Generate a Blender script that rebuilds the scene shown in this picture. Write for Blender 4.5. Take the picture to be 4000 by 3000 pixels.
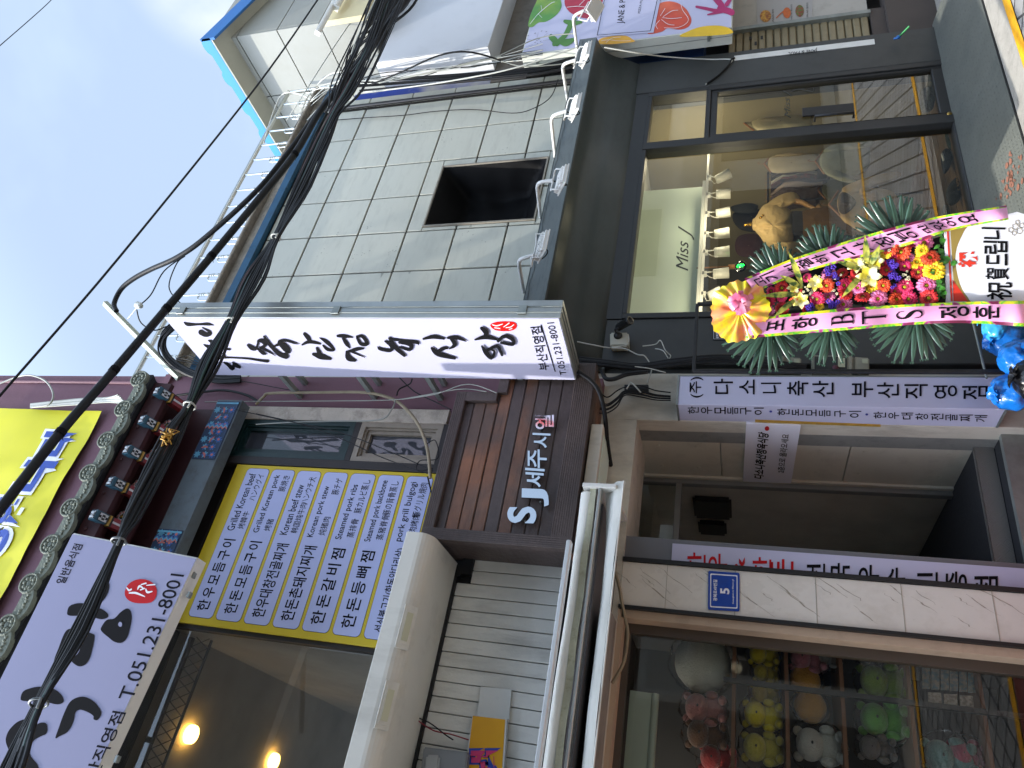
import bpy, bmesh, math, random
from mathutils import Vector, Matrix, noise
random.seed(7)
SC = bpy.context.scene
COL = SC.collection
for o in list(bpy.data.objects): bpy.data.objects.remove(o)

# ---------------------------------------------------------------- camera
# axes of the place: X along the shop fronts (to the right), Y away from the street, Z up; metres
FPX = 2870.0                                   # focal length in pixels of the 4000 x 3000 photo
CAM = Vector((0, 0, 1.83))
AX = Vector((0.83007429, 0.17528735, 0.5293874))      # X, Y, Z axes seen in (right, down, forward) of the upright phone
AY = Vector((-0.55760759, 0.24880467, 0.79194066))
AZ = Vector((0.00710312, -0.95256001, 0.30426792))
RIGHT = Vector((AX[0], AY[0], AZ[0])); DOWN = Vector((AX[1], AY[1], AZ[1])); FWD = Vector((AX[2], AY[2], AZ[2]))
cam_data = bpy.data.cameras.new('camera')
cam = bpy.data.objects.new('camera', cam_data); COL.objects.link(cam)
cx, cy, cz = DOWN, RIGHT, -FWD                 # the phone is held on its side: picture right is down
cam.matrix_world = Matrix(((cx.x, cy.x, cz.x, CAM.x), (cx.y, cy.y, cz.y, CAM.y), (cx.z, cy.z, cz.z, CAM.z), (0, 0, 0, 1)))
cam_data.sensor_fit = 'HORIZONTAL'; cam_data.sensor_width = 36.0
cam_data.lens = FPX / 4000 * 36.0
cam_data.clip_start = 0.05; cam_data.clip_end = 2000
SC.camera = cam

# ---------------------------------------------------------------- light
SUN_EL, SUN_AZ = math.radians(55), math.radians(7.6)
to_sun = Vector((-math.cos(SUN_EL) * math.cos(SUN_AZ), -math.cos(SUN_EL) * math.sin(SUN_AZ), math.sin(SUN_EL)))
sun_d = bpy.data.lights.new('sun', 'SUN'); sun_d.energy = 4.2; sun_d.angle = math.radians(0.53); sun_d.color = (1, 0.955, 0.88)
sun = bpy.data.objects.new('sun', sun_d); COL.objects.link(sun)
sun.rotation_euler = to_sun.to_track_quat('Z', 'Y').to_euler(); sun.location = (-20, -3, 30)
world = bpy.data.worlds.new('World'); SC.world = world; world.use_nodes = True
nt = world.node_tree; nd = nt.nodes; lk = nt.links; nd.clear()
out = nd.new('ShaderNodeOutputWorld'); bg = nd.new('ShaderNodeBackground'); sky = nd.new('ShaderNodeTexSky')
sky.sky_type = 'NISHITA'; sky.sun_disc = False; sky.sun_elevation = SUN_EL
sky.sun_rotation = math.atan2(to_sun.x, to_sun.y)
sky.air_density = 1.0; sky.dust_density = 2.5; sky.ozone_density = 1.3
tc = nd.new('ShaderNodeTexCoord'); mp = nd.new('ShaderNodeMapping'); mp.inputs['Scale'].default_value = (1.6, 1.6, 3.0)
mp.inputs['Location'].default_value = (0.35, 0.2, 0.1)
nz = nd.new('ShaderNodeTexNoise'); nz.inputs['Scale'].default_value = 2.3; nz.inputs['Detail'].default_value = 4; nz.inputs['Roughness'].default_value = 0.55
cr = nd.new('ShaderNodeValToRGB'); cr.color_ramp.elements[0].position = 0.55; cr.color_ramp.elements[1].position = 0.92
cr.color_ramp.elements[0].color = (0.72, 0.72, 0.72, 1); cr.color_ramp.elements[1].color = (0.98, 0.98, 0.98, 1)
mx = nd.new('ShaderNodeMix'); mx.data_type = 'RGBA'
mx.inputs['B'].default_value = (3.15, 3.95, 5.1, 1)          # cloud white, in the sky texture's own units
lk.new(tc.outputs['Generated'], mp.inputs['Vector']); lk.new(mp.outputs[0], nz.inputs['Vector']); lk.new(nz.outputs['Fac'], cr.inputs[0])
lk.new(cr.outputs[0], mx.inputs['Factor']); lk.new(sky.outputs[0], mx.inputs['A']); # thin haze is brightest round the sun
vd = nd.new('ShaderNodeVectorMath'); vd.operation = 'DOT_PRODUCT'; vd.inputs[1].default_value = to_sun; lk.new(tc.outputs['Generated'], vd.inputs[0])
mr = nd.new('ShaderNodeMapRange'); mr.interpolation_type = 'SMOOTHSTEP'; mr.inputs['From Min'].default_value = 0.3; mr.inputs['From Max'].default_value = 0.95; mr.inputs['To Min'].default_value = 1.0; mr.inputs['To Max'].default_value = 4.6
lk.new(vd.outputs['Value'], mr.inputs['Value']); vs_ = nd.new('ShaderNodeVectorMath'); vs_.operation = 'SCALE'; lk.new(mx.outputs['Result'], vs_.inputs[0]); lk.new(mr.outputs[0], vs_.inputs['Scale']); lk.new(vs_.outputs[0], bg.inputs['Color'])
# one bright cloud low over the far roof
cdir = (RIGHT * (3000 + 190 - 1500) + DOWN * (870 - 2000) + FWD * FPX).normalized()
cd_ = nd.new('ShaderNodeVectorMath'); cd_.operation = 'DOT_PRODUCT'; cd_.inputs[1].default_value = cdir; lk.new(tc.outputs['Generated'], cd_.inputs[0])
cm = nd.new('ShaderNodeMapRange'); cm.interpolation_type = 'SMOOTHSTEP'; cm.inputs['From Min'].default_value = 0.9925; cm.inputs['From Max'].default_value = 0.9995; lk.new(cd_.outputs['Value'], cm.inputs['Value'])
cn1 = nd.new('ShaderNodeTexNoise'); cn1.inputs['Scale'].default_value = 9; cn1.inputs['Detail'].default_value = 5; lk.new(tc.outputs['Generated'], cn1.inputs['Vector'])
cn2 = nd.new('ShaderNodeMapRange'); cn2.inputs['From Min'].default_value = 0.3; cn2.inputs['From Max'].default_value = 0.62; lk.new(cn1.outputs['Fac'], cn2.inputs['Value'])
cmu = nd.new('ShaderNodeMath'); cmu.operation = 'MULTIPLY'; lk.new(cm.outputs[0], cmu.inputs[0]); lk.new(cn2.outputs[0], cmu.inputs[1])
cmx = nd.new('ShaderNodeMix'); cmx.data_type = 'RGBA'; cmx.inputs['B'].default_value = (4.3, 4.7, 5.2, 1); lk.new(cmu.outputs[0], cmx.inputs['Factor']); lk.new(vs_.outputs[0], cmx.inputs['A']); lk.new(cmx.outputs['Result'], bg.inputs['Color'])
bg.inputs['Strength'].default_value = 0.15
lk.new(bg.outputs[0], out.inputs['Surface'])
SC.view_settings.view_transform = 'Standard'; SC.view_settings.look = 'None'; SC.view_settings.gamma = 1
SC.view_settings.exposure = 0.62
SC.render.engine = 'CYCLES'
SC.cycles.max_bounces = 7; SC.cycles.diffuse_bounces = 3; SC.cycles.glossy_bounces = 4; SC.cycles.transmission_bounces = 4; SC.cycles.transparent_max_bounces = 12
SC.cycles.sample_clamp_indirect = 6; SC.cycles.caustics_reflective = False; SC.cycles.caustics_refractive = False
SC.cycles.use_denoising = True

# ---------------------------------------------------------------- where a photo pixel lies on a plane of the place
def ray(x, y):
    a, b = (3000 - y) - 1500, x - 2000
    return RIGHT * a + DOWN * b + FWD * FPX
def atY(x, y, Y):
    d = ray(x, y); return CAM + d * ((Y - CAM.y) / d.y)
def atX(x, y, X):
    d = ray(x, y); return CAM + d * ((X - CAM.x) / d.x)
def atZ(x, y, Z):
    d = ray(x, y); return CAM + d * ((Z - CAM.z) / d.z)
def atP(x, y, p, n):
    d = ray(x, y); return CAM + d * ((p - CAM).dot(n) / d.dot(n))
class Plane:                                    # a sign's face: pixel -> point, plus a small stand-off towards the viewer
    def __init__(s, axis, c=None, p=None, n=None):
        if axis == 'X': s.p, s.n = Vector((c, 0, 0)), Vector((-1, 0, 0))
        elif axis == 'Y': s.p, s.n = Vector((0, c, 0)), Vector((0, -1, 0))
        elif axis == 'Z': s.p, s.n = Vector((0, 0, c)), Vector((0, 0, 1))
        else: s.p, s.n = Vector(p), Vector(n).normalized()
    def __call__(s, x, y, off=0.0):
        return atP(x, y, s.p + s.n * off, s.n)

# ---------------------------------------------------------------- materials
def srgb(h):
    if isinstance(h, str):
        h = h.lstrip('#'); c = [int(h[i:i + 2], 16) / 255 for i in (0, 2, 4)]
        return tuple(((v / 12.92) if v <= 0.04045 else ((v + 0.055) / 1.055) ** 2.4) for v in c)
    return tuple(h)
MATS = {}
def mat(name, col, rough=0.6, metal=0.0, var=0.12, vs=2.5, dirt=0.0, dcol='#2a2721', ds=1.6, streak=1.0, bump=0.0, bs=60.0, coat=0.0, col2=None, c2s=1.0, spec=0.5, trans=0.0, sheen=0.0, subsurf=0.0, emit=None, es=0.0):
    if name in MATS: return MATS[name]
    m = bpy.data.materials.new(name); MATS[name] = m; m.use_nodes = True
    n = m.node_tree.nodes; l = m.node_tree.links; b = n['Principled BSDF']
    c = srgb(col)
    t = n.new('ShaderNodeTexCoord')
    base = n.new('ShaderNodeRGB'); base.outputs[0].default_value = (*c, 1); last = base.outputs[0]
    if col2:
        z = n.new('ShaderNodeTexNoise'); z.inputs['Scale'].default_value = c2s; z.inputs['Detail'].default_value = 5; l.new(t.outputs['Object'], z.inputs['Vector'])
        r = n.new('ShaderNodeValToRGB'); r.color_ramp.elements[0].position = 0.42; r.color_ramp.elements[1].position = 0.6
        r.color_ramp.elements[0].color = (*c, 1); r.color_ramp.elements[1].color = (*srgb(col2), 1); l.new(z.outputs['Fac'], r.inputs[0]); last = r.outputs[0]
    if var > 0:
        z = n.new('ShaderNodeTexNoise'); z.inputs['Scale'].default_value = vs; z.inputs['Detail'].default_value = 6; z.inputs['Roughness'].default_value = 0.62
        l.new(t.outputs['Object'], z.inputs['Vector'])
        r = n.new('ShaderNodeMapRange'); r.inputs['From Min'].default_value = 0.25; r.inputs['From Max'].default_value = 0.75
        r.inputs['To Min'].default_value = 1 - var; r.inputs['To Max'].default_value = 1 + var
        l.new(z.outputs['Fac'], r.inputs['Value'])
        h = n.new('ShaderNodeVectorMath'); h.operation = 'SCALE'; l.new(last, h.inputs[0]); l.new(r.outputs[0], h.inputs['Scale']); last = h.outputs[0]
    if dirt > 0:
        mpn = n.new('ShaderNodeMapping'); mpn.inputs['Scale'].default_value = (ds * 3, ds * 3, ds * 3 / max(streak, .01)); l.new(t.outputs['Object'], mpn.inputs['Vector'])
        z = n.new('ShaderNodeTexNoise'); z.inputs['Scale'].default_value = 1.0; z.inputs['Detail'].default_value = 8; z.inputs['Roughness'].default_value = 0.68; l.new(mpn.outputs[0], z.inputs['Vector'])
        r = n.new('ShaderNodeMapRange'); r.inputs['From Min'].default_value = 0.50; r.inputs['From Max'].default_value = 0.78; r.inputs['To Max'].default_value = dirt; r.clamp = True
        l.new(z.outputs['Fac'], r.inputs['Value'])
        q = n.new('ShaderNodeMix'); q.data_type = 'RGBA'; q.inputs['B'].default_value = (*srgb(dcol), 1); l.new(r.outputs[0], q.inputs['Factor']); l.new(last, q.inputs['A']); last = q.outputs['Result']
    l.new(last, b.inputs['Base Color'])
    b.inputs['Roughness'].default_value = rough; b.inputs['Metallic'].default_value = metal
    b.inputs['Specular IOR Level'].default_value = spec
    if coat: b.inputs['Coat Weight'].default_value = coat; b.inputs['Coat Roughness'].default_value = 0.15
    if sheen: b.inputs['Sheen Weight'].default_value = sheen
    if subsurf: b.inputs['Subsurface Weight'].default_value = subsurf; b.inputs['Subsurface Radius'].default_value = (0.01, 0.01, 0.01)
    if trans: b.inputs['Transmission Weight'].default_value = trans
    if emit: b.inputs['Emission Color'].default_value = (*srgb(emit), 1); b.inputs['Emission Strength'].default_value = es
    if var > 0 and rough > 0.15:
        r2 = n.new('ShaderNodeMapRange'); r2.inputs['To Min'].default_value = rough * 0.8; r2.inputs['To Max'].default_value = min(1, rough * 1.25)
        l.new(z.outputs['Fac'], r2.inputs['Value']); l.new(r2.outputs[0], b.inputs['Roughness'])
    if bump:
        z2 = n.new('ShaderNodeTexNoise'); z2.inputs['Scale'].default_value = bs; z2.inputs['Detail'].default_value = 4; l.new(t.outputs['Object'], z2.inputs['Vector'])
        bp = n.new('ShaderNodeBump'); bp.inputs['Strength'].default_value = bump; bp.inputs['Distance'].default_value = 0.02; l.new(z2.outputs['Fac'], bp.inputs['Height']); l.new(bp.outputs[0], b.inputs['Normal'])
    return m
def glass(name, tint='#dfe8e4', rough=0.0, refl=1.0, haze_mix=0.0):
    m = bpy.data.materials.new(name); MATS[name] = m; m.use_nodes = True; n = m.node_tree.nodes; l = m.node_tree.links; n.clear()
    o = n.new('ShaderNodeOutputMaterial'); mi = n.new('ShaderNodeMixShader'); tr = n.new('ShaderNodeBsdfTransparent'); gl = n.new('ShaderNodeBsdfGlossy')
    fr = n.new('ShaderNodeFresnel'); fr.inputs['IOR'].default_value = 1.52
    mu = n.new('ShaderNodeMath'); mu.operation = 'MULTIPLY_ADD'; mu.inputs[1].default_value = 1.7 * refl; mu.inputs[2].default_value = 0.015; mu.use_clamp = True
    tr.inputs[0].default_value = (*srgb(tint), 1); gl.inputs['Roughness'].default_value = rough; gl.inputs[0].default_value = (0.95, 0.97, 0.96, 1)
    l.new(fr.outputs[0], mu.inputs[0]); l.new(mu.outputs[0], mi.inputs[0]); l.new(tr.outputs[0], mi.inputs[1]); l.new(gl.outputs[0], mi.inputs[2]); l.new(mi.outputs[0], o.inputs[0])
    if haze_mix:  # grey diffuse share that lightens the pane like haze
        d2 = n.new('ShaderNodeBsdfDiffuse'); d2.inputs[0].default_value = (.6, .6, .58, 1); m2 = n.new('ShaderNodeMixShader'); m2.inputs[0].default_value = haze_mix; l.new(mi.outputs[0], m2.inputs[1]); l.new(d2.outputs[0], m2.inputs[2]); l.new(m2.outputs[0], o.inputs[0])
    return m

# ---------------------------------------------------------------- mesh builder
class M:
    def __init__(s): s.v = []; s.f = []; s.mi = []; s.sm = []
    def add(s, vs, fs, mi=0, smooth=False):
        k = len(s.v); s.v += [tuple(v) for v in vs]
        for f in fs: s.f.append([i + k for i in f]); s.mi.append(mi); s.sm.append(smooth)
        return s
    def box(s, x0, x1, y0, y1, z0, z1, mi=0):
        x0, x1 = sorted((x0, x1)); y0, y1 = sorted((y0, y1)); z0, z1 = sorted((z0, z1))
        v = [(x0, y0, z0), (x1, y0, z0), (x1, y1, z0), (x0, y1, z0), (x0, y0, z1), (x1, y0, z1), (x1, y1, z1), (x0, y1, z1)]
        return s.add(v, [(3, 2, 1, 0), (4, 5, 6, 7), (0, 1, 5, 4), (1, 2, 6, 5), (2, 3, 7, 6), (3, 0, 4, 7)], mi)
    def obox(s, c, ax, ay, az, mi=0):              # box from a centre and three half-axis vectors
        c, ax, ay, az = Vector(c), Vector(ax), Vector(ay), Vector(az)
        if ax.cross(ay).dot(az) < 0: ax = -ax
        v = [c + ax * a + ay * b + az * d for d in (-1, 1) for a, b in ((-1, -1), (1, -1), (1, 1), (-1, 1))]
        return s.add(v, [(3, 2, 1, 0), (4, 5, 6, 7), (0, 1, 5, 4), (1, 2, 6, 5), (2, 3, 7, 6), (3, 0, 4, 7)], mi)
    def quad(s, a, b, c, d, mi=0): return s.add([a, b, c, d], [(0, 1, 2, 3)], mi)
    def poly(s, pts, mi=0): return s.add(pts, [tuple(range(len(pts)))], mi)
    def prism(s, pts, d, mi=0, smooth=False):
        n = len(pts); d = Vector(d); p = [Vector(q) for q in pts]
        nrm = Vector((0, 0, 0))
        for i in range(n): nrm += (p[i] - p[0]).cross(p[(i + 1) % n] - p[0])
        if nrm.dot(d) > 0: p.reverse()
        v = p + [q + d for q in p]
        s.add(v, [tuple(range(n)), tuple(range(2 * n - 1, n - 1, -1))], mi)
        k = len(s.v) - 2 * n
        for i in range(n):
            j = (i + 1) % n; s.f.append([k + j, k + i, k + i + n, k + j + n]); s.mi.append(mi); s.sm.append(smooth)
        return s
    def profile(s, yz, x0, x1, mi=0, close=True, smooth=False):        # (Y, Z) outline carried along X
        if close: return s.prism([(x0, y, z) for y, z in yz], (x1 - x0, 0, 0), mi, smooth)
        n = len(yz); v = [(x0, y, z) for y, z in yz] + [(x1, y, z) for y, z in yz]
        return s.add(v, [(i, i + 1, n + i + 1, n + i) for i in range(n - 1)], mi, smooth)
    def tube(s, path, r, n=8, mi=0, cap=True, smooth=True):
        P = [Vector(p) for p in path]; k = len(P); R = r if isinstance(r, (list, tuple)) else [r] * k
        t0 = (P[1] - P[0]).normalized(); up = Vector((0, 0, 1)) if abs(t0.z) < 0.9 else Vector((1, 0, 0))
        u = (up - t0 * up.dot(t0)).normalized(); vs = []
        for i in range(k):
            t = (P[min(i + 1, k - 1)] - P[max(i - 1, 0)])
            t = t.normalized() if t.length > 1e-9 else t0
            u = (u - t * u.dot(t)); u = u.normalized() if u.length > 1e-6 else t.orthogonal().normalized(); w = t.cross(u)
            for j in range(n):
                a = 2 * math.pi * j / n; vs.append(P[i] + (u * math.cos(a) + w * math.sin(a)) * R[i])
        fs = [(i * n + j, i * n + (j + 1) % n, (i + 1) * n + (j + 1) % n, (i + 1) * n + j) for i in range(k - 1) for j in range(n)]
        s.add(vs, fs, mi, smooth)
        if cap: s.add([vs[j] for j in range(n)], [tuple(range(n - 1, -1, -1))], mi); s.add(vs[-n:], [tuple(range(n))], mi)
        return s
    def ball(s, c, r, n=12, m=8, mi=0, fn=None, smooth=True):
        c = Vector(c); R = Vector(r) if not isinstance(r, (int, float)) else Vector((r, r, r)); vs = []
        for i in range(m + 1):
            th = math.pi * i / m
            for j in range(n):
                a = 2 * math.pi * j / n; d = Vector((math.sin(th) * math.cos(a), math.sin(th) * math.sin(a), math.cos(th)))
                k = fn(d) if fn else 1; vs.append(c + Vector((d.x * R.x, d.y * R.y, d.z * R.z)) * k)
        fs = [(i * n + j, (i + 1) * n + j, (i + 1) * n + (j + 1) % n, i * n + (j + 1) % n) for i in range(m) for j in range(n)]
        return s.add(vs, fs, mi, smooth)
    def lathe(s, c, axis, prof, n=16, mi=0, smooth=True):      # prof: (radius, distance along axis)
        c = Vector(c); axis = Vector(axis).normalized(); u = axis.orthogonal().normalized(); w = axis.cross(u); vs = []
        for r, h in prof:
            for j in range(n):
                a = 2 * math.pi * j / n; vs.append(c + axis * h + (u * math.cos(a) + w * math.sin(a)) * r)
        fs = [(i * n + j, i * n + (j + 1) % n, (i + 1) * n + (j + 1) % n, (i + 1) * n + j) for i in range(len(prof) - 1) for j in range(n)]
        s.add(vs, fs, mi, smooth); return s
    def build(s, name, mats, parent=None, bevel=0.0, label=None, seg=1):
        me = bpy.data.meshes.new(name); me.from_pydata(s.v, [], s.f)
        if not isinstance(mats, (list, tuple)): mats = [mats]
        for m in mats: me.materials.append(m)
        me.polygons.foreach_set('material_index', s.mi); me.polygons.foreach_set('use_smooth', s.sm)
        if bevel:
            b = bmesh.new(); b.from_mesh(me); bmesh.ops.remove_doubles(b, verts=b.verts, dist=1e-5)
            ed = [e for e in b.edges if len(e.link_faces) == 2 and e.calc_face_angle(0) > 0.5]
            bmesh.ops.bevel(b, geom=ed, offset=bevel, segments=seg, affect='EDGES', clamp_overlap=True); b.to_mesh(me); b.free()
        me.update(); o = bpy.data.objects.new(name, me); COL.objects.link(o)
        if parent is not None: attach(o, parent)
        if label: o['label'] = label
        return o
def attach(o, parent):
    o.parent = parent
    if parent.type == 'EMPTY': o.matrix_parent_inverse = Matrix.Translation(-parent.location)
def tag(o, label=None, cat=None, group=None, kind=None):
    if label: o['label'] = label
    if cat: o['category'] = cat
    if group: o['group'] = group
    if kind: o['kind'] = kind
    return o
def thing(name, loc, label, cat, group=None):
    o = bpy.data.objects.new(name, None); o.empty_display_size = 0.1; o.location = loc; COL.objects.link(o)
    return tag(o, label, cat, group)
KIDS = {}
def dup(root, delta, label=None, rot=None):
    def rec(o, par):
        c = o.copy(); COL.objects.link(c)
        if par is not None: c.parent = par
        for ch in [q for q in list(bpy.data.objects) if q.parent is o]: rec(ch, c)
        return c
    c = rec(root, None); c.location = Vector(root.location) + Vector(delta)
    if rot: c.rotation_euler = rot
    if label: c['label'] = label
    return c

# ---------------------------------------------------------------- lettering
_tc = {}
def glyphs(body, bold=0.0, shear=0.0, space=1.0):
    key = (body, bold, shear, space)
    if key not in _tc:
        c = bpy.data.curves.new('t', 'FONT'); c.body = body; c.offset = bold; c.shear = shear; c.resolution_u = 4; c.space_character = space
        o = bpy.data.objects.new('t', c); COL.objects.link(o); bpy.context.view_layer.update()
        me = bpy.data.meshes.new_from_object(o.evaluated_get(bpy.context.evaluated_depsgraph_get()))
        v = [(q.co.x, q.co.y) for q in me.vertices]; f = [tuple(p.vertices) for p in me.polygons]
        x0 = min(a for a, b in v); x1 = max(a for a, b in v); y0 = min(b for a, b in v); y1 = max(b for a, b in v)
        v = [((a - x0) / (x1 - x0), (b - y0) / (y1 - y0)) for a, b in v]
        bpy.data.objects.remove(o); bpy.data.curves.remove(c); bpy.data.meshes.remove(me); _tc[key] = (v, f)
    return _tc[key]
def letters(m, body, bl, br, tl, mi=0, n=None, depth=0.0, **kw):      # lettering stretched over the parallelogram bl, br, tl
    v, f = glyphs(body, **kw); bl, br, tl = Vector(bl), Vector(br), Vector(tl); U, W = br - bl, tl - bl
    nn = U.cross(W).normalized()
    if depth:
        k = len(v); front = [bl + U * a + W * b + nn * depth for a, b in v]; back = [bl + U * a + W * b for a, b in v]
        ed = {}
        for q in f:
            for i in range(len(q)):
                e = (q[i], q[(i + 1) % len(q)])
                if (e[1], e[0]) in ed: del ed[(e[1], e[0])]
                else: ed[e] = 1
        m.add(front + back, list(f) + [(b, a, a + k, b + k) for a, b in ed], mi)
    else: m.add([bl + U * a + W * b for a, b in v], f, mi)
    return m
def pxletters(m, plane, body, bl, br, tl, off=0.003, mi=0, **kw):
    return letters(m, body, plane(*bl, off), plane(*br, off), plane(*tl, off), mi, **kw)
def catmull(pts, k=5, closed=False):
    P = [tuple(map(float, p)) for p in pts]; n = len(P); o = []
    rng = range(n) if closed else range(n - 1)
    for i in rng:
        if closed: p0, p1, p2, p3 = P[i - 1], P[i], P[(i + 1) % n], P[(i + 2) % n]
        else: p0, p1, p2, p3 = P[max(i - 1, 0)], P[i], P[i + 1], P[min(i + 2, n - 1)]
        for j in range(k):
            t = j / k
            o.append(tuple(0.5 * (2 * b + (c - a) * t + (2 * a - 5 * b + 4 * c - d) * t * t + (3 * b - a - 3 * c + d) * t ** 3) for a, b, c, d in zip(p0, p1, p2, p3)))
    if not closed: o.append(P[-1])
    return o
def brush(m, plane, strokes, off=0.003, mi=0, scale=1.0):             # painted strokes: (x, y, width) in photo pixels on the face
    for si, st in enumerate(strokes):
        c = catmull(st, 5); n = len(c); L = []; Rr = []
        for i, (x, y, w) in enumerate(c):
            x2, y2, _ = c[min(i + 1, n - 1)]; x1, y1, _ = c[max(i - 1, 0)]
            dx, dy = x2 - x1, y2 - y1; q = math.hypot(dx, dy) or 1; nx, ny = -dy / q, dx / q; h = w * scale / 2
            L.append((x + nx * h, y + ny * h)); Rr.append((x - nx * h, y - ny * h))
            if i == 0: sdir = (-dx / q, -dy / q)
            if i == n - 1: edir = (dx / q, dy / q)
        o2 = off + si * 0.0004
        vs = [plane(*p, o2) for p in L] + [plane(*p, o2) for p in Rr]
        m.add(vs, [(i, i + 1, n + i + 1, n + i) for i in range(n - 1)], mi)
        for (cx_, cy_, w), dr in ((c[0], sdir), (c[-1], edir)):        # rounded ends
            h = w * scale / 2; a0 = math.atan2(dr[1], dr[0])
            arc = [(cx_ + h * math.cos(a0 + t), cy_ + h * math.sin(a0 + t)) for t in [(-math.pi / 2) + math.pi * k / 6 for k in range(7)]]
            m.add([plane(*p, o2) for p in arc], [tuple(range(7))], mi)
    return m
def blob(m, plane, pts, off=0.003, mi=0, smooth=4):
    q = catmull(pts, smooth, True) if smooth else pts
    return m.poly([plane(*p, off) for p in q], mi)
# ================================================================ GROUND
def paver_mat():
    m = bpy.data.materials.new('street_pavers'); m.use_nodes = True; n = m.node_tree.nodes; l = m.node_tree.links; b = n['Principled BSDF']
    t = n.new('ShaderNodeTexCoord'); mp_ = n.new('ShaderNodeMapping'); mp_.inputs['Rotation'].default_value = (0, 0, math.radians(45)); l.new(t.outputs['Object'], mp_.inputs['Vector'])
    br = n.new('ShaderNodeTexBrick'); br.inputs['Scale'].default_value = 1.0; br.inputs['Brick Width'].default_value = 0.2; br.inputs['Row Height'].default_value = 0.2; br.offset = 0.0; br.inputs['Mortar Size'].default_value = 0.011
    br.inputs['Color1'].default_value = (0.20, 0.198, 0.195, 1); br.inputs['Color2'].default_value = (0.27, 0.264, 0.255, 1); br.inputs['Mortar'].default_value = (0.03, 0.03, 0.03, 1); br.inputs['Bias'].default_value = 0
    l.new(mp_.outputs[0], br.inputs['Vector'])
    z = n.new('ShaderNodeTexNoise'); z.inputs['Scale'].default_value = 1.3; z.inputs['Detail'].default_value = 6; l.new(t.outputs['Object'], z.inputs['Vector'])
    r = n.new('ShaderNodeMapRange'); r.inputs['To Min'].default_value = 0.6; r.inputs['To Max'].default_value = 1.4; l.new(z.outputs['Fac'], r.inputs['Value'])
    h = n.new('ShaderNodeVectorMath'); h.operation = 'SCALE'; l.new(br.outputs['Color'], h.inputs[0]); l.new(r.outputs[0], h.inputs['Scale']); l.new(h.outputs[0], b.inputs['Base Color']); b.inputs['Roughness'].default_value = 0.8
    bp = n.new('ShaderNodeBump'); bp.inputs['Strength'].default_value = 0.4; bp.inputs['Distance'].default_value = 0.01; bp.invert = True; l.new(br.outputs['Fac'], bp.inputs['Height']); l.new(bp.outputs[0], b.inputs['Normal'])
    return m
concrete = mat('concrete', '#8d8a83', 0.85, var=0.18, vs=4, dirt=0.55, dcol='#3c3a36', ds=1.5, bump=0.3)
yellow_paint = mat('yellow_paint', '#e0a012', 0.6, var=0.15, vs=9, dirt=0.4, dcol='#70603a', ds=4)
tag(M().quad((-150, -150, 0), (150, -150, 0), (150, 150, 0), (-150, 150, 0)).build('street', paver_mat()), kind='structure')
tag(M().quad((-40, 3.72, .004), (60, 3.72, .004), (60, 5.4, .004), (-40, 5.4, .004)).build('pavement', concrete), kind='structure')
tag(M().quad((-3, 3.74, .008), (3.25, 3.74, .008), (3.25, 5.3, .008), (-3, 5.3, .008)).build('red_pavement', mat('red_pavement', '#7b3a30', 0.85, var=0.25, vs=6, dirt=0.35, ds=6, bump=0.3)), kind='structure')
for y0, y1 in ((3.61, 3.71), (0.34, 0.46)):
    tag(M().quad((-40, y0, .008), (60, y0, .008), (60, y1, .008), (-40, y1, .008)).build('road_line', yellow_paint), kind='structure')
tag(M().quad((-40, -1.5, .004), (60, -1.5, .004), (60, 0.26, .004), (-40, 0.26, .004)).build('pavement', concrete), kind='structure')

# ================================================================ PAINTS SHARED BY SEVERAL THINGS
black = mat('black_metal', '#17181a', 0.45, var=0.15, dirt=0.25, dcol='#55524c', ds=3)
white_metal = mat('white_metal', '#d9d9d3', 0.4, var=0.05, dirt=0.25, dcol='#7a7468', ds=2.5)
vinyl = mat('white_vinyl', '#b9b9d0', 0.45, var=0.03, vs=1.2, spec=.3)
grey_vinyl = mat('lavender_grey_vinyl', '#9090ac', 0.5, var=0.03, vs=1.2, spec=.25)
ink = mat('black_ink', '#0c0c10', 0.8, var=0, spec=.15)
navy = mat('navy_ink', '#0a0a16', 0.8, var=0, spec=.15)
red_ink = mat('red_ink', '#b3121b', 0.7, var=0, spec=.2)
white_ink = mat('white_ink', '#e6e6ea', 0.45, var=0)
alu = mat('aluminium', '#a9aca9', 0.38, metal=0.75, var=0.1, vs=4, dirt=0.25, dcol='#6b675c', ds=2)
galv = mat('galvanised_steel', '#8d938f', 0.45, metal=0.55, var=0.2, vs=7, dirt=0.3, dcol='#5d503c', ds=3)
pane_glass = glass('window_glass')
rust = mat('rusty_steel', '#6f4a31', 0.8, var=0.3, vs=14)

# ================================================================ BURGUNDY BUILDING
bb = thing('burgundy_building', (0.6, 4.8, 0), 'burgundy building with a Korean tiled eave, a restaurant upstairs and a toy shop below', 'building')
burg = mat('burgundy_paint', '#6d4a55', 0.7, var=0.1, vs=1.6, dirt=0.4, dcol='#4a343c', ds=0.8, streak=5, bump=0.12, bs=25)
wood_dark = mat('dark_timber', '#1f1a18', 0.55, var=0.3, vs=7, dirt=0.2, dcol='#4b453f')
stucco = mat('peeling_white_paint', '#b9aea0', 0.8, var=0.2, vs=3, dirt=0.7, dcol='#463c3a', ds=2.2, bump=0.3)
cream = mat('cream_render', '#c4beb0', 0.75, var=0.1, vs=2, dirt=0.5, dcol='#4c463c', ds=1.3, streak=2.5, bump=0.1)
marble = mat('marble_cladding', '#d6d1c6', 0.28, var=0.08, vs=1.5, dirt=0.35, dcol='#8b7f68', ds=1.3, streak=1.3)
u = M()
u.box(-6, 3.2, 4.7, 5.2, 6.9, 13.5)                       # wall above the eave
u.box(2.74, 3.2, 4.7, 5.2, 2.9, 6.9)                      # strip right of the side windows
u.build('upper_wall', burg, bb)
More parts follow.
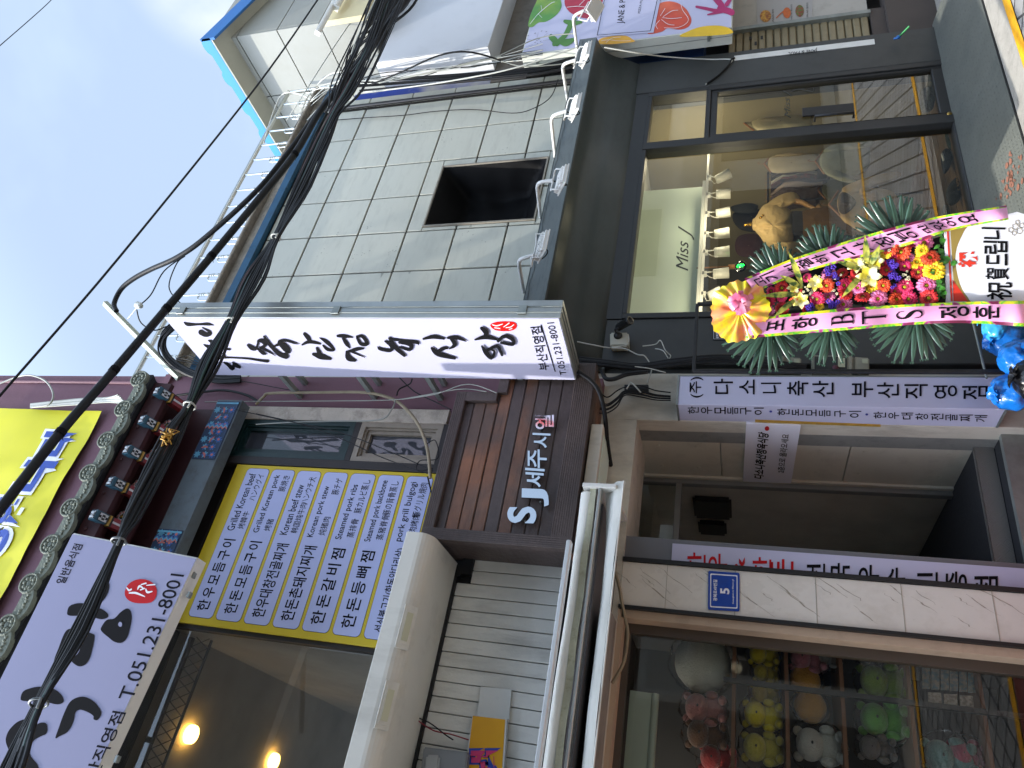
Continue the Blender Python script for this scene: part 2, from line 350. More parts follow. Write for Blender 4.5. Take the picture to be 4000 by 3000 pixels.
M().box(-6, 2.74, 5.02, 5.2, 3.9, 6.9).build('inner_wall', mat('dark_room', '#1c1a19', 0.9, var=0.2), bb)
c = M()
c.tube([(3.12, 4.69, 7.2), (3.12, 4.68, 13.4)], 0.02, 6)                          # raised seams on the burgundy wall
c.box(2.2, 3.2, 4.665, 4.699, 7.02, 7.09); c.build('wall_band', burg, bb)
b = M(); b.box(2.735, 2.86, 4.66, 4.70, 4.1, 6.15); b.build('painted_strip', stucco, bb)
f = M()
f.box(2.30, 2.37, 4.66, 4.9, 3.95, 6.22); f.box(2.37, 2.735, 4.67, 4.9, 6.03, 6.22); f.box(2.37, 2.735, 4.67, 4.9, 4.85, 4.905); f.box(2.37, 2.735, 4.67, 4.9, 3.9, 4.12)
f.box(0.90, 2.30, 4.74, 4.9, 3.92, 4.06); f.box(-6, 2.30, 4.74, 4.9, 5.96, 6.12)
f.build('window_surround', wood_dark, bb, bevel=0.004)
def casement(x0, x1, z0, z1, mt, label):
    fr = M()
    for k, (w, y) in enumerate(((0.045, 4.672), (0.03, 4.69), (0.028, 4.705))):
        a, b_, c_, d_ = x0 + k * .033, x1 - k * .033, z0 + k * .033, z1 - k * .033
        fr.box(a, a + w, y, 4.8, c_, d_); fr.box(b_ - w, b_, y, 4.8, c_, d_); fr.box(a + w, b_ - w, y, 4.8, c_, c_ + w); fr.box(a + w, b_ - w, y, 4.8, d_ - w, d_)
    fo = fr.build('window_frame', mt, bb, label=label)
    M().quad((x0 + .09, 4.735, z0 + .09), (x1 - .09, 4.735, z0 + .09), (x1 - .09, 4.735, z1 - .09), (x0 + .09, 4.735, z1 - .09)).build('pane', MATS['dusky_glass'], fo)
dg = bpy.data.materials.new('dusky_glass'); MATS['dusky_glass'] = dg; dg.use_nodes = True
_b = dg.node_tree.nodes['Principled BSDF']; _b.inputs['Base Color'].default_value = (0.05, 0.055, 0.065, 1); _b.inputs['Roughness'].default_value = 0.03; _b.inputs['Specular IOR Level'].default_value = 0.75; _b.inputs['Coat Weight'].default_value = 0.6; _b.inputs['Coat Roughness'].default_value = 0.02
casement(2.37, 2.735, 4.905, 6.03, mat('green_frame', '#0f2a29', 0.4, var=0.12, dirt=0.25, dcol='#5a6058', ds=4), 'dark green window frame')
casement(2.37, 2.735, 4.12, 4.85, mat('beige_frame', '#8b8173', 0.5, var=0.1, dirt=0.3, ds=4), 'beige window frame')
# big restaurant window left of the menu board
w = M(); w.box(-6, 0.99, 4.71, 4.78, 4.0, 4.07); w.box(0.955, 0.99, 4.70, 4.78, 4.07, 5.96); w.box(-3.6, -3.52, 4.70, 4.78, 4.07, 5.96)
wf = w.build('restaurant_window_frame', wood_dark, bb)
M().quad((-6, 4.745, 4.07), (0.955, 4.745, 4.07), (0.955, 4.745, 5.96), (-6, 4.745, 5.96)).build('pane', glass('hazed_glass', '#e6ebe8', 0.0, 1.0, haze_mix=.07), wf)  # painted haze lightens this pane
# the dim dining room behind it
r_ = M(); r_.quad((-6, 4.79, 5.97), (0.97, 4.79, 5.97), (0.97, 9, 5.97), (-6, 9, 5.97)); r_.quad((-6, 8.5, 3.9), (0.95, 8.5, 3.9), (0.95, 8.5, 6), (-6, 8.5, 6)); r_.quad((0.96, 4.8, 3.9), (0.96, 8.5, 3.9), (0.96, 8.5, 6), (0.96, 4.8, 6))
r_.quad((-6, 4.8, 3.9), (0.95, 4.8, 3.9), (0.95, 8.5, 3.9), (-6, 8.5, 3.9))
# (inner wall must not block the room: it only backs the menu board)
bpy.data.objects.remove(bpy.data.objects['inner_wall'])
M().box(0.97, 2.74, 5.02, 5.2, 3.9, 6.9).build('inner_wall', MATS['dark_room'], bb)
r_.build('dining_room', mat('dining_room_walls', '#a8a297', 0.8, var=0.25, vs=1.5), bb)
lat = M()
for i in range(60):
    x = -3.6 + i * .08
    lat.tube([(x, 5.0, 5.74), (x + .09, 5.0, 5.90)], .004, 4); lat.tube([(x + .09, 5.0, 5.74), (x, 5.0, 5.90)], .004, 4)
lat.box(-6, .95, 4.99, 5.01, 5.728, 5.74); lat.box(-6, .95, 4.985, 5.015, 5.90, 5.96); lat.build('lattice_screen', mat('dusty_lattice', '#4a4238', .7, var=.1), bb)
lampm = mat('warm_lamp', '#ffd27a', 0.5, var=0, emit='#ffc866', es=9.0)
for px, py in ((737, 2867), (1061, 2972)):
    c_ = atZ(px, py, 5.955)
    if c_.y > 8.3: c_ = atY(px, py, 6.3)
    d = thing('ceiling_lamp', c_, 'glowing round ceiling lamp inside the restaurant window, ' + ('nearer the big sign' if px < 900 else 'nearer the white canopy'), 'lamp', 'round ceiling lamps in the restaurant')
    M().lathe(c_ + Vector((0, 0, -.045)), (0, 0, 1), [(0.0001, 0), (.066, 0), (.07, .02), (.07, .04)], 24).build('shade', lampm, d)
# ---- tiled eave
tile_m = mat('dark_roof_tile', '#23252a', 0.75, var=0.25, vs=9, dirt=0.3, dcol='#6f7367', ds=4, bump=0.4)
tile_end_m = mat('grey_tile_end', '#6e7468', 0.75, var=0.2, vs=12, dirt=0.45, dcol='#23251f', ds=8, bump=0.3)
soff = mat('oxblood_soffit', '#38161a', 0.6, var=0.15, vs=3, dirt=0.3, dcol='#1c0d0f', ds=2)
red_paint = mat('red_rafter_paint', '#7c2a30', 0.5, var=0.1)
e = M()
ex0, ex1 = -2.6, 2.80
e.profile([(4.09, 6.57), (4.09, 6.66), (4.70, 6.95), (4.70, 6.86)], ex0, ex1)
roof = e.build('tiled_eave', tile_m, bb)
pitch = 0.2925
disc = M().lathe((0, 0, 0), (0, 1, 0), [(0.0001, 0.012), (.018, .006), (.02, .012), (.062, .014), (.062, .002), (.075, 0), (.078, .02), (.078, .05)], 20)
for k in range(8):
    a = k * math.pi / 4; disc.ball((math.cos(a) * .04, .01, math.sin(a) * .04), (.0165, .012, .0165), 8, 5)
cover = M().tube([(0, 0.03, 0), (0, .66, .29)], .075, 12)
arc = M(); NA = 14
rad, hw = .17, .135
th = math.asin(hw / rad); pa = []
for i in range(NA + 1):
    a = -th + 2 * th * i / NA; pa.append((rad * math.sin(a), -rad * math.cos(a) + rad * math.cos(th)))
low = [(x, -.002, z - .02) for x, z in pa]; hi = [(x, -.002, z + .075) for x, z in reversed(pa)]
hi = [(x * .98, y, (z - .075) * .3 + .045) for x, y, z in hi]
arc.prism(low + hi, (0, .04, 0))
for i in range(1, NA):
    x, z = pa[i]; arc.ball((x, -.004, z + .018 + .012 * (i % 2)), (.011, .012, .011), 6, 4)
k = 0; x = 2.74
ends = []
while x > ex0:
    o = disc.build('tile_end', tile_end_m, roof) if k == 0 else ends[0].copy()
    if k: COL.objects.link(o)
    o.location = (x, 4.05, 6.665); ends.append(o)
    o2 = arc.build('drip_tile', tile_end_m, roof) if k == 0 else drip.copy()
    if k: COL.objects.link(o2)
    else: drip = o2
    o2.location = (x - pitch / 2, 4.062, 6.645)
    o3 = cover.build('cover_tile', tile_end_m, roof) if k == 0 else cov.copy()
    if k: COL.objects.link(o3)
    else: cov = o3
    o3.location = (x, 4.06, 6.665)
    x -= pitch; k += 1
s_ = M()
s_.profile([(4.165, 6.42), (4.15, 6.58), (4.20, 6.60), (4.205, 6.42)], ex0, 2.76)      # red edge board with nail heads
s_.profile([(4.19, 6.60), (4.19, 6.56), (4.70, 6.50), (4.70, 6.56)], ex0, 2.78)      # boarding under the tiles
s_.profile([(4.36, 6.345), (4.36, 6.55), (4.42, 6.55), (4.42, 6.345)], ex0, 2.72)
for i in range(18):
    for o_ in (0, .147): s_.ball((2.62 - i * pitch - o_, 4.152, 6.525), (.016, .012, .016), 8, 5)
s_.build('soffit', soff, bb)
M().box(ex0, 2.78, 4.60, 4.70, 6.19, 6.56).build('wall_plate', soff, bb)
teal = mat('teal_rafter_paint', '#2b5363', 0.5, var=0.1); blackp = mat('black_paint', '#101113', 0.5, var=0.1); paint_w = mat('white_rafter_paint', '#c5c9cc', 0.5, var=0.05); pinkp = mat('pink_petal_paint', '#c98e90', 0.5, var=0.05); gold = mat('ochre_band_paint', '#a8863c', 0.5, var=0.1)
rf = M()
RS = .74
p0, p1 = Vector((0, 4.10, 6.445)), Vector((0, 4.37, 6.375)); ax = (p1 - p0).normalized(); az = ax.cross(Vector((1, 0, 0))).normalized()
if az.z < 0: az = -az
rf.obox(p0 + ax * .05, (.037, 0, 0), ax * .04, az * .036, 0); rf.obox(p0 + ax * .108, (.039, 0, 0), ax * .008, az * .038, 4); rf.obox(p0 + ax * .124, (.039, 0, 0), ax * .008, az * .038, 1); rf.obox((p0 + ax * .132 + p1) / 2, (.037, 0, 0), (p1 - p0 - ax * .132) / 2, az * .036, 2)
rf.obox((p0 + ax * .132 + p1) / 2 - az * .036, (.008, 0, 0), (p1 - p0 - ax * .132) / 2, az * .002, 3)
rf.obox(p0, (.037, 0, 0), ax * .012, az * .036, 0); rf.obox(p0 - ax * .013, (.030, 0, 0), ax * .003, az * .029, 1)
rf.obox(p0 + ax * .05 - az * .036, (.030, 0, 0), ax * .036, az * .0025, 1)
for sx in (-1, 1):
    for sa in (-1, 1): rf.obox(p0 + ax * (.05 + sa * .022) - az * .0395 + Vector((sx * .018, 0, 0)), (.009, 0, 0), ax * .010, az * .0015, 3)
    rf.obox(p0 + ax * .05 - az * .0395 + Vector((sx * .024, 0, 0)), (.004, 0, 0), ax * .016, az * .0015, 3)
for d_ in (-.013, 0, .013): rf.ball(p0 + ax * (.05 + d_) - az * .039, (.006, .006, .004), 8, 5, 3)
for sx in (-1, 1):                                          # the white painted face on the rafter end
    rf.ball(p0 - ax * .008 - ax * .009 + Vector((sx * .016, 0, 0)) + az * .003, (.010, .004, .020), 8, 6, 3)
for d_ in (-.014, 0, .014): rf.ball(p0 - ax * .018 + az * d_, (.0045, .004, .005), 8, 5, 3)
for sx in (-1, 1):
    for sz in (-1, 1): rf.ball(p0 - ax * .0165 + Vector((sx * .022, 0, 0)) + az * (sz * .021), (.007, .003, .005), 6, 4, 3)
fl = M(); fc = Vector((0, 4.335, 6.435))
fl.tube([fc, fc + Vector((0, .03, 0))], .062, 16, 0); fl.lathe(fc + Vector((0, -.004, 0)), (0, 1, 0), [(0.0001, 0), (.06, 0), (.062, .01)], 20, 1)
for q in range(8):
    a = q * math.pi / 4; fl.ball(fc + Vector((math.cos(a) * .036, -.006, math.sin(a) * .036)), (.017, .003, .017), 8, 5, 3); fl.ball(fc + Vector((math.cos(a) * .036, -.0085, math.sin(a) * .036)), (.012, .003, .012), 8, 5, 2)
fl.ball(fc + Vector((0, -.008, 0)), (.012, .004, .012), 8, 5, 4)
for i in range(17):
    r1 = rf.build('painted_rafter', [teal, blackp, red_paint, paint_w, gold], bb) if i == 0 else r0.copy()
    if i == 0: r0 = r1
    else: COL.objects.link(r1)
    r1.location.x = 2.64 - .275 * i - (.0 if i else 0)
    if i == 0: attach(r1, bb)
    f1 = fl.build('rafter_disc', [teal, blackp, pinkp, paint_w, gold], bb) if i == 0 else f0.copy()
    if i == 0: f0 = f1
    else: COL.objects.link(f1)
    f1.location.x = 2.64 - .275 * i + .09 - .275
# ---- painted beam under the eave
M().box(ex0, 2.82, 4.50, 4.62, 5.955, 6.205).build('beam', mat('peeling_grey_blue_paint', '#566065', 0.6, var=0.2, vs=4, dirt=0.6, dcol='#3b3026', ds=3), bb)
rb = mat('cobalt_paint', '#2f5a96', 0.5, var=0.2, vs=20); lb = mat('sky_paint', '#5a9ab4', 0.5, var=0.1); dk = mat('deep_blue_paint', '#17304e', 0.5, var=0.2); rd = mat('salmon_paint', '#b5665e', 0.5, var=0.1)
for (xa, xb) in ((2.24, 2.80), (1.40, 1.62)):
    dan = M()
    dan.box(xa, xb, 4.492, 4.4995, 5.97, 6.195, 2)
    dan.box(xb - .028, xb - .012, 4.488, 4.4915, 5.97, 6.195, 1)
    n_ = int((xb - xa) / .07)
    for i in range(n_):
        for j in range(3):
            c_ = Vector((xa + .04 + i * .072, 4.489, 6.01 + j * .073 + (.03 if i % 2 else 0)))
            if c_.z > 6.18: continue
            kind = (i * 3 + j) % 3
            for q in range(7):
                a = q * 2 * math.pi / 7 + i
                d_ = Vector((math.cos(a), 0, math.sin(a)))
                dan.poly([c_ + d_ * .036, c_ + Vector((-d_.z, 0, d_.x)) * .011 + d_ * .015, c_ + d_ * .004, c_ - Vector((-d_.z, 0, d_.x)) * .011 + d_ * .015], (0, 1, 3)[(kind + q) % 3] if kind == 1 else (0 if kind == 0 else 1))
            dan.lathe(c_ + Vector((0, -.002, 0)), (0, 1, 0), [(0.0001, 0), (.012, 0)], 8, 3 if kind != 2 else 1)
    xm = (xa + xb) / 2
    for k_ in range(5):
        z_ = 5.975 + k_ * .044
        for w_, mi in ((.0, 3), (.014, 1), (.028, 0)):
            dan.poly([(xm + w_, 4.486 - w_ * .02, z_), (xm + .012 + w_, 4.486 - w_ * .02, z_), (xm + .034 + w_, 4.486 - w_ * .02, z_ + .022), (xm + .012 + w_, 4.486 - w_ * .02, z_ + .044), (xm + w_, 4.486 - w_ * .02, z_ + .044), (xm + .022 + w_, 4.486 - w_ * .02, z_ + .022)], mi)
    dan.build('painted_flower_panel', [rb, lb, dk, rd], bb)
# ---- white canopy with sunken lamps, board panel, door head
can_m = mat('white_canopy_metal', '#cfccc1', 0.42, var=0.06, vs=3, dirt=0.35, dcol='#6d6556', ds=1.2, streak=4)
cp = M()
prof = [(4.28, 3.965), (4.22, 3.965), (4.20, 3.95), (4.20, 3.86)] + [(4.20 + .11 * (1 - math.cos(a)), 3.86 - .085 * math.sin(a)) for a in [math.pi / 2 * i / 6 for i in range(1, 7)]] + [(4.74, 3.775), (4.74, 3.965)]
cp.profile(prof, -5, 1.635, smooth=False)
can = cp.build('canopy', can_m, bb)
for px, py in ((1395 + 485, 0), (0, 0)): pass
for xx in (1.03, 0.58):
    lb_ = M(); nn = Vector((0, -.75, -.66)).normalized(); cc = Vector((xx, 4.222, 3.80)); tt = Vector((1, 0, 0)); ww = nn.cross(tt)
    for (hx, hw_, d0) in ((.13, .042, .004), (.105, .03, .010)): lb_.obox(cc + nn * d0, tt * hx, ww * hw_, nn * .006, 0)
    lb_.obox(cc + nn * .018, tt * .085, ww * .02, nn * .002, 1)
    lb_.build('sunken_lamp', [can_m, mat('lamp_diffuser', '#b9b79a', 0.3, var=0.05)], can)
wl = M(); wl.box(-5, 1.80, 4.79, 5.1, 2.66, 3.90); wl.build('board_backing', blackp, bb)
bd = M(); xx = 1.69; bw = .094
bdm = mat('weathered_white_board', '#dedcd3', 0.7, var=0.1, vs=3, dirt=0.6, dcol='#55524c', ds=1.5, streak=6, bump=0.1)
random.seed(3)
while xx > -3:
    top = 3.80 if xx < 1.55 else 3.70
    bd.box(xx - bw + .006, xx, 4.755 + random.uniform(0, .004), 4.80, 2.98, top - .045); xx -= bw
bd.build('board_panel', bdm, bb, bevel=0.003)
t_ = M(); t_.box(-5, 1.56, 4.735, 4.79, 3.755, 3.835); t_.box(1.56, 1.79, 4.735, 4.79, 3.655, 3.735); t_.box(1.545, 1.62, 4.735, 4.79, 3.735, 3.835); t_.box(1.695, 1.79, 4.735, 4.79, 2.9, 3.655); t_.build('panel_border', blackp, bb)
# ---- ground floor fronts
g = M()
g.box(1.475, 1.772, 4.80, 5.4, 0, 2.62)                     # marble pier
mo = g.build('marble_pier', marble, bb, bevel=0.004)
ve = M(); vm = mat('marble_vein', '#a09888', 0.3, var=0.3, vs=20)
random.seed(11)
for i in range(26):
    z_ = .25 + i * .09 + random.uniform(-.05, .05); x_ = random.uniform(1.48, 1.7); L = random.uniform(.08, .26); pts = []
    for k_ in range(7): pts.append((min(1.77, x_ + k_ / 6 * L * .7), 4.799, z_ + k_ / 6 * L + random.uniform(-.012, .012)))
    for k_ in range(6):
        a_, b_ = Vector(pts[k_]), Vector(pts[k_ + 1]); w_ = random.uniform(.002, .008) * (1 - abs(k_ - 2.5) / 3.4)
        ve.quad(a_ - Vector((0, 0, w_)), b_ - Vector((0, 0, w_)), b_ + Vector((0, 0, w_)), a_ + Vector((0, 0, w_)))
for z_ in (.45, .93, 1.41, 1.89, 2.32): ve.box(1.471, 1.774, 4.7975, 4.7995, z_, z_ + .003)
ve.build('marble_veins', vm, mo)
k_ = M(); k_.box(1.452, 1.474, 4.785, 4.86, 0, 2.62); k_.box(1.772, 1.80, 4.785, 4.86, 0, 2.62); k_.build('black_edging', blackp, bb)
h_ = M(); h_.box(-5, 2.888, 4.80, 5.4, 2.62, 2.95); h_.build('door_lintel', cream, bb)
# right pier with reveal
q = M(); q.box(2.89, 3.32, 4.80, 4.96, .02, 2.98); q.build('cream_pier', cream, bb, bevel=0.005)
rv = M(); rv.box(2.893, 3.0, 4.96, 5.12, .1, 2.66); rv.build('reveal_strip', mat('grey_reveal', '#8f8f8b', 0.5, var=0.08, dirt=0.4, dcol='#45484a', ds=4, metal=.2), bb)
pn = M()
for z0, z1 in ((.20, 1.10), (1.105, 2.02), (2.025, 2.66)): pn.box(2.90, 3.0, 5.122, 5.70, z0, z1 - .003)
pn.box(2.88, 3.0, 5.70, 5.74, .2, 2.7)
for z_ in (.45, 1.0, 1.3, 1.85, 2.2, 2.5):
    for y_ in (5.2, 5.55): pn.lathe((2.899, y_, z_), (-1, 0, 0), [(.018, 0), (.014, .003), (.0001, .004)], 10)
pn.build('reveal_panels', mat('off_white_panel', '#d2cdbd', 0.55, var=0.08, vs=3, dirt=0.3, dcol='#5c574c', ds=2), bb, bevel=0.002)
# inner door screen: frame, transom, dark passage
dfm = mat('grey_door_frame', '#8b8b88', 0.4, var=0.08, metal=.4)
df = M(); df.box(1.80, 2.90, 5.75, 5.81, 2.345, 2.395); df.box(1.80, 2.90, 5.75, 5.81, 2.74, 2.80); df.box(2.845, 2.89, 5.745, 5.81, .3, 2.74); df.box(1.80, 1.86, 5.75, 5.81, .3, 2.74)
dfo = df.build('inner_door_frame', dfm, bb, bevel=0.003)
M().quad((1.86, 5.78, 2.395), (2.845, 5.78, 2.395), (2.845, 5.78, 2.74), (1.86, 5.78, 2.74)).build('transom_pane', pane_glass, dfo)
dk_ = M(); dk_.quad((1.80, 7.4, 0), (2.95, 7.4, 0), (2.95, 7.4, 2.9), (1.8, 7.4, 2.9)); dk_.quad((2.92, 5.75, 0), (2.92, 7.4, 0), (2.92, 7.4, 2.9), (2.92, 5.75, 2.9)); dk_.quad((1.79, 4.9, 0), (1.79, 7.4, 0), (1.79, 7.4, 2.9), (1.79, 4.9, 2.9)); dk_.quad((1.8, 4.9, 2.86), (2.95, 4.9, 2.86), (2.95, 7.4, 2.86), (1.8, 7.4, 2.86))
dk_.build('passage', mat('dim_passage', '#cfcbbf', 0.8, var=0.2, vs=2), bb)
ms = M(); ms.box(2.86, 2.915, 6.1, 6.5, 1.95, 2.28); ms.box(2.87, 2.915, 6.62, 6.9, 2.0, 2.26); ms.build('fuse_box', black, bb, bevel=0.02, seg=2)
M().box(1.80, 1.97, 4.84, 4.90, .15, 2.62).build('side_panel', mat('grey_side_panel', '#6f7074', 0.5, var=.1, metal=.3), bb)
# steps
dp = bpy.data.materials.new('tread_plate'); MATS['tread_plate'] = dp; dp.use_nodes = True
n = dp.node_tree.nodes; l = dp.node_tree.links; B = n['Principled BSDF']; B.inputs['Base Color'].default_value = (.26, .255, .24, 1); B.inputs['Metallic'].default_value = .6; B.inputs['Roughness'].default_value = .42
t = n.new('ShaderNodeTexCoord'); ck = n.new('ShaderNodeTexChecker'); ck.inputs['Scale'].default_value = 26; w1 = n.new('ShaderNodeTexWave'); w1.wave_type = 'BANDS'; w1.bands_direction = 'DIAGONAL'; w1.inputs['Scale'].default_value = 32
m1 = n.new('ShaderNodeMapping'); m1.inputs['Scale'].default_value = (-1, 1, 1); w2 = n.new('ShaderNodeTexWave'); w2.wave_type = 'BANDS'; w2.bands_direction = 'DIAGONAL'; w2.inputs['Scale'].default_value = 32
mxf = n.new('ShaderNodeMix'); bpn = n.new('ShaderNodeBump'); bpn.inputs['Strength'].default_value = .4; bpn.inputs['Distance'].default_value = .006
l.new(t.outputs['Object'], ck.inputs['Vector']); l.new(t.outputs['Object'], w1.inputs['Vector']); l.new(t.outputs['Object'], m1.inputs['Vector']); l.new(m1.outputs[0], w2.inputs['Vector']); l.new(ck.outputs['Fac'], mxf.inputs[0]); l.new(w1.outputs['Fac'], mxf.inputs[2]); l.new(w2.outputs['Fac'], mxf.inputs[3]); l.new(mxf.outputs[0], bpn.inputs['Height']); l.new(bpn.outputs[0], B.inputs['Normal'])
rub = mat('dark_rubber', '#26272b', 0.8, var=0.15, vs=60)
st = M(); st.box(1.80, 2.895, 5.08, 7.4, .01, .325); st.build('upper_step', rub, bb)
st = M(); st.box(1.80, 2.895, 5.068, 5.079, .21, .33); st.box(1.80, 2.895, 5.068, 5.10, .326, .332); st.build('step_nosing', dp, bb)
st = M(); st.box(1.80, 2.895, 4.93, 5.067, .01, .205); st.build('lower_step', rub, bb)
st = M(); st.box(1.80, 2.895, 4.88, 4.93, .19, .212); st.box(1.80, 2.895, 4.88, 4.888, .03, .19); st.build('step_nosing', galv, bb)
# toy shop front
sf = M(); peach = mat('peach_reveal', '#b59f87', 0.5, var=0.08, vs=2, dirt=0.25, ds=2)
sf.box(1.40, 1.452, 4.82, 4.98, .2, 2.60); sf.box(-4, 1.452, 4.82, 4.98, 2.585, 2.62); sf.build('window_reveal', peach, bb)
sf = M(); sf.box(1.34, 1.40, 4.94, 5.0, .2, 2.585); sf.box(-4, 1.40, 4.94, 5.0, .2, .30); sf.box(-4, 1.34, 4.94, 5.0, 2.545, 2.585)
so = sf.build('shop_window_frame', mat('brown_frame', '#4b4239', 0.45, var=.1), bb)
M().quad((-4, 4.97, .30), (1.34, 4.97, .30), (1.34, 4.97, 2.545), (-4, 4.97, 2.545)).build('pane', glass('toy_shop_glass', '#f4f7f4', 0.0, .4), so)
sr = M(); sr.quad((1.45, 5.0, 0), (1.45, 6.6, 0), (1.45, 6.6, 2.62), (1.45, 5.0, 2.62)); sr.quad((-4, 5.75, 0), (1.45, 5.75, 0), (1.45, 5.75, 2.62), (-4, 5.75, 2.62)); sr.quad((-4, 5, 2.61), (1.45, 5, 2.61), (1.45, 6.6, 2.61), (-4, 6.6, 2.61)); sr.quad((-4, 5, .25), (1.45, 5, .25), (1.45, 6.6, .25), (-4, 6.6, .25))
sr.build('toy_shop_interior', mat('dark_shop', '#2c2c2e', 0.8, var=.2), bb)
vb = M(); vb.box(-4, 1.0, 5.03, 5.12, 2.36, 2.53); vb.tube([(-4, 5.04, 2.37), (1.0, 5.04, 2.37)], .025, 10); vb.build('blind_box', mat('pale_green_blind', '#b4c2b2', 0.5, var=.05), bb)
sl = M(); M().box(-5, 1.46, 4.79, 5.0, 0, .2).build('shop_sill', blackp, bb)
fill_tube_m = mat('added_tube_glow', '#fff4e0', .5, var=0, emit='#fff0dc', es=85)  # unseen tubes, added to brighten the plush toys
for y_ in (5.2, 5.08): M().tube([(-1.9, y_, 2.585), (-.02, y_, 2.585)], .018, 8).build('added_fill_tube', fill_tube_m, bb)
# cement soffit below the awning, air vent
lp2 = M(); lp2.box(2.05, 2.62, 4.42, 4.785, 2.79, 2.875); lp2.build('soffit_box', cream, bb, bevel=.004)
M().box(2.12, 2.56, 4.47, 4.74, 2.785, 2.79).build('soffit_panel', mat('mint_diffuser', '#cfe0d2', .4, var=.02), bb)
M().box(-4, 1.36, 4.45, 4.80, 2.625, 2.66).build('cement_soffit', concrete, bb)
vt = M(); vt.box(-.1, .30, 4.5, 4.72, 2.60, 2.622, 0)
for i in range(16): vt.box(-.09 + i * .024, -.08 + i * .024, 4.52, 4.70, 2.585, 2.60, 1)
vt.box(-.1, .30, 4.495, 4.51, 2.575, 2.60, 0); vt.build('vent_grille', [mat('beige_vent', '#a9a08c', .5), blackp], bb)
# ================================================================ SIGNS ON THE BURGUNDY BUILDING
def C(ox, oy, s): return lambda x, y, *r: (ox + x / s, oy + y / s, *[q / s for q in r])
def face_box(m, plane, px, depth, mi=0, off=0.0):
    d = plane.n * -depth
    return m.prism([plane(x, y, off) for x, y in px], d, mi)
def bpts(k, pts): return [k(*p) for p in pts]

# ---- big restaurant sign box
sg = thing('restaurant_sign', (0.2, 4.0, 5.3), 'large lavender white sign box with thick black brush letters, before the tiled eave', 'sign')
P = Plane('Y', 3.92)
TL_, TR_, BR_, BL_ = (-1000, 3853), (286, 2081), (773, 2178), (-420, 4700)
k1 = C(0, 2500, 2.765); k2 = C(0, 2000, 1.659)
a_, b_ = P(286, 2081), P(773, 2178); c_, d_ = P(0, 2657), P(386, 3000)
ul = (c_ - a_) / (c_ - a_).length; ll = (d_ - b_) / (d_ - b_).length
ctl, cbl = a_ + ul * 3.2, b_ + ll * 3.1
cab = M(); cab.prism([a_, b_, cbl, ctl], (0, .10, 0)); cab.build('cabinet', white_metal, sg, bevel=0.006)
ins = .012
fa = M(); q4 = [a_, b_, cbl, ctl]; ce = sum((Vector(v) for v in q4), Vector()) / 4
fa.poly([Vector(v) + (ce - Vector(v)).normalized() * ins + Vector((0, -.004, 0)) for v in q4]); fa.build('face', grey_vinyl, sg)
L = M()
for bl in ([(222, 625), (250, 555), (330, 520), (430, 503), (520, 510), (600, 540), (660, 590), (684, 635), (680, 675), (625, 695), (540, 680), (470, 655), (350, 662), (240, 655)],
           [(598, 1060), (630, 960), (680, 820), (740, 690), (800, 635), (880, 612), (960, 630), (1040, 690), (1090, 770), (1085, 820), (1050, 865), (1010, 855), (1008, 820), (960, 785), (890, 757), (840, 758), (810, 790), (800, 850), (770, 930), (720, 1000), (650, 1035)],
           [(65, 1050), (100, 970), (180, 890), (260, 858), (295, 880), (290, 930), (280, 1005), (340, 1000), (380, 930), (430, 895), (490, 895), (510, 940), (500, 1010), (440, 1040), (370, 1080), (330, 1140), (318, 1190), (335, 1260), (410, 1360), (380, 1440), (150, 1440), (130, 1280), (90, 1180), (65, 1110)]):
    blob(L, P, bpts(k1, bl), .006)
for bl in ([(435, 650), (450, 610), (500, 592), (560, 595), (640, 620), (690, 650), (700, 680), (660, 695), (600, 680), (560, 658), (500, 672), (445, 670)],
           [(600, 600), (640, 510), (660, 460), (690, 445), (708, 470), (700, 520), (670, 570), (620, 610)],
           [(340, 1050), (350, 960), (380, 880), (415, 790), (450, 757), (520, 765), (600, 790), (612, 810), (600, 880), (580, 950), (550, 990), (510, 1000), (470, 975), (466, 955), (505, 915), (518, 880), (490, 868), (440, 905), (390, 980), (360, 1030)],
           [(655, 750), (690, 700), (740, 690), (780, 650), (820, 625), (845, 640), (853, 690), (840, 760), (820, 820), (785, 848), (740, 840), (700, 810), (660, 775)]):
    blob(L, P, bpts(k2, bl), .006)
L.build('brush_lettering', ink, sg)
L = M(); blob(L, P, bpts(k2, [(765, 730), (775, 712), (790, 720), (788, 740), (775, 743)]), .0075); L.build('counter', grey_vinyl, sg)
L = M()
pxletters(L, P, '일반음식점', k2(418, 470)[:2], k2(540, 213)[:2], k2(358, 458)[:2], .006, bold=.012); L.build('small_lettering', navy, sg); L = M()
pxletters(L, P, 'T.051.231-8001', k2(858, 1223)[:2], k2(1195, 408)[:2], k2(765, 1205)[:2], .006, bold=.004); L.build('telephone_number', navy, sg); L = M()
pxletters(L, P, '부산직영점', k1(955, 1720)[:2], k1(1367, 785)[:2], k1(800, 1689)[:2], .006, bold=.012)
L.build('small_lettering', navy, sg)
S = M(); blob(S, P, bpts(k2, [(808, 520), (830, 470), (880, 440), (940, 437), (990, 460), (1015, 500), (1010, 550), (980, 585), (920, 592), (860, 585), (820, 560)]), .006)
S.build('red_seal', red_ink, sg)
S = M(); brush(S, P, [[k2(822, 492, 8), k2(836, 508, 12), k2(852, 500, 8)], [k2(838, 525, 8), k2(880, 525, 14), k2(938, 548, 6)], [k2(892, 500, 8), k2(905, 480, 14), k2(925, 492, 8)], [k2(915, 470, 6), k2(945, 462, 10)], [k2(910, 505, 8), k2(935, 495, 9)], [k2(945, 500, 8), k2(955, 520, 14), k2(985, 515, 8)], [k2(950, 475, 6), k2(1003, 470, 8)]], .0075)
S.build('seal_lettering', white_ink, sg)
hg = M()
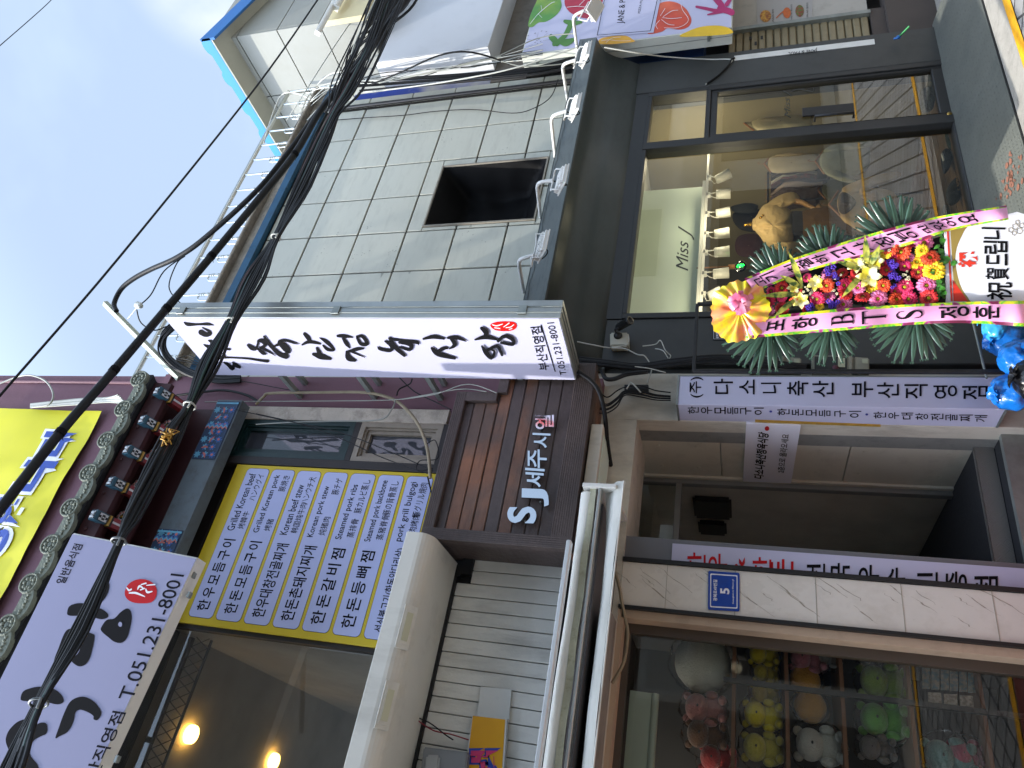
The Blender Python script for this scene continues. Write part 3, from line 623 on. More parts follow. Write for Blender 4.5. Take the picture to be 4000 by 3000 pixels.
for (px, py) in ((740, 2325), (756, 2248), (458, 2966)):
    c0 = atY(px, py, 3.955); hg.obox(c0, (.018, 0, 0), (0, .016, 0), (0, 0, .008)); hg.tube([c0 + Vector((-.02, -.01, -.008)), c0 + Vector((.02, -.01, -.008))], .005, 6)
hg.build('hinge', galv, sg)
br_ = M()
for xx in (1.15, 0.2, -.8): br_.box(xx, xx + .04, 4.02, 4.55, 5.98, 6.02)
br_.build('wall_bracket', galv, sg)

# ---- yellow menu board
mb = thing('menu_board', (1.64, 4.7, 4.05), 'yellow menu board with seven white rounded rows of Korean, English and Chinese dishes', 'menu board')
M().box(0.985, 2.295, 4.672, 4.70, 4.02, 5.885).build('board', mat('yellow_vinyl', '#ccb214', 0.45, var=.04), mb, bevel=.002)
PM = Plane('Y', 4.672); grey_vinyl2 = mat('menu_row_vinyl', '#b3badf', .5, var=.03, spec=.25)
z1 = atY(730, 2416, 4.672).z; z7 = atY(1420, 2487, 4.672).z; pit = (z1 - z7) / 6; hh = pit * .875
rows = [('한우모듬구이', 'Grilled Korean beef', '烤韓牛', 'ハンウグイ'), ('한돈모듬구이', 'Grilled Korean pork', '烤豬', '豚焼き'), ('한우대창전골찌개', 'Korean beef stew', '韩国炖牛肉', 'ハンウチ犬'), ('한돈촌돼지찌개', 'Korean pork stew', '炖猪肉', '豚チゲ'), ('한돈갈비찜', 'Steamed pork ribs', '蒸排骨', '豚カルビ蒸し'), ('한돈등뼈찜', 'Steamed pork backbone', '蒸豬脊骨', '豚の背骨蒸し'), ('석쇠불고기(한돈앞다리살)', 'pork grill bulgogi', '猪肉烤肉', '豚グリル焼肉')]
edge = M()
for i, (ko, en, zh, ja) in enumerate(rows):
    pill = M(); tx = M(); zt = 5.845 - i * (5.845 - 4.05 - hh) / 6 if False else z1 - i * pit; zb = zt - hh; xl, xr = 1.035, 2.262
    def rr(g, rad, y):
        pts = []
        for (ccx, ccz, a0) in ((xr - rad - g, zt - rad - g, 0), (xl + rad + g, zt - rad - g, 90), (xl + rad + g, zb + rad + g, 180), (xr - rad - g, zb + rad + g, 270)):
            for s in range(6): a = math.radians(a0 + s * 18); pts.append((ccx + rad * math.cos(a), y, ccz + rad * math.sin(a)))
        return pts
    edge.poly(rr(-.003, .036, 4.6705)); pill.poly(rr(0, .034, 4.669))
    y = 4.6675; kw = .40 + .02 * len(ko) if len(ko) < 9 else .60
    kz0, kz1 = zb + hh * .27, zb + hh * (.78 if len(ko) < 9 else .70)
    if len(ko) < 8 and len(ko) > 4: kw = .56
    letters(tx, ko, (xl + .05, y, kz0), (xl + .05 + kw, y, kz0), (xl + .05, y, kz1), bold=.012, space=1.25 if len(ko) < 7 else 1.0)
    ex = xl + .68; ew = min(.50, .0265 * len(en))
    if i == 6: ex = xl + .70; ew = .48
    letters(tx, en, (ex, y, zb + hh * .52), (ex + ew, y, zb + hh * .52), (ex, y, zb + hh * .84), bold=.004)
    letters(tx, zh, (ex + .02, y, zb + hh * .13), (ex + .02 + .062 * len(zh) * .8, y, zb + hh * .13), (ex + .02, y, zb + hh * .42))
    jw = .052 * len(ja) * .9; letters(tx, ja, (xr - .05 - jw, y, zb + hh * .13), (xr - .05, y, zb + hh * .13), (xr - .05 - jw, y, zb + hh * .44))
    po_ = pill.build('row_panel', grey_vinyl2, mb); tx.build('lettering', navy, po_)
edge.build('row_outline', navy, mb)

# ---- timber clad sign box over the stairway
wb = thing('timber_sign_box', (2.4, 4.5, 2.87), 'dark timber clad sign box with chrome letters over the stairway', 'sign')
plank = mat('weathered_planks', '#57443a', 0.45, var=0.35, vs=3, dirt=0.5, dcol='#120d0b', ds=1.4, streak=.12, bump=.25, bs=30, col2='#7c5138', c2s=1.9)
plank2 = mat('grey_brown_planks', '#4a3f3c', 0.5, var=0.3, vs=5, dirt=0.3, dcol='#1e1918', ds=2, streak=.1, bump=.25, bs=30)
x0b, x1b, zb0, zb1 = 1.655, 3.10, 2.885, 3.925
core = M(); core.box(x0b + .02, x1b - .25, 4.40, 4.79, zb0 + .03, zb1 - .01); core.box(x1b - .26, x1b - .02, 4.40, 4.79, zb0 + .03, 3.60); core.build('box_body', plank2, wb)
z = 3.03; n_ = 0; random.seed(5); pa = M(); pb = M()
while z < 3.84:
    xr = 2.76 if z > 3.56 else 3.02
    (pb if n_ in (0, 1, 2, 4, 8) else pa).box(1.735, xr, 4.385 + random.uniform(0, .006), 4.41, z, min(z + .086, 3.845)); z += .094; n_ += 1
pa.build('plank_row', plank, wb, bevel=.004); pb.build('plank_row', plank2, wb, bevel=.004)
fr = M()
fr.box(x0b, 1.735, 4.35, 4.42, zb0, zb1); fr.box(1.735, 2.835, 4.35, 4.42, 3.845, zb1); fr.box(2.76, 2.835, 4.351, 4.42, 3.60, 3.845); fr.box(2.835, x1b, 4.35, 4.42, 3.53, 3.605); fr.box(1.735, x1b, 4.35, 4.42, zb0, 3.025); fr.box(3.02, x1b, 4.351, 4.42, 3.025, 3.53)
for k in range(9):                                           # fine grooves along the frame boards
    fr.box(1.74, x1b - .01, 4.347, 4.35, zb0 + .012 + k * .015, zb0 + .018 + k * .015)
    if k < 5: fr.box(x0b + .01 + k * .015, x0b + .016 + k * .015, 4.347, 4.35, zb0 + .02, zb1 - .02); fr.box(1.74, 2.82, 4.347, 4.35, 3.852 + k * .015, 3.858 + k * .015)
fr.build('box_frame', plank2, wb, bevel=.004)
un = M()
for k in range(4): un.box(x0b + .01, x1b - .01, 4.40 + k * .098, 4.49 + k * .098, zb0 + .005, zb0 + .03)
un.build('underside', plank, wb)
chrome = mat('chrome', '#c9ced4', 0.10, metal=1.0, var=.04)
PS = Plane('Y', 4.36); lt = M()
for ch, bl, br, tl in (('S', (2098, 2051), (2098, 1985), (1984, 2047)), ('J', (2146, 1985), (2146, 1917), (2040, 1980)), ('세', (2131, 1911), (2130, 1838), (2054, 1905)), ('주', (2139, 1836), (2138, 1763), (2064, 1832)), ('시', (2153, 1757), (2153, 1700), (2082, 1753)), ('엘', (2166, 1685), (2166, 1627), (2091, 1682))):
    letters(lt, ch, PS(*bl), PS(*br), PS(*tl), depth=.022, bold=.035 if ch in 'SJ' else .014)
lt.build('chrome_lettering', chrome, wb)
for k, (px, py) in enumerate(((2050, 2035), (2110, 1960), (2095, 1870), (2105, 1795))):
    M().tube([PS(px, py), PS(px, py) + Vector((0, .03, 0))], .006, 6).build('stand_off', galv, wb)

# ---- vertical light box on the cream pier
lx = thing('light_box_sign', (3.0, 4.68, 0.46), 'tall white light box with black Korean letters on two sides, on the cream pier', 'sign')
zt, zb_ = atY(2648, 1567, 4.575).z, atY(3928, 1601, 4.575).z
M().box(2.893, 3.14, 4.575, 4.80, zb_, zt).build('cabinet', vinyl, lx, bevel=.003)
ed = M(); ed.box(2.888, 3.145, 4.57, 4.80, zt, zt + .012); ed.box(2.888, 3.145, 4.57, 4.80, zb_ - .012, zb_); ed.box(3.14, 3.146, 4.572, 4.80, zb_, zt); ed.build('edge_trim', galv, lx)
PF = Plane('Y', 4.575); PL = Plane('X', 2.893); k7 = C(2000, 1000, 1.659); k8 = C(3000, 1000, 1.659)
t1 = M(); t2 = M()
def ch(m, pl, c, k, x0, x1, y0, y1, **kw): pxletters(m, pl, c, k(x1, y1)[:2], k(x1, y0)[:2], k(x0, y1)[:2], .003, **kw)
for c, k, x0, x1, y0, y1 in (('(주)', k7, 1150, 1240, 783, 918), ('다', k7, 1305, 1432, 795, 895), ('소', k7, 1472, 1572, 800, 897), ('니', k7, 1612, 1745, 820, 890), ('축', k8, 122, 262, 808, 905), ('산', k8, 285, 425, 808, 915), ('부', k8, 542, 682, 812, 915), ('산', k8, 705, 848, 818, 922), ('직', k8, 882, 1036, 830, 925), ('영', k8, 1070, 1226, 838, 925), ('점', k8, 1256, 1424, 842, 930)):
    ch(t1, PF, c, k, x0, x1, y0, y1, bold=.008)
xs = [('한', k7, 1140, 1210), ('우', k7, 1225, 1298), ('모', k7, 1312, 1385), ('듬', k7, 1396, 1466), ('구', k7, 1478, 1552), ('이', k7, 1568, 1632)]
for i, (c, k, x0, x1) in enumerate(xs): ch(t2, PL, c, k, x0, x1, 975 + i * 1.5, 1022 + i * 1.5, bold=.008)
for c, x0, x1 in (('한', 60, 140), ('돈', 155, 230), ('모', 245, 315), ('듬', 330, 405), ('구', 430, 505), ('이', 525, 605), ('한', 685, 765), ('우', 780, 850), ('대', 865, 942), ('창', 955, 1038), ('전', 1055, 1137), ('골', 1150, 1228), ('찌', 1240, 1328), ('개', 1340, 1422)):
    y0 = 986 + (x0 / 1420) * 48; ch(t2, PL, c, k8, x0, x1, y0, y0 + 44, bold=.008)
t1.build('lettering', navy, lx); t2.build('lettering', navy, lx)
d2 = M()
for x, y in ((18, 1008), (640, 1027)): blob(d2, PL, [k8(x + 9 * math.cos(a), y + 7 * math.sin(a))[:2] for a in [i * .785 for i in range(8)]], .003)
d2.build('bullet_dot', mat('blue_ink', '#2a2f8f', .4, var=0), lx)
# ---- white panel inside the stairway
ps = thing('stairway_panel', (2.87, 5.3, 1.2), 'white panel pointing to the second floor, on the panelled stairway wall', 'sign')
PR = Plane('X', 2.878)
m_ = M(); face_box(m_, PR, [(2915, 1655), (3128, 1664), (3090, 1888), (2902, 1881)], .02); m_.build('board', mat('bright_white_vinyl', '#e6e6f2', .45, var=.03), ps)
m_ = M(); pxletters(m_, PR, '다소니축산정육식당', (2982, 1872), (3005, 1690), (2943, 1868), .003, bold=.03, shear=.15); pxletters(m_, PR, '2층으로 올라오세요', (3063, 1848), (3084, 1698), (3036, 1845), .003, bold=.01); m_.build('lettering', ink, ps)
m_ = M(); blob(m_, PR, [(2996 + 9 * math.cos(a), 1674 + 9 * math.sin(a)) for a in [i * .785 for i in range(8)]], .003); m_.build('red_seal', red_ink, ps)
ye = thing('yellow_notice', (2.89, 4.88, 1.0), 'thin yellow bamboo framed notice edge beside the light box', 'notice')
m_ = M(); PY_ = Plane('X', 2.888); face_box(m_, PY_, [(2950, 1641), (3440, 1660), (3440, 1668), (2950, 1650)], .006); m_.build('board', mat('bamboo', '#b08a32', .5, var=.3, vs=20), ye)
# ---- certification strip left of the stairway
cs = thing('certification_strip', (1.88, 4.84, 0.2), 'tall white strip with red and black Korean letters beside the marble pier', 'sign')
M().box(1.801, 1.935, 4.828, 4.84, .12, atY(2626, 2140, 4.83).z).build('board', vinyl, cs)
PC = Plane('Y', 4.828); k3 = C(2000, 2000, 1.659); k4 = C(3000, 2000, 1.659); ra = M(); ba = M()
W_ = 150
for c, k, x0, x1, y0 in (('한', k3, 1135, 1255, 262), ('우', k3, 1270, 1395, 270), ('&', k3, 1435, 1510, 292), ('한', k3, 1558, 1680, 292), ('돈', k4, 15, 165, 305)): ch(ra, PC, c, k, x0, x1, y0, y0 + W_, bold=.015)
for c, x0, x1, y0 in (('전', 250, 370, 335), ('국', 405, 530, 330), ('우', 585, 720, 342), ('수', 755, 890, 360), ('인', 965, 1100, 390), ('증', 1150, 1290, 385), ('점', 1335, 1490, 415)): ch(ba, PC, c, k4, x0, x1, y0, y0 + W_, bold=.015)
def clipx(m, xmin):                                          # the strip's left half of each letter was cut off with the board
    b = bmesh.new(); me = bpy.data.meshes.new('t'); me.from_pydata(m.v, [], m.f); b.from_mesh(me)
    r = bmesh.ops.bisect_plane(b, geom=b.verts[:] + b.edges[:] + b.faces[:], plane_co=(xmin, 0, 0), plane_no=(1, 0, 0), clear_inner=True)
    b.verts.index_update(); m2 = M(); m2.add([v.co[:] for v in b.verts], [[v.index for v in f.verts] for f in b.faces]); b.free(); return m2
clipx(ra, 1.803).build('lettering', red_ink, cs, label='red letters'); clipx(ba, 1.803).build('lettering', ink, cs, label='black letters')
# ---- house number plate
np_ = thing('house_number_plate', (1.69, 4.79, 2.0), 'blue house number plate with a white 5 on the marble pier', 'number plate')
PN = Plane('Y', 4.79); kp = C(2300, 1950, 2.552); bl_ = mat('plate_blue', '#12409a', .3, var=.03)
def rrect(plane, cs, rad, off, k=5):
    P3 = [plane(x, y, off) for x, y in cs]; o = []
    for i in range(4):
        p, a, b = P3[i], P3[i - 1], P3[(i + 1) % 4]; da = (a - p).normalized() * rad; db = (b - p).normalized() * rad
        for j in range(k + 1):
            t = j / k; o.append(p + da * (1 - t) ** 2 + db * t ** 2)
    return o
cs_ = [kp(1192, 713), kp(1503, 735), kp(1503, 1118), kp(1188, 1100)]
m_ = M(); m_.prism(rrect(PN, cs_, .012, 0), (0, .006, 0)); m_.build('plate', bl_, np_)
def inset(cs, f): cx_ = sum(c[0] for c in cs) / 4; cy_ = sum(c[1] for c in cs) / 4; return [(cx_ + (x - cx_) * f, cy_ + (y - cy_) * f) for x, y in cs]
m_ = M(); m_.poly(rrect(PN, inset(cs_, .87), .008, .002)); m_.build('white_border', white_ink, np_)
m_ = M(); m_.poly(rrect(PN, inset(cs_, .81), .007, .003)); m_.build('blue_field', bl_, np_)
m_ = M(); pxletters(m_, PN, '광복로49번길', kp(1280, 1015), kp(1280, 803), kp(1240, 1013), .004, bold=.02); pxletters(m_, PN, '5', kp(1402, 948), kp(1402, 888), kp(1310, 944), .004, bold=.03); pxletters(m_, PN, 'Gwangbok-ro 49beon-gil', kp(1450, 1045), kp(1448, 800), kp(1430, 1043), .004, bold=.01); m_.build('lettering', white_ink, np_)
# ---- yellow banner high on the wall
yb = thing('yellow_banner', (1.8, 4.66, 7.3), 'bright yellow fabric banner with blue outlined letters high on the burgundy wall', 'banner')
PB = Plane('Y', 4.64); kb = C(0, 1400, 2.765)
def fab(x, z): return 4.645 + noise.noise(Vector((x * 2.2, z * 1.2, 0))) * .026 + noise.noise(Vector((x * 5, z * 3 + x * 3, 3))) * .010
c0, c1 = PB(395, 1604), PB(180, 2000); dirb = (c1 - c0).normalized(); tr_ = PB(5, 1600)
up_ = Vector((0, 0, 1)); m_ = M(); NX, NZ = 60, 22; vs = []
for j in range(NZ + 1):
    for i in range(NX + 1):
        p = c0 + dirb * (i / NX * 4.2) + up_ * (j / NZ * 1.7)
        vs.append((p.x, fab(p.x, p.z), p.z))
m_.add(vs, [(j * (NX + 1) + i, j * (NX + 1) + i + 1, (j + 1) * (NX + 1) + i + 1, (j + 1) * (NX + 1) + i) for j in range(NZ) for i in range(NX)], 0, True)
m_.build('fabric', mat('yellow_fabric', '#d8d020', .55, var=.05, subsurf=0), yb)
wl_ = M(); bl2 = M()
for c, BL, BR, TL in (('다', (690, 1072), (858, 757), (400, 1052)), ('니', (430, 1460), (645, 1120), (130, 1435)), ('합', (190, 1845), (395, 1500), (-120, 1800)), ('영', (-60, 2215), (160, 1870), (-370, 2150)), ('환', (-310, 2590), (-90, 2250), (-620, 2520))):
    for m2, bo, o_ in ((wl_, .10, .012), (bl2, .05, .016)):
        gx = .10 if o_ < .014 else .0; ex_ = 1.12; TL2 = (BL[0] + (TL[0] - BL[0]) * ex_, BL[1] + (TL[1] - BL[1]) * ex_); ux, uy, wx, wy = BR[0] - BL[0], BR[1] - BL[1], TL2[0] - BL[0], TL2[1] - BL[1]
        q0 = (BL[0] - ux * gx - wx * gx, BL[1] - uy * gx - wy * gx); q1 = (q0[0] + ux * (1 + 2 * gx), q0[1] + uy * (1 + 2 * gx)); q2 = (q0[0] + wx * (1 + 2 * gx), q0[1] + wy * (1 + 2 * gx))
        g_ = M(); pxletters(g_, PB, c, kb(*q0), kb(*q1), kb(*q2), 0, bold=bo); m2.add([(v[0], fab(v[0], v[2]) - o_, v[2]) for v in g_.v], g_.f)
wl_.build('letter_outline', white_ink, yb); bl2.build('lettering', mat('banner_blue', '#2346a0', .5, var=.03), yb)
# ---- small yellow sign at the left edge, switch box and bare white plate
kr = C(1000, 2000, 1.659)
sy = thing('small_yellow_sign', (0.6, 4.74, 3.1), 'small yellow sign with pink letters outlined in blue, on the white boards', 'sign')
PYS = Plane('Y', 4.70)
q_ = [kr(1405, 1320), kr(1615, 1345), kr(1580, 1900), kr(1340, 1860)]
m_ = M(); face_box(m_, PYS, [kr(1402, 1315), kr(1625, 1340), kr(1590, 1900), kr(1330, 1860)], .05); m_.build('cabinet', white_metal, sy)
m_ = M(); m_.poly([PYS(*p, .002) for p in q_]); m_.build('face', mat('amber_vinyl', '#dc9f10', .35, var=.04), sy)
m_ = M(); pxletters(m_, PYS, '냅', kr(1592, 1736), kr(1589, 1529), kr(1378, 1736), .004, bold=.10); m_.build('letter_outline', mat('cobalt_ink', '#1f3fa0', .4, var=0), sy)
m_ = M(); pxletters(m_, PYS, '냅', kr(1575, 1720), kr(1572, 1545), kr(1392, 1720), .006, bold=.045); m_.build('lettering', mat('pink_ink', '#c9346a', .4, var=0), sy)
m_ = M(); PBW = Plane('Y', 4.735); face_box(m_, PBW, [kr(1455, 1130), kr(1655, 1150), kr(1640, 1345), kr(1430, 1320)], .012)
tag(m_.build('blank_plate', white_metal, bevel=.002), 'bare white metal plate screwed to the boards above the small yellow sign', 'plate')
sb = thing('switch_box', (0.55, 4.7, 3.2), 'grey electrical switch box on the white boards', 'switch box')
m_ = M(); PSB = Plane('Y', 4.64); face_box(m_, PSB, [kr(1085, 1522), kr(1372, 1555), kr(1330, 1900), kr(1040, 1880)], .11); m_.build('box_body', mat('box_grey', '#85888a', .5, var=.08), sb, bevel=.008, seg=2)
m_ = M(); PSB2 = Plane('Y', 4.615); face_box(m_, PSB2, [kr(1100, 1570), kr(1190, 1575), kr(1160, 1900), kr(1060, 1880)], .03); m_.build('cover', mat('box_light', '#a3a5a4', .5, var=.05), sb, bevel=.012, seg=2)

# ================================================================ PROJECTING SIGN
bs = thing('projecting_sign', (2.97, 3.9, 2.98), 'tall white projecting sign with black brush letters down its face, over the street', 'sign')
PBd = Plane('X', 2.95)
co = [PBd(639, 1241), PBd(2189, 1241), PBd(2252, 1483), PBd(832, 1464)]
thk = atY(2203, 1147, 3.57).x - 2.95
m_ = M(); m_.prism(co, (thk, 0, 0)); m_.build('cabinet', alu, bs, bevel=.004)
ce = sum(co, Vector()) / 4
m_ = M(); m_.poly([v + (ce - v).normalized() * .012 + Vector((-.003, 0, 0)) for v in co]); m_.build('face', vinyl, bs)
rim = M()
for t_ in (.30, .62):                                        # seams on the street edge
    a, b = co[0] + Vector((thk * t_, -.003, 0)), co[1] + Vector((thk * t_, -.003, 0)); rim.tube([a, b], .005, 6)
for t_ in (.3, .62): a, b = co[1] + Vector((thk * t_, 0, -.003)), co[2] + Vector((thk * t_, 0, -.003)); rim.tube([a, b], .005, 6)
rim.build('edge_seam', galv, bs)
hm = M()
for t_ in (.045, .47, .915):
    c_ = co[0].lerp(co[1], t_) + Vector((thk * .45, -.006, 0)); hm.obox(c_, (.03, 0, 0), (0, .006, 0), (0, 0, .028)); hm.tube([c_ + Vector((-.035, -.005, -.03)), c_ + Vector((-.035, -.005, .03))], .007, 6)
hm.build('hinge', galv, bs)
kA = C(550, 1200, 2.765); k6 = C(1000, 1000, 1.659)
sA = [[(470, 165, 15), (510, 185, 40), (620, 185, 24), (720, 182, 34), (785, 195, 8)], [(650, 270, 60), (700, 295, 55), (745, 285, 45), (735, 258, 30), (665, 222, 12)],
      [(680, 405, 12), (740, 430, 40), (850, 445, 35), (960, 455, 26)], [(735, 360, 20), (765, 378, 40), (760, 420, 28)], [(812, 335, 12), (850, 375, 34), (840, 440, 30)],
      [(715, 545, 45), (820, 545, 40), (960, 545, 18), (1150, 555, 20), (1290, 575, 26), (1368, 583, 34)], [(885, 500, 14), (895, 530, 40)],
      [(890, 595, 10), (940, 620, 34), (990, 665, 40), (1000, 620, 22), (990, 592, 12)], [(990, 595, 12), (1030, 630, 40), (1068, 650, 28)],
      [(1158, 410, 30), (1200, 440, 50), (1240, 450, 34), (1262, 400, 22), (1275, 362, 34), (1320, 370, 50), (1345, 405, 40), (1300, 440, 30)], [(1270, 455, 26), (1320, 495, 40), (1348, 508, 16)], [(1285, 430, 16), (1370, 475, 22), (1455, 525, 6)],
      [(1330, 315, 20), (1365, 370, 34), (1420, 440, 36), (1500, 510, 46), (1570, 535, 52)], [(1440, 420, 20), (1490, 400, 34), (1500, 365, 30), (1570, 362, 26), (1655, 388, 20), (1700, 400, 6)], [(1500, 385, 50), (1560, 440, 70), (1590, 480, 50), (1560, 500, 26)]]
s6 = [[(315, 505, 22), (338, 530, 30), (352, 553, 20)], [(300, 575, 12), (345, 556, 24), (415, 568, 14)], [(412, 530, 5), (455, 555, 26), (505, 607, 14), (465, 606, 22), (435, 580, 12)], [(372, 636, 20), (420, 650, 40), (482, 666, 18)], [(395, 598, 18), (412, 632, 30)],
      [(530, 518, 18), (575, 520, 24), (628, 528, 5)], [(565, 535, 18), (588, 570, 26), (608, 597, 6)], [(655, 522, 16), (690, 522, 22), (720, 568, 24), (680, 570, 22), (655, 530, 16)], [(588, 620, 16), (600, 660, 38), (640, 678, 18)], [(600, 620, 20), (650, 605, 24), (695, 600, 12)], [(620, 622, 12), (705, 657, 5)],
      [(838, 552, 14), (880, 585, 26), (868, 612, 24), (805, 603, 20), (790, 590, 10)], [(865, 532, 18), (905, 595, 26), (962, 645, 20)], [(875, 540, 16), (960, 550, 16), (1040, 560, 22), (1056, 576, 5)], [(930, 560, 18), (1000, 572, 30), (995, 608, 20), (930, 590, 12)],
      [(1085, 537, 14), (1150, 524, 26), (1218, 537, 12)], [(1245, 530, 18), (1300, 530, 24), (1362, 553, 6)], [(1265, 535, 22), (1288, 575, 28), (1252, 602, 8)], [(1140, 598, 18), (1180, 635, 32), (1288, 664, 16)], [(1172, 625, 20), (1212, 600, 26), (1242, 600, 8)],
      [(1462, 468, 22), (1490, 495, 34), (1482, 522, 16)], [(1420, 542, 12), (1485, 526, 28), (1558, 542, 12)], [(1570, 550, 22), (1610, 520, 24), (1660, 540, 24), (1665, 575, 18), (1590, 562, 18)], [(1465, 585, 14), (1490, 625, 30), (1525, 662, 22), (1545, 620, 16), (1510, 600, 12)], [(1500, 610, 20), (1560, 585, 22), (1595, 640, 20)]]
L = M(); brush(L, PBd, [[kA(*p) for p in s] for s in sA], .006); brush(L, PBd, [[k6(*p) for p in s] for s in s6], .006); L.build('brush_lettering', ink, bs)
L = M(); pxletters(L, PBd, '부산직영점', k7(245, 738), k7(190, 455), k7(178, 742), .006, bold=.012); L.build('small_lettering', navy, bs); L = M(); pxletters(L, PBd, 'T.051.231-8001', k7(355, 770), k7(272, 430), k7(313, 772), .006); L.build('telephone_number', navy, bs); L = M()
a, b = PBd(*k7(187, 445), .006), PBd(*k7(280, 750), .006); w_ = Vector((0, 0, .004)); L.quad(a - w_, b - w_, b + w_, a + w_); L.build('underline', navy, bs)
S = M(); blob(S, PBd, [k6(*p) for p in [(1518, 450), (1540, 432), (1600, 424), (1670, 428), (1690, 452), (1672, 478), (1620, 488), (1550, 480)]], .006); S.build('red_seal', mat('bright_red_ink', '#cf1410', .4, var=0), bs)
S = M(); brush(S, PBd, [[k6(1530, 445, 4), k6(1560, 452, 7), k6(1600, 440, 4)], [k6(1545, 465, 4), k6(1580, 470, 6)], [k6(1605, 460, 4), k6(1640, 435, 7)], [k6(1620, 465, 5), k6(1650, 460, 5), k6(1670, 445, 4)], [k6(1640, 475, 4), k6(1660, 470, 4)]], .0075); S.build('seal_lettering', white_ink, bs)
# arms that carry it
for t_ in (.2, .43, .62, .86):
    p = co[3].lerp(co[2], t_); m_ = M()
    m_.obox(Vector((2.99, (p.y + 4.7) / 2, p.z)), (.02, 0, 0), (0, (4.7 - p.y) / 2, 0), (0, 0, .02)); m_.obox(Vector((3.13, (p.y + 4.7) / 2, p.z)), (.02, 0, 0), (0, (4.7 - p.y) / 2, 0), (0, 0, .02)); m_.build('support_arm', galv, bs)
# ================================================================ PANELLED BUILDING WITH THE CLOTHES SHOP
pbld = thing('panelled_building', (5.3, 4.8, 0), 'two storey building clad in dirty pale panels above a dark clothes shop front', 'building')
random.seed(21)
panel_m = mat('pale_wall_panel', '#babaac', 0.42, var=0.05, vs=1.5, dirt=0.22, dcol='#5d5c53', ds=1.1, streak=.25, coat=.15)
joint = mat('dirty_joint', '#37342f', .9, var=.2, vs=12)
xs_ = [3.205, 3.45, 3.985, 4.525, 5.065, 5.60, 6.135, 6.67, 7.235]; zs_ = [3.30, 3.50, 4.06, 4.605, 5.15, 5.705, 6.285, 6.83]
bk = M(); bk.box(3.2, 5.115, 4.815, 5.1, 3.2, 6.86); bk.box(6.03, 7.46, 4.815, 5.1, 3.2, 6.86); bk.box(5.115, 6.03, 4.815, 5.1, 3.2, 3.79); bk.box(5.115, 6.03, 4.815, 5.1, 4.98, 6.86); bk.build('panel_joints', joint, pbld)
pm_ = M()
wx0, wx1, wz0, wz1 = 5.115, 6.03, 3.79, 4.98
for i in range(len(xs_) - 1):
    for j in range(len(zs_) - 1):
        x0, x1, z0, z1 = xs_[i] + .009, xs_[i + 1] - .009, zs_[j] + .009, zs_[j + 1] - .009
        rects = [(x0, x1, z0, z1)]
        if x0 < wx1 and x1 > wx0 and z0 < wz1 and z1 > wz0:
            rects = []
            if z1 > wz1: rects.append((x0, x1, wz1 + .005, z1))
            if z0 < wz0: rects.append((x0, x1, z0, wz0 - .005))
            za, zb = max(z0, wz0), min(z1, wz1)
            if x0 < wx0 - .02: rects.append((x0, wx0 - .005, za, zb))
            if x1 > wx1 + .02: rects.append((wx1 + .005, x1, za, zb))
        for a, b, c, d in rects:
            if b - a > .012 and d - c > .012:
                y = 4.80 + random.uniform(-.0015, .0015); pm_.box(a, b, y, 4.818, c, d)
for j in range(len(zs_) - 1): pm_.box(7.29, 7.45, 4.80, 4.818, zs_[j] + .006, zs_[j + 1] - .006)
pm_.build('wall_cladding', panel_m, pbld, bevel=.003)
# dirt rubbed along the joints
gr = M()
for i in range(1, len(xs_) - 1):
    for j in range(len(zs_) - 1):
        for k in range(random.choice((0, 0, 0, 1))):
            w_ = random.uniform(.02, .08); z = random.uniform(zs_[j], zs_[j + 1] - .06); h = random.uniform(.012, .05)
            if wx0 - .05 < xs_[i] < wx1 + .05 and wz0 - .1 < z < wz1 + .05: continue
            s_ = random.choice((-1, 1)); x = xs_[i] + s_ * .006
            gr.poly([(x, 4.797, z), (x + s_ * w_ * .5, 4.797, z + h * .25), (x + s_ * w_, 4.797, z + h * .5), (x + s_ * w_ * .4, 4.797, z + h * .8), (x, 4.797, z + h)])
for q in range(26):
    x = random.uniform(3.4, 7.1); z = random.uniform(3.6, 6.7)
    if wx0 - .1 < x < wx1 + .1 and wz0 - .1 < z < wz1 + .1: continue
    for k in range(random.randint(3, 8)):
        xx, zz = x + random.gauss(0, .03), z + random.gauss(0, .05); r = random.uniform(.003, .009)
        gr.poly([(xx + r * math.cos(a) * random.uniform(.6, 1.6), 4.797, zz + r * math.sin(a)) for a in [t * 1.047 for t in range(6)]])
gs = bpy.data.materials.new('smudge'); gs.use_nodes = True; nn_ = gs.node_tree.nodes; bb_ = nn_['Principled BSDF']; bb_.inputs['Base Color'].default_value = (.16, .155, .13, 1); bb_.inputs['Roughness'].default_value = .8; bb_.inputs['Alpha'].default_value = .3
gr.build('grime', gs, pbld)
wf = M()
for (a, b, c, d) in ((wx0, wx0 + .016, wz0, wz1), (wx1 - .016, wx1, wz0, wz1), (wx0 + .016, wx1 - .016, wz0, wz0 + .016), (wx0 + .016, wx1 - .016, wz1 - .016, wz1)): wf.box(a, b, 4.785, 4.83, c, d)
wo = wf.build('window_frame', mat('weathered_frame', '#8a8478', .7, var=.2, dirt=.5, dcol='#26231f', ds=5), pbld)
bp_ = mat('black_plastic_sheet', '#030304', .6, var=.1, bump=.2, bs=8, spec=.15)
sh = M(); NX, NZ = 26, 30; vs = []
for j in range(NZ + 1):
    for i in range(NX + 1):
        x = wx0 + .02 + (wx1 - wx0 - .04) * i / NX; z = wz0 + .02 + (wz1 - wz0 - .04) * j / NZ
        e_ = min(i / NX, 1 - i / NX, j / NZ, 1 - j / NZ); y = 4.80 + .34 * min(1, e_ * 5) + noise.noise(Vector((x * 3 + z * 2, z * 4 - x, 1))) * .05 * min(1, e_ * 6)
        vs.append((x, y, z))
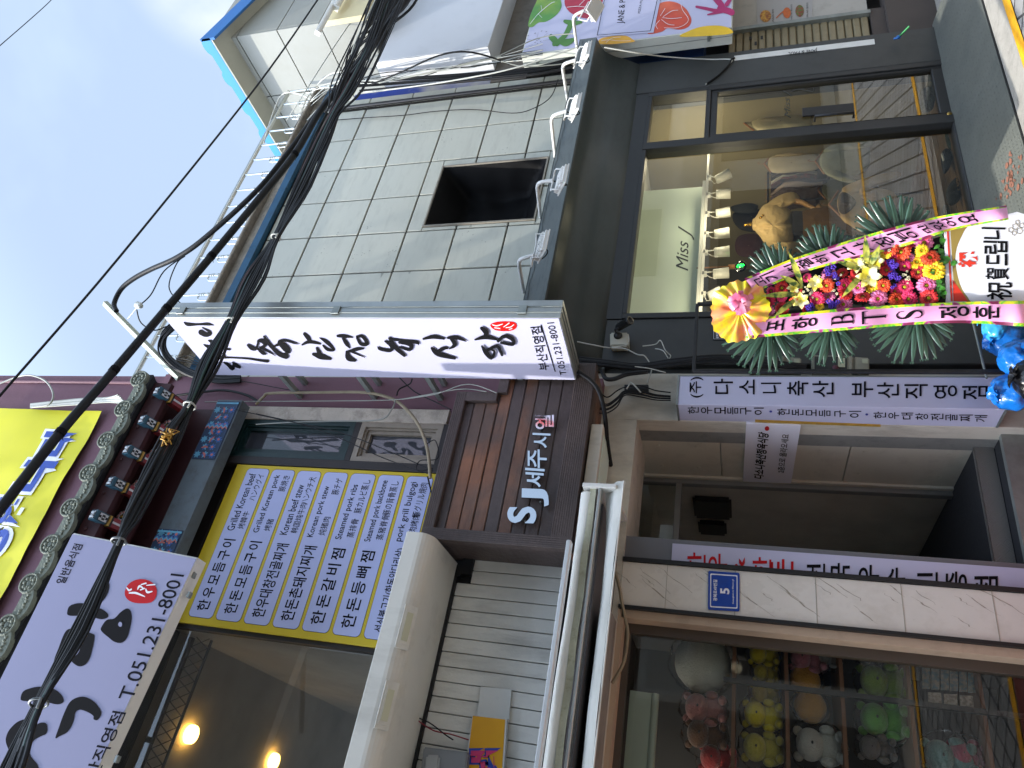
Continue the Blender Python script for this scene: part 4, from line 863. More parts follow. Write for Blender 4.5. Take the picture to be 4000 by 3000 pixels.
sh.add(vs, [(j * (NX + 1) + i, j * (NX + 1) + i + 1, (j + 1) * (NX + 1) + i + 1, (j + 1) * (NX + 1) + i) for j in range(NZ) for i in range(NX)], 0, True)
sh.build('plastic_sheet', bp_, wo)
b2 = M(); b2.tube([(5.62, 4.93, wz0 + .05), (5.62, 4.95, 4.45), (5.98, 4.95, 4.47)], .012, 6); b2.tube([(5.2, 4.9, 4.9), (5.32, 4.93, 4.72), (5.45, 4.94, 4.68)], .008, 6)
cc_ = mat('crumbling_concrete', '#8d8578', .95, var=.3, vs=9, dirt=.6, dcol='#2c2823', ds=4, streak=.3, bump=1.0, bs=14)
pp = M(); pp.box(3.2, 7.75, 4.80, 5.15, 6.93, 7.10); pp.box(3.2, 7.75, 4.72, 5.2, 7.10, 7.14); pp.build('parapet', cc_, pbld, bevel=.01)
fl_ = M(); fl_.profile([(4.735, 6.84), (4.735, 6.93), (4.80, 6.945), (4.80, 6.84)], 3.2, 7.75)
for x in (4.0, 4.9, 5.8, 6.7): fl_.box(x, x + .012, 4.73, 4.735, 6.84, 6.93)
fl_.build('blue_flashing', mat('faded_blue_metal', '#1f4a66', .45, var=.2, dirt=.35, dcol='#28241f', ds=3, metal=.3), pbld)
M().tube([(7.262, 4.765, 3.3), (7.262, 4.765, 6.9)], .024, 10).build('drain_pipe', mat('black_pipe', '#1c1b1c', .35, var=.1), pbld)
# ---- roof railing
steel = mat('stainless_steel', '#b9bcb8', .28, metal=.9, var=.08)
rl = thing('roof_railing', (5.5, 4.9, 7.14), 'stainless steel railing with looped bars along the flat roof above the pale panels', 'railing')
Yr = 4.92; M().tube([(2.9, Yr, 7.76), (8.02, Yr, 7.76)], .026, 10).build('top_rail', steel, rl); M().tube([(2.9, Yr, 7.20), (8.0, Yr, 7.20)], .014, 8).build('bottom_rail', steel, rl)
x = 8.02; k = 0
bal = M().tube([(0, Yr, 7.14), (0, Yr, 7.75)], .012, 8)
for z in (7.30, 7.33, 7.36, 7.42, 7.45, 7.48): bal.lathe((0, Yr, z), (0, 0, 1), [(.012, -.008), (.020, 0), (.012, .008)], 8)
loop = M().tube([(-.05, Yr, 7.15), (-.05, Yr, 7.42), (-.045, Yr, 7.455), (-.025, Yr, 7.48), (0, Yr, 7.488), (.025, Yr, 7.48), (.045, Yr, 7.455), (.05, Yr, 7.42), (.05, Yr, 7.15)], .008, 6)
while x > 2.95:
    o = bal.build('baluster', steel, rl) if k == 0 else b0.copy()
    if k == 0: b0 = o
    else: COL.objects.link(o)
    o.location.x = x
    if k == 0: attach(o, rl)
    else: o.matrix_parent_inverse = b0.matrix_parent_inverse
    o = loop.build('hairpin_loop', steel, rl) if k == 0 else l0.copy()
    if k == 0: l0 = o
    else: COL.objects.link(o)
    o.location.x = x - .03
    x -= .277; k += 1
# ---- dark canopy over the shop
cv = mat('dark_teal_canopy', '#3c4442', .42, var=.12, vs=2, dirt=.25, dcol='#181b1c', ds=1.5, streak=.3, metal=.2)
XC = 7.40; pts = [atX(x, y, XC) for x, y in ((2331, 148), (2347, 178), (2362, 199), (2385, 213), (2410, 223), (2440, 230), (2470, 241), (2492, 250), (2506, 259), (2518, 271))]
ztop = atX(2271, 166, XC).z
yz = [(p.y, p.z) for p in pts]; cyz = [(a, b) for a, b, *_ in catmull([(q[0], q[1], 0) for q in yz], 3)]
y0 = yz[0][0]
cn = M(); n_ = len(cyz)
full = [(4.80, ztop), (y0, ztop)] + cyz + [(4.80, cyz[-1][1])]
cn.profile(full, 3.32, XC)
co_ = cn.build('canopy', cv, pbld)
for p in co_.data.polygons: p.use_smooth = abs(p.normal.x) < .5 and p.normal.z < -.02 and p.normal.y > -.98
fs = M(); fs.box(3.31, XC + .004, y0 - .006, y0 - .002, yz[0][1] + .004, ztop + .01); fs.box(3.31, XC + .004, y0 - .006, 4.8, ztop + .004, ztop + .012); fs.build('canopy_fascia', mat('skylit_teal_fascia', '#666e6e', .45, var=.1, vs=3, dirt=.45, dcol='#20282b', ds=1.8, streak=.2, metal=.2), pbld)  # lighter than the canopy: sky light put into the fascia colour
tp = M(); random.seed(2)
for i in range(60): x = 3.4 + i * .066; tp.quad((x, y0 - .01, ztop - .01 + random.uniform(-.02, 0)), (x + .066, y0 - .01, ztop - .01 + random.uniform(-.02, 0)), (x + .066, y0 + .05, ztop + .03), (x, y0 + .05, ztop + .03))
tp.build('torn_tape', black, pbld)
M().box(3.3, 7.46, 4.765, 4.81, ztop, ztop + .09).build('ledge', mat('beige_ledge', '#8b8474', .7, var=.15, dirt=.5, ds=3), pbld)
sfm = mat('charcoal_shop_front', '#2a2b2b', .45, var=.1, vs=2.5, dirt=.2, dcol='#4a4d4c', ds=2.5)
sd = mat('charcoal_paint', '#383a39', .5, var=.1, vs=2, dirt=.3, dcol='#1a1c1e', ds=1.5)
M().box(3.40, 3.86, 4.79, 5.0, 0, 3.0).build('shop_pier', sd, pbld, bevel=.006); M().box(3.32, 3.40, 4.86, 5.0, 0, 3.3).build('recess_strip', sd, pbld); M().box(6.89, 7.43, 4.77, 5.0, .02, 3.02).build('shop_pier', sd, pbld, bevel=.006)
hd = M(); hd.box(3.86, 6.89, 4.78, 4.95, 2.83, 3.02); hd.build('shop_head', sfm, pbld)
zt_, zs0 = 2.83, .115
zd1, zd2 = atY(2754, 480, 4.8).z, atY(2807, 480, 4.8).z
fr = M()
fr.box(3.86, 3.915, 4.775, 4.9, 0, zt_); fr.box(5.985, 6.085, 4.77, 4.9, 0, zt_); fr.box(6.83, 6.89, 4.775, 4.9, .02, zt_); fr.box(3.915, 5.985, 4.775, 4.9, .02, .125); fr.box(6.085, 6.83, 4.775, 4.9, .02, .085)
fr.box(6.085, 6.83, 4.775, 4.9, zd1 - .045, zd1); fr.box(3.915, 5.985, 4.776, 4.9, 2.79, zt_); fr.box(6.085, 6.83, 4.776, 4.9, 2.79, zt_)
fo = fr.build('shop_window_frame', sfm, pbld, bevel=.004)
sg_ = glass('shop_glass', '#e9eee4', 0.0, 1.25)
M().quad((3.915, 4.84, .125), (5.985, 4.84, .125), (5.985, 4.84, 2.79), (3.915, 4.84, 2.79)).build('pane', sg_, fo)
M().quad((6.085, 4.84, zd1), (6.83, 4.84, zd1), (6.83, 4.84, 2.79), (6.085, 4.84, 2.79)).build('pane', sg_, fo)
dr = M(); zb = zd1 - .05
dr.box(6.09, 6.135, 4.79, 4.85, .09, zb); dr.box(6.795, 6.825, 4.79, 4.85, .09, zb); dr.box(6.135, 6.795, 4.79, 4.85, zb - .06, zb); dr.box(6.135, 6.795, 4.79, 4.85, .09, .20)
do = dr.build('door', sfm, pbld, bevel=.004)
M().quad((6.135, 4.82, .20), (6.795, 4.82, .20), (6.795, 4.82, zb - .06), (6.135, 4.82, zb - .06)).build('pane', sg_, do)
hl = M(); za, zb2 = atY(3338, 478, 4.75).z, atY(3185, 490, 4.75).z
hl.tube([(6.19, 4.79, za), (6.19, 4.73, za), (6.19, 4.73, zb2), (6.19, 4.79, zb2)], .012, 8); hl.box(6.30, 6.42, 4.80, 4.815, za - .02, zb2 + .1); hl.build('handle', black, do)
M().lathe((6.115, 4.787, .135), (0, -1, 0), [(.022, 0), (.02, .008), (.0001, .009)], 12).build('lock', mat('brass', '#a88b4a', .3, metal=.9, var=0), do)
# lettering on the glass
sl_ = M(); PG = Plane('Y', 4.835)
gl_ink = mat('glass_lettering', '#2b3230', .5, var=0)
k3c = C(2000, 0, 1.659)
pxletters(sl_, PG, 'Miss', (2688, 1058), (2690, 942), (2640, 1056), .002, shear=.35); pxletters(sl_, PG, 'J', (2712, 938), (2708, 893), (2652, 926), .002, shear=.4)
sl_.build('glass_lettering', gl_ink, fo)
sl_ = M()
pxletters(sl_, Plane('Y', 4.815), 'Miss J', (3098, 462), (3090, 355), (3066, 460), .002, shear=.35); brush(sl_, Plane('Y', 4.815), [[(3090, 358, 2), (3120, 348, 3), (3172, 358, 3), (3178, 344, 2)]], .002)
sl_.build('glass_lettering', gl_ink, do)
# ---- ramp
rp = M(); rp.prism([(3.34, 4.79, .115), (3.34, 3.995, .012), (3.34, 3.995, 0), (3.34, 4.79, 0)], (4.15, 0, 0))
rmat = mat('worn_grey_plate', '#62655f', .5, var=.12, vs=3, dirt=.35, dcol='#343c3e', ds=1.2, metal=.25)
rpo = rp.build('entrance_ramp', rmat, pbld)
bm_ = M(); random.seed(8); nrm = Vector((0, .103, -.795)).normalized()
for i in range(104):
    for j in range(19):
        x = 3.38 + i * .0395 + (.02 if j % 2 else 0); y = 4.02 + j * .041; z = .012 + (y - 3.995) * .103 / .795
        d_ = .011; s_ = 1 if (i + j) % 2 else -1
        bm_.add([(x - d_, y - .004 * s_, z + .0002), (x, y - .0035, z + .0025), (x + d_, y + .004 * s_, z + .0002), (x, y + .0035, z + .0025)], [(0, 1, 2, 3)])
bm_.build('tread_bumps', rmat, rpo)
M().box(3.34, 7.49, 3.975, 3.994, .0, .011).build('gutter_gap', blackp, rpo)
ru = M()
for q in range(40):
    x = 4.62 + random.gauss(0, .10); y = 4.22 + random.gauss(0, .09); z = .0165 + (y - 3.995) * .103 / .795; r = random.uniform(.008, .028)
    if y < 4.02: continue
    ru.poly([(x + r * math.cos(a) * random.uniform(.6, 1.5), y + r * .9 * math.sin(a), .0165 + (y + r * .9 * math.sin(a) - 3.995) * .103 / .795) for a in [t * .785 for t in range(8)]])
ru.build('rust_patches', mat('rust_patch', '#7d5443', .8, var=.25, vs=20), rpo)
# ---- room behind the glass
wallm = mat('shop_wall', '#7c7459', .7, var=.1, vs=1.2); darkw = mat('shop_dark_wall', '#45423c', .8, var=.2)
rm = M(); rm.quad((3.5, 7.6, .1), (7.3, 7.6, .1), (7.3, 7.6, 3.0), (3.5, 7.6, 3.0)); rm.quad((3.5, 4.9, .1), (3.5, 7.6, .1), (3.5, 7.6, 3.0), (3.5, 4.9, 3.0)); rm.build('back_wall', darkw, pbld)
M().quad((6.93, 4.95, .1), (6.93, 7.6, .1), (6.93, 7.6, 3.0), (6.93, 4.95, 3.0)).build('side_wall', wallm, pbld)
rm = M(); rm.quad((3.5, 4.9, 2.95), (7.3, 4.9, 2.95), (7.3, 7.6, 2.95), (3.5, 7.6, 2.95)); rm.build('ceiling', mat('shop_ceiling', '#b5b5ac', .8, var=.03), pbld)
fm = mat('shop_floorboards', '#6d5741', .45, var=.25, vs=2, streak=1, dirt=.3, dcol='#35291f', ds=3); rm = M()
for i in range(20): rm.box(3.5, 7.2, 4.9 + i * .136, 5.03 + i * .136, .08, .10)
rm.build('floorboards', fm, pbld)
zb_k = atY(2735, 900, 5.3).z
M().box(3.5, 6.05, 5.36, 5.42, zb_k, 2.95).build('bulkhead', mat('mint_reflection_board', '#cfe0d0', .6, var=.03), pbld)  # pale mint puts the upper glass's street reflection into the board colour
M().box(3.5, 6.05, 5.28, 5.44, zb_k - .03, zb_k).build('bulkhead_edge', mat('pale_edge', '#c9ccc4', .5, var=.03), pbld)
M().box(3.6, 6.7, 5.30, 5.34, zb_k - .055, zb_k - .032).build('light_track', white_metal, pbld)
for (x, y, e_) in ((4.4, 5.05, 11), (5.4, 5.05, 12), (6.4, 5.3, 14), (5.0, 6.4, 18)):  # pair nearest the glass: added fill for bulkhead and garments
    pl = bpy.data.lights.new('shop_lamp_and_fill', 'POINT'); pl.energy = e_; pl.color = (1, .84, .62); pl.shadow_soft_size = .12
    po = bpy.data.objects.new('shop_lamp_and_fill', pl); COL.objects.link(po); po.location = (x, y, 2.0 if y < 5.2 else 2.35)
# ---- floodlights above the canopy
fx = [((2256, 203), (2240, 80), (2247, 60), (2280, 42), (2322, 32)), ((2218, 394), (2198, 268), (2206, 250), (2247, 235), (2287, 212)), ((2169, 615), (2154, 476), (2163, 452), (2211, 434), (2247, 418)), ((2111, 850), (2099, 735), (2108, 714), (2160, 705), (2195, 700)), ((2045, 1141), (2027, 1030), (2036, 1012), (2085, 998), (2118, 960))]
lens_m = mat('lamp_lens', '#c5c9c9', .15, var=.03); wp = mat('white_painted_steel', '#dcdcd8', .4, var=.04, dirt=.12, dcol='#8a5a30', ds=9)
names = ['farthest white floodlight, its sunlit lens standing out against the fruit sign', 'white floodlight with a bare sunlit back at the fruit sign end of the canopy', 'white floodlight between the drain pipe and the black sheeted window, above the canopy', 'white floodlight directly under the black sheeted window, over the canopy', 'white floodlight nearest the tall projecting sign, over the dark canopy']
for i, P5 in enumerate(fx):
    b_ = atY(*P5[0], 4.56); e1 = atY(*P5[1], 4.10); e2 = atY(*P5[2], 4.02); e3 = atY(*P5[3], 4.0); h_ = atY(*P5[4], 3.98)
    d = thing('floodlight', b_, names[i], 'floodlight', 'white floodlights above the dark canopy')
    pa_ = [b_, b_.lerp(e1, .5), e1] + [Vector(q) for q in catmull([tuple(e1), tuple(e2), tuple(e3)], 4)][1:]
    M().tube(pa_, .016, 8).build('arm', wp, d)
    tl_ = Vector((0, .55, -.83)).normalized() if i else Vector((-.35, -.4, -.85)).normalized()
    rt = Vector((1, 0, 0)); rt = (rt - tl_ * rt.dot(tl_)).normalized(); up2 = rt.cross(tl_)
    hb = M(); hb.obox(h_, rt * .105, up2 * .075, tl_ * .014)
    for k in range(9):
        for s_ in (-1, 1):
            c_ = h_ - tl_ * .022 + rt * ((k - 4) * .024) + up2 * (.034 * s_); hb.obox(c_, (rt + up2 * .55 * s_).normalized() * .003, (up2 - rt * .55 * s_).normalized() * .034, tl_ * .010)
    hb.obox(h_ + tl_ * .014, rt * .115, up2 * .085, tl_ * .005); ho = hb.build('lamp_head', wp, d, bevel=.002)
    M().obox(h_ + tl_ * .021, rt * .095, up2 * .066, tl_ * .002).build('lens', lens_m, ho)
    yk = M(); a1, a2 = h_ + rt * .125, h_ - rt * .125; mid = e3
    yk.tube([a1, a1 - tl_ * .06 + up2 * .03, mid + rt * .125, mid - rt * .125, a2 - tl_ * .06 + up2 * .03, a2], .007, 6); yk.build('yoke', wp, d)
    cb = [e3, e3 + Vector((0.02, .06, -.05)), h_ + Vector((.03, .09, -.02)), h_ - tl_ * .03]
    M().tube([Vector(q) for q in catmull([tuple(v) for v in cb], 4)], .005, 6).build('lamp_cable', ink, d)
# ---- CCTV camera, gas meters, plates, wiring hardware on the pier
cc = thing('security_camera', atY(2418, 1325, 4.7), 'black security camera on a white junction box under the canopy', 'camera')
PK = Plane('Y', 4.70); kc = C(2200, 1200, 2.074)
m_ = M(); face_box(m_, PK, [kc(378, 200), kc(528, 200), kc(528, 312), kc(378, 312)], .085); m_.build('junction_box', mat('ivory_plastic', '#b9b6a6', .45, var=.05), cc, bevel=.012, seg=2)
c_ = PK(*kc(445, 232)); m_ = M(); m_.lathe(c_, (0, -1, 0), [(.035, 0), (.035, .012), (.018, .03), (.0001, .032)], 16)
h_ = PK(*kc(490, 138), .09); m_.tube([c_ + Vector((0, -.03, 0)), c_ + Vector((0.01, -.06, .02)), h_], .011, 8); m_.build('mount', black, cc)
dv = (PK(*kc(535, 108), .14) - PK(*kc(450, 160), .06)); m_ = M(); m_.lathe(h_ - dv * .55, dv, [(.0001, 0), (.03, 0), (.033, .01), (.033, dv.length * 1.0), (.036, dv.length * 1.0), (.036, dv.length * 1.18), (.026, dv.length * 1.18), (.02, dv.length * 1.1), (.0001, dv.length * 1.1)], 18); m_.build('camera_body', black, cc)
cream_p = mat('meter_cream', '#8d8b7a', .5, var=.1, dirt=.3, ds=6); grey_glass = mat('meter_window', '#3a3c3b', .15, var=.1)
for i, (x0, x1, x2, y0_, y1_, lab) in enumerate(((2928, 3068, 3130, 1384, 1452, 'upper grey gas meter behind the wreath leaves, beside black cables'), (3172, 3335, 3396, 1384, 1458, 'lower grey gas meter with a round maroon sticker'))):
    g_ = thing('gas_meter', atY(x1, 1420, 4.68), lab, 'gas meter', 'gas meters on the shop pier'); PMt = Plane('Y', 4.66)
    m_ = M(); face_box(m_, PMt, [(x0, y0_), (x1, y0_ + 3), (x1, y1_ + 3), (x0, y1_)], .12); m_.build('meter_case', cream_p, g_, bevel=.012, seg=2)
    m_ = M(); face_box(m_, PMt, [(x0 + 10, y0_ + 8), (x1 - 26, y0_ + 9), (x1 - 26, y1_ - 3), (x0 + 10, y1_ - 5)], .004, off=.006); m_.build('meter_window', grey_glass, g_)
    m_ = M(); face_box(m_, PMt, [(x1, y0_ + 8), (x2, y0_ + 12), (x2, y1_ - 1), (x1, y1_ - 2)], .10, off=-.012); m_.build('meter_base', cream_p, g_, bevel=.008, seg=2)
    m_ = M(); m_.poly([PMt(*p, .0115) for p in [(x1 - 62, y0_ + 14), (x1 - 34, y0_ + 14), (x1 - 34, y0_ + 50), (x1 - 62, y0_ + 50)]]); m_.poly([PMt(*p, .0115) for p in [(x2 - 28, y0_ + 18), (x2 - 6, y0_ + 20), (x2 - 6, y0_ + 36), (x2 - 28, y0_ + 34)]]); m_.build('paper_label', mat('paper_label', '#a9ab8f', .7, var=.05), g_)
    if i: m_ = M(); m_.lathe(PMt(x0 + 92, y0_ + 52, .0115), (0, -1, 0), [(.0001, .001), (.022, .001), (.022, 0)], 18); m_.build('sticker', mat('maroon_sticker', '#4b1a28', .5, var=.1), g_)
npl = thing('dark_number_plate', atY(2820, 1306, 4.785), 'dark navy number plate half hidden behind the wreath leaves', 'number plate')
PQ = Plane('Y', 4.785); m_ = M(); m_.prism(rrect(PQ, [(2784, 1284), (2880, 1284), (2880, 1328), (2784, 1328)], .01, 0), (0, .005, 0)); m_.build('plate', mat('plate_navy', '#141a2e', .35, var=.03), npl)
m_ = M(); ol = [(2788, 1288), (2876, 1288), (2876, 1324), (2788, 1324)]
for i in range(4): a, b = PQ(*ol[i], .002), PQ(*ol[(i + 1) % 4], .002); m_.tube([a, b], .002, 4)
pxletters(m_, PQ, '광복로', (2808, 1322), (2808, 1297), (2796, 1322), .003, bold=.02); m_.build('lettering', white_ink, npl)
bx = M(); bx.box(2.98, 3.22, 4.74, 4.80, atY(2530, 1560, 4.75).z, atY(2440, 1560, 4.75).z)
PX = Plane('Y', 4.72); m_ = M(); face_box(m_, PX, [kc(495, 625), kc(690, 625), kc(690, 668), kc(495, 668)], .06)
tag(m_.build('terminal_box', black, bevel=.004), 'small black terminal box wrapped in wires on the cream pier', 'terminal box')
# ================================================================ NEIGHBOURING BUILDINGS
pz = thing('pizza_building', (9, 5, 0), 'narrow pizza pub front with a closed beige shutter, beyond the clothes shop', 'building')
shm = mat('beige_shutter', '#8f8468', .5, var=.12, vs=4, dirt=.35, dcol='#4b3f2c', ds=3, metal=.2)
M().box(7.45, 12, 5.45, 9, 0, 6.0).build('wall', mat('dim_wall', '#5a5652', .8, var=.15), pz)
m_ = M(); z = .62
while z < 2.05: m_.profile([(5.0, z), (4.985, z + .012), (4.985, z + .062), (5.0, z + .074), (5.03, z + .074), (5.03, z)], 7.47, 8.12); z += .08
sh_ = m_.build('roller_shutter', shm, pz)
m_ = M()
for (px, py) in ((2932, 150), (2952, 170), (2976, 147), (2932, 200), (2976, 196)):
    c_ = atY(px, py, 4.984); m_.box(c_.x - .03, c_.x + .03, 4.98, 4.984, c_.z - .012, c_.z + .012)
m_.build('shutter_slot', blackp, sh_)
m_ = M(); m_.box(7.46, 8.2, 4.96, 5.05, .46, .60); m_.box(7.46, 12, 4.9, 5.1, 0, .46); m_.build('base', mat('dark_base', '#4a423d', .8, var=.2), pz)
m_ = M(); m_.box(8.10, 8.16, 4.94, 5.04, .6, 2.3); m_.build('shutter_guide', galv, pz)
m_ = M(); m_.box(8.16, 10.5, 4.97, 5.08, .62, 2.3); m_.build('door_panel', mat('off_white_door', '#aaa69d', .6, var=.06, dirt=.25, ds=2), pz)
m_ = M(); m_.box(7.43, 7.46, 4.80, 5.05, 0, 3.0); m_.build('side_jamb', mat('grey_jamb', '#777a75', .6, var=.1), pz)
m_ = M(); m_.box(7.43, 12, 4.84, 5.1, 2.3, 3.2); m_.build('navy_band', mat('navy_board', '#16305a', .5, var=.1, dirt=.2, ds=2), pz)
m_ = M(); m_.box(7.5, 12, 4.82, 9, 4.30, 4.74); m_.build('brown_soffit', mat('dirty_brown_soffit', '#6b635a', .8, var=.2, vs=2, dirt=.5, ds=2), pz)
pj = thing('name_strip', (7.42, 4.78, 1.5), 'thin white strip with hand drawn letters on the edge of the dark pier', 'sign')
PJ = Plane('Y', 4.765); m_ = M(); face_box(m_, PJ, [(2868, 218), (3415, 152), (3418, 172), (2868, 236)], .004); m_.build('board', white_metal, pj)
m_ = M(); pxletters(m_, PJ, 'JANE & PAUL', (3192, 186), (3078, 200), (3194, 203), .004); m_.build('lettering', ink, pj)
# menu poster
mp2 = thing('menu_poster', atY(3060, 60, 4.96), 'grey poster with pictures of pizza, pasta and salad on the pizza pub door', 'poster')
PP = Plane('Y', 4.965); ko = C(2400, 0, 2.37)
m_ = M(); face_box(m_, PP, [ko(1320, -60), ko(1840, -120), ko(1830, 185), ko(1320, 240)], .004); m_.build('paper', mat('poster_grey', '#a3a09c', .6, var=.03), mp2)
def ell(cx_, cy_, rx, ry, n=16): return [ko(cx_ + rx * math.cos(a), cy_ + ry * math.sin(a))[:2] for a in [t * 2 * math.pi / n for t in range(n)]]
m_ = M(); blob(m_, PP, ell(1400, 148, 52, 55), .005, smooth=0); m_.build('pizza_picture', mat('pizza_print', '#c9962f', .6, var=.2, vs=30, col2='#8a4a1c', c2s=40), mp2)
m_ = M(); blob(m_, PP, ell(1597, 118, 36, 50), .005, smooth=0); brush(m_, PP, [[ko(1500, 165, 8), ko(1545, 120, 10), ko(1590, 90, 14)]], .006); m_.build('pasta_picture', mat('pasta_print', '#c25f24', .6, var=.2, vs=30), mp2)
m_ = M(); blob(m_, PP, ell(1715, 100, 40, 55), .005, smooth=0); m_.build('salad_picture', mat('salad_print', '#4c6a2a', .6, var=.3, vs=30, col2='#8a2f26', c2s=40), mp2)
m_ = M()
for s_, x, y0_, y1_ in (('PIZZA 피자', 1478, 198, 82), ('PASTA 파스타', 1650, 185, 40), ('SALAD 샐러드', 1795, 160, 20)): pxletters(m_, PP, s_, ko(x, y0_)[:2], ko(x, y1_)[:2], ko(x - 20, y0_)[:2], .005)
m_.build('lettering', ink, mp2)
# ---- fruit sign
js = thing('fruit_sign', (8.5, 4.6, 2.0), 'large white sign painted with fruit and flowers, lettered for a pizza pub', 'sign')
XJ = 7.46; Yj = atX(2860, 131, XJ).y * .5 + atX(2030, 195, XJ).y * .5; zj0, zj1 = atX(2860, 131, XJ).z, atX(2030, 195, XJ).z
M().box(XJ, 10.6, Yj, Yj + .19, zj0, zj1).build('cabinet', mat('sign_white_metal', '#cdd0c6', .45, var=.04, dirt=.15, ds=2), js, bevel=.004)
m_ = M(); m_.box(XJ - .003, XJ, Yj + .09, Yj + .096, zj0, zj1); m_.build('edge_seam', galv, js)
m_ = M()
for z in (zj0 + .22, zj1 - .18): m_.box(XJ - .012, XJ, Yj + .06, Yj + .12, z, z + .03)
m_.build('hinge', galv, js)
PFs = Plane('Y', Yj); kq = C(1900, 0, 2.765)
def art(name, mname, col, shapes, off=.004, brushes=(), k=kq, col2=None, smooth=4):
    m_ = M()
    for s_ in shapes: blob(m_, PFs, [k(*p)[:2] for p in s_], off, smooth=smooth)
    if brushes: brush(m_, PFs, [[k(*p) for p in s_] for s_ in brushes], off)
    return m_.build(name, mat(mname, col, .5, var=.12, vs=6, col2=col2, c2s=2.5), js)
m_ = M(); m_.quad((XJ + .012, Yj - .002, zj0 + .012), (10.59, Yj - .002, zj0 + .012), (10.59, Yj - .002, zj1 - .012), (XJ + .012, Yj - .002, zj1 - .012)); m_.build('face', vinyl, js)
art('green_leaf', 'leaf_print', '#4d8a3a', [[(450, 275), (480, 150), (540, 20), (600, -80), (760, -60), (812, 40), (790, 120), (720, 190), (640, 235), (560, 245), (500, 290)]], col2='#7a9a3a')
art('green_stem', 'stem_print', '#4a7d30', [], brushes=[[(760, 470, 60), (850, 380, 50), (910, 270, 55), (960, 200, 30)], [(850, 230, 40), (900, 245, 60)], [(960, 250, 50), (1020, 238, 30)], [(790, 450, 40), (860, 460, 80), (950, 420, 30)], [(700, 400, 60), (740, 440, 70), (730, 480, 40)]], off=.006)
art('red_fruit', 'red_fruit_print', '#a8203a', [[(845, 40), (870, -60), (1000, -160), (1180, -150), (1270, -40), (1270, 80), (1215, 170), (1130, 200), (1010, 185), (900, 130)]])
art('red_flower', 'flower_print', '#c9482f', [[(1840, 130), (1850, 50), (1950, 15), (2060, 30), (2150, 90), (2190, 150), (2215, 220), (2180, 290), (2080, 320), (1960, 305), (1900, 340), (1800, 365), (1740, 360), (1790, 300), (1810, 240)]], col2='#d8623f')
art('orange_slice', 'orange_print', '#d9a02a', [[(1210, 470), (1230, 420), (1330, 395), (1500, 385), (1580, 425), (1600, 450), (1480, 465), (1330, 478)]])
art('lemon', 'lemon_print', '#dcb31c', [[(610, 340), (680, 290), (790, 250), (920, 235), (1020, 245), (1082, 275), (1085, 310), (900, 330)]], k=ko)
art('magenta_branch', 'branch_print', '#a0195a', [], k=ko, brushes=[[(760, 62, 22), (850, 80, 30), (950, 98, 34), (1000, 70, 50), (960, 10, 60), (900, -60, 60)], [(865, 135, 14), (940, 118, 26), (1000, 100, 40)], [(980, 80, 60), (1050, 100, 60), (1085, 115, 60)], [(1080, -20, 30), (1040, 40, 40)]], off=.006)
art('line_drawing', 'line_print', '#dfe0e2', [], off=.008, brushes=[[(470, 260, 4), (560, 150, 5), (690, 40, 6), (740, 20, 4)], [(560, 150, 3), (600, 190, 4)], [(600, 110, 3), (590, 60, 4)], [(870, 78, 5), (980, 68, 5), (1100, 80, 4)], [(1000, 60, 4), (1060, 0, 4)], [(1900, 190, 4), (2000, 200, 5), (2110, 190, 4)], [(1890, 210, 4), (1960, 260, 5), (2030, 270, 4)], [(1880, 170, 4), (1930, 90, 5)], [(1910, 180, 4), (2000, 120, 5), (2070, 110, 4)], [(1870, 220, 4), (1830, 270, 5), (1850, 310, 4)], [(2100, 40, 4), (2120, 110, 5), (2180, 200, 5), (2150, 260, 4), (2050, 300, 4), (1920, 300, 4)], [(1240, 440, 3), (1330, 430, 3), (1420, 440, 3), (1560, 440, 3)], [(1290, 460, 3), (1360, 410, 3), (1450, 400, 3)]])
art('seed_dots', 'seed_print', '#4b4d52', [], off=.008, brushes=[[(x, y, 5), (x + 12, y - 6, 5)] for x, y in ((445, 388), (520, 362), (590, 338), (640, 345), (690, 372), (540, 440), (560, 425), (580, 450), (520, 460), (545, 475))] + [[(560, 350, 2), (548, 405, 2)], [(660, 358, 2), (610, 400, 2)], [(410, 415, 2), (490, 432, 2)], [(610, 440, 2), (720, 420, 2)], [(430, 505, 2), (500, 480, 2)]])
m_ = M(); P4 = [(1160, 400), (1275, -60), (1905, -130), (1805, 352)]; m_.poly([PFs(*kq(*p), .009) for p in P4]); m_.build('name_panel', vinyl, js)
m_ = M(); ip = [(1195, 380), (1285, -60), (1870, -120), (1772, 332)]
for i in range(4): m_.tube([PFs(*kq(*ip[i]), .010), PFs(*kq(*ip[(i + 1) % 4]), .010)], .003, 4)
pxletters(m_, PFs, 'JANE & PAUL', kq(1498, 252), kq(1535, -120), kq(1410, 256), .011); pxletters(m_, PFs, 'PIZZA PUB', kq(1660, 142), kq(1690, -25), kq(1636, 144), .011); m_.build('lettering', ink, js)
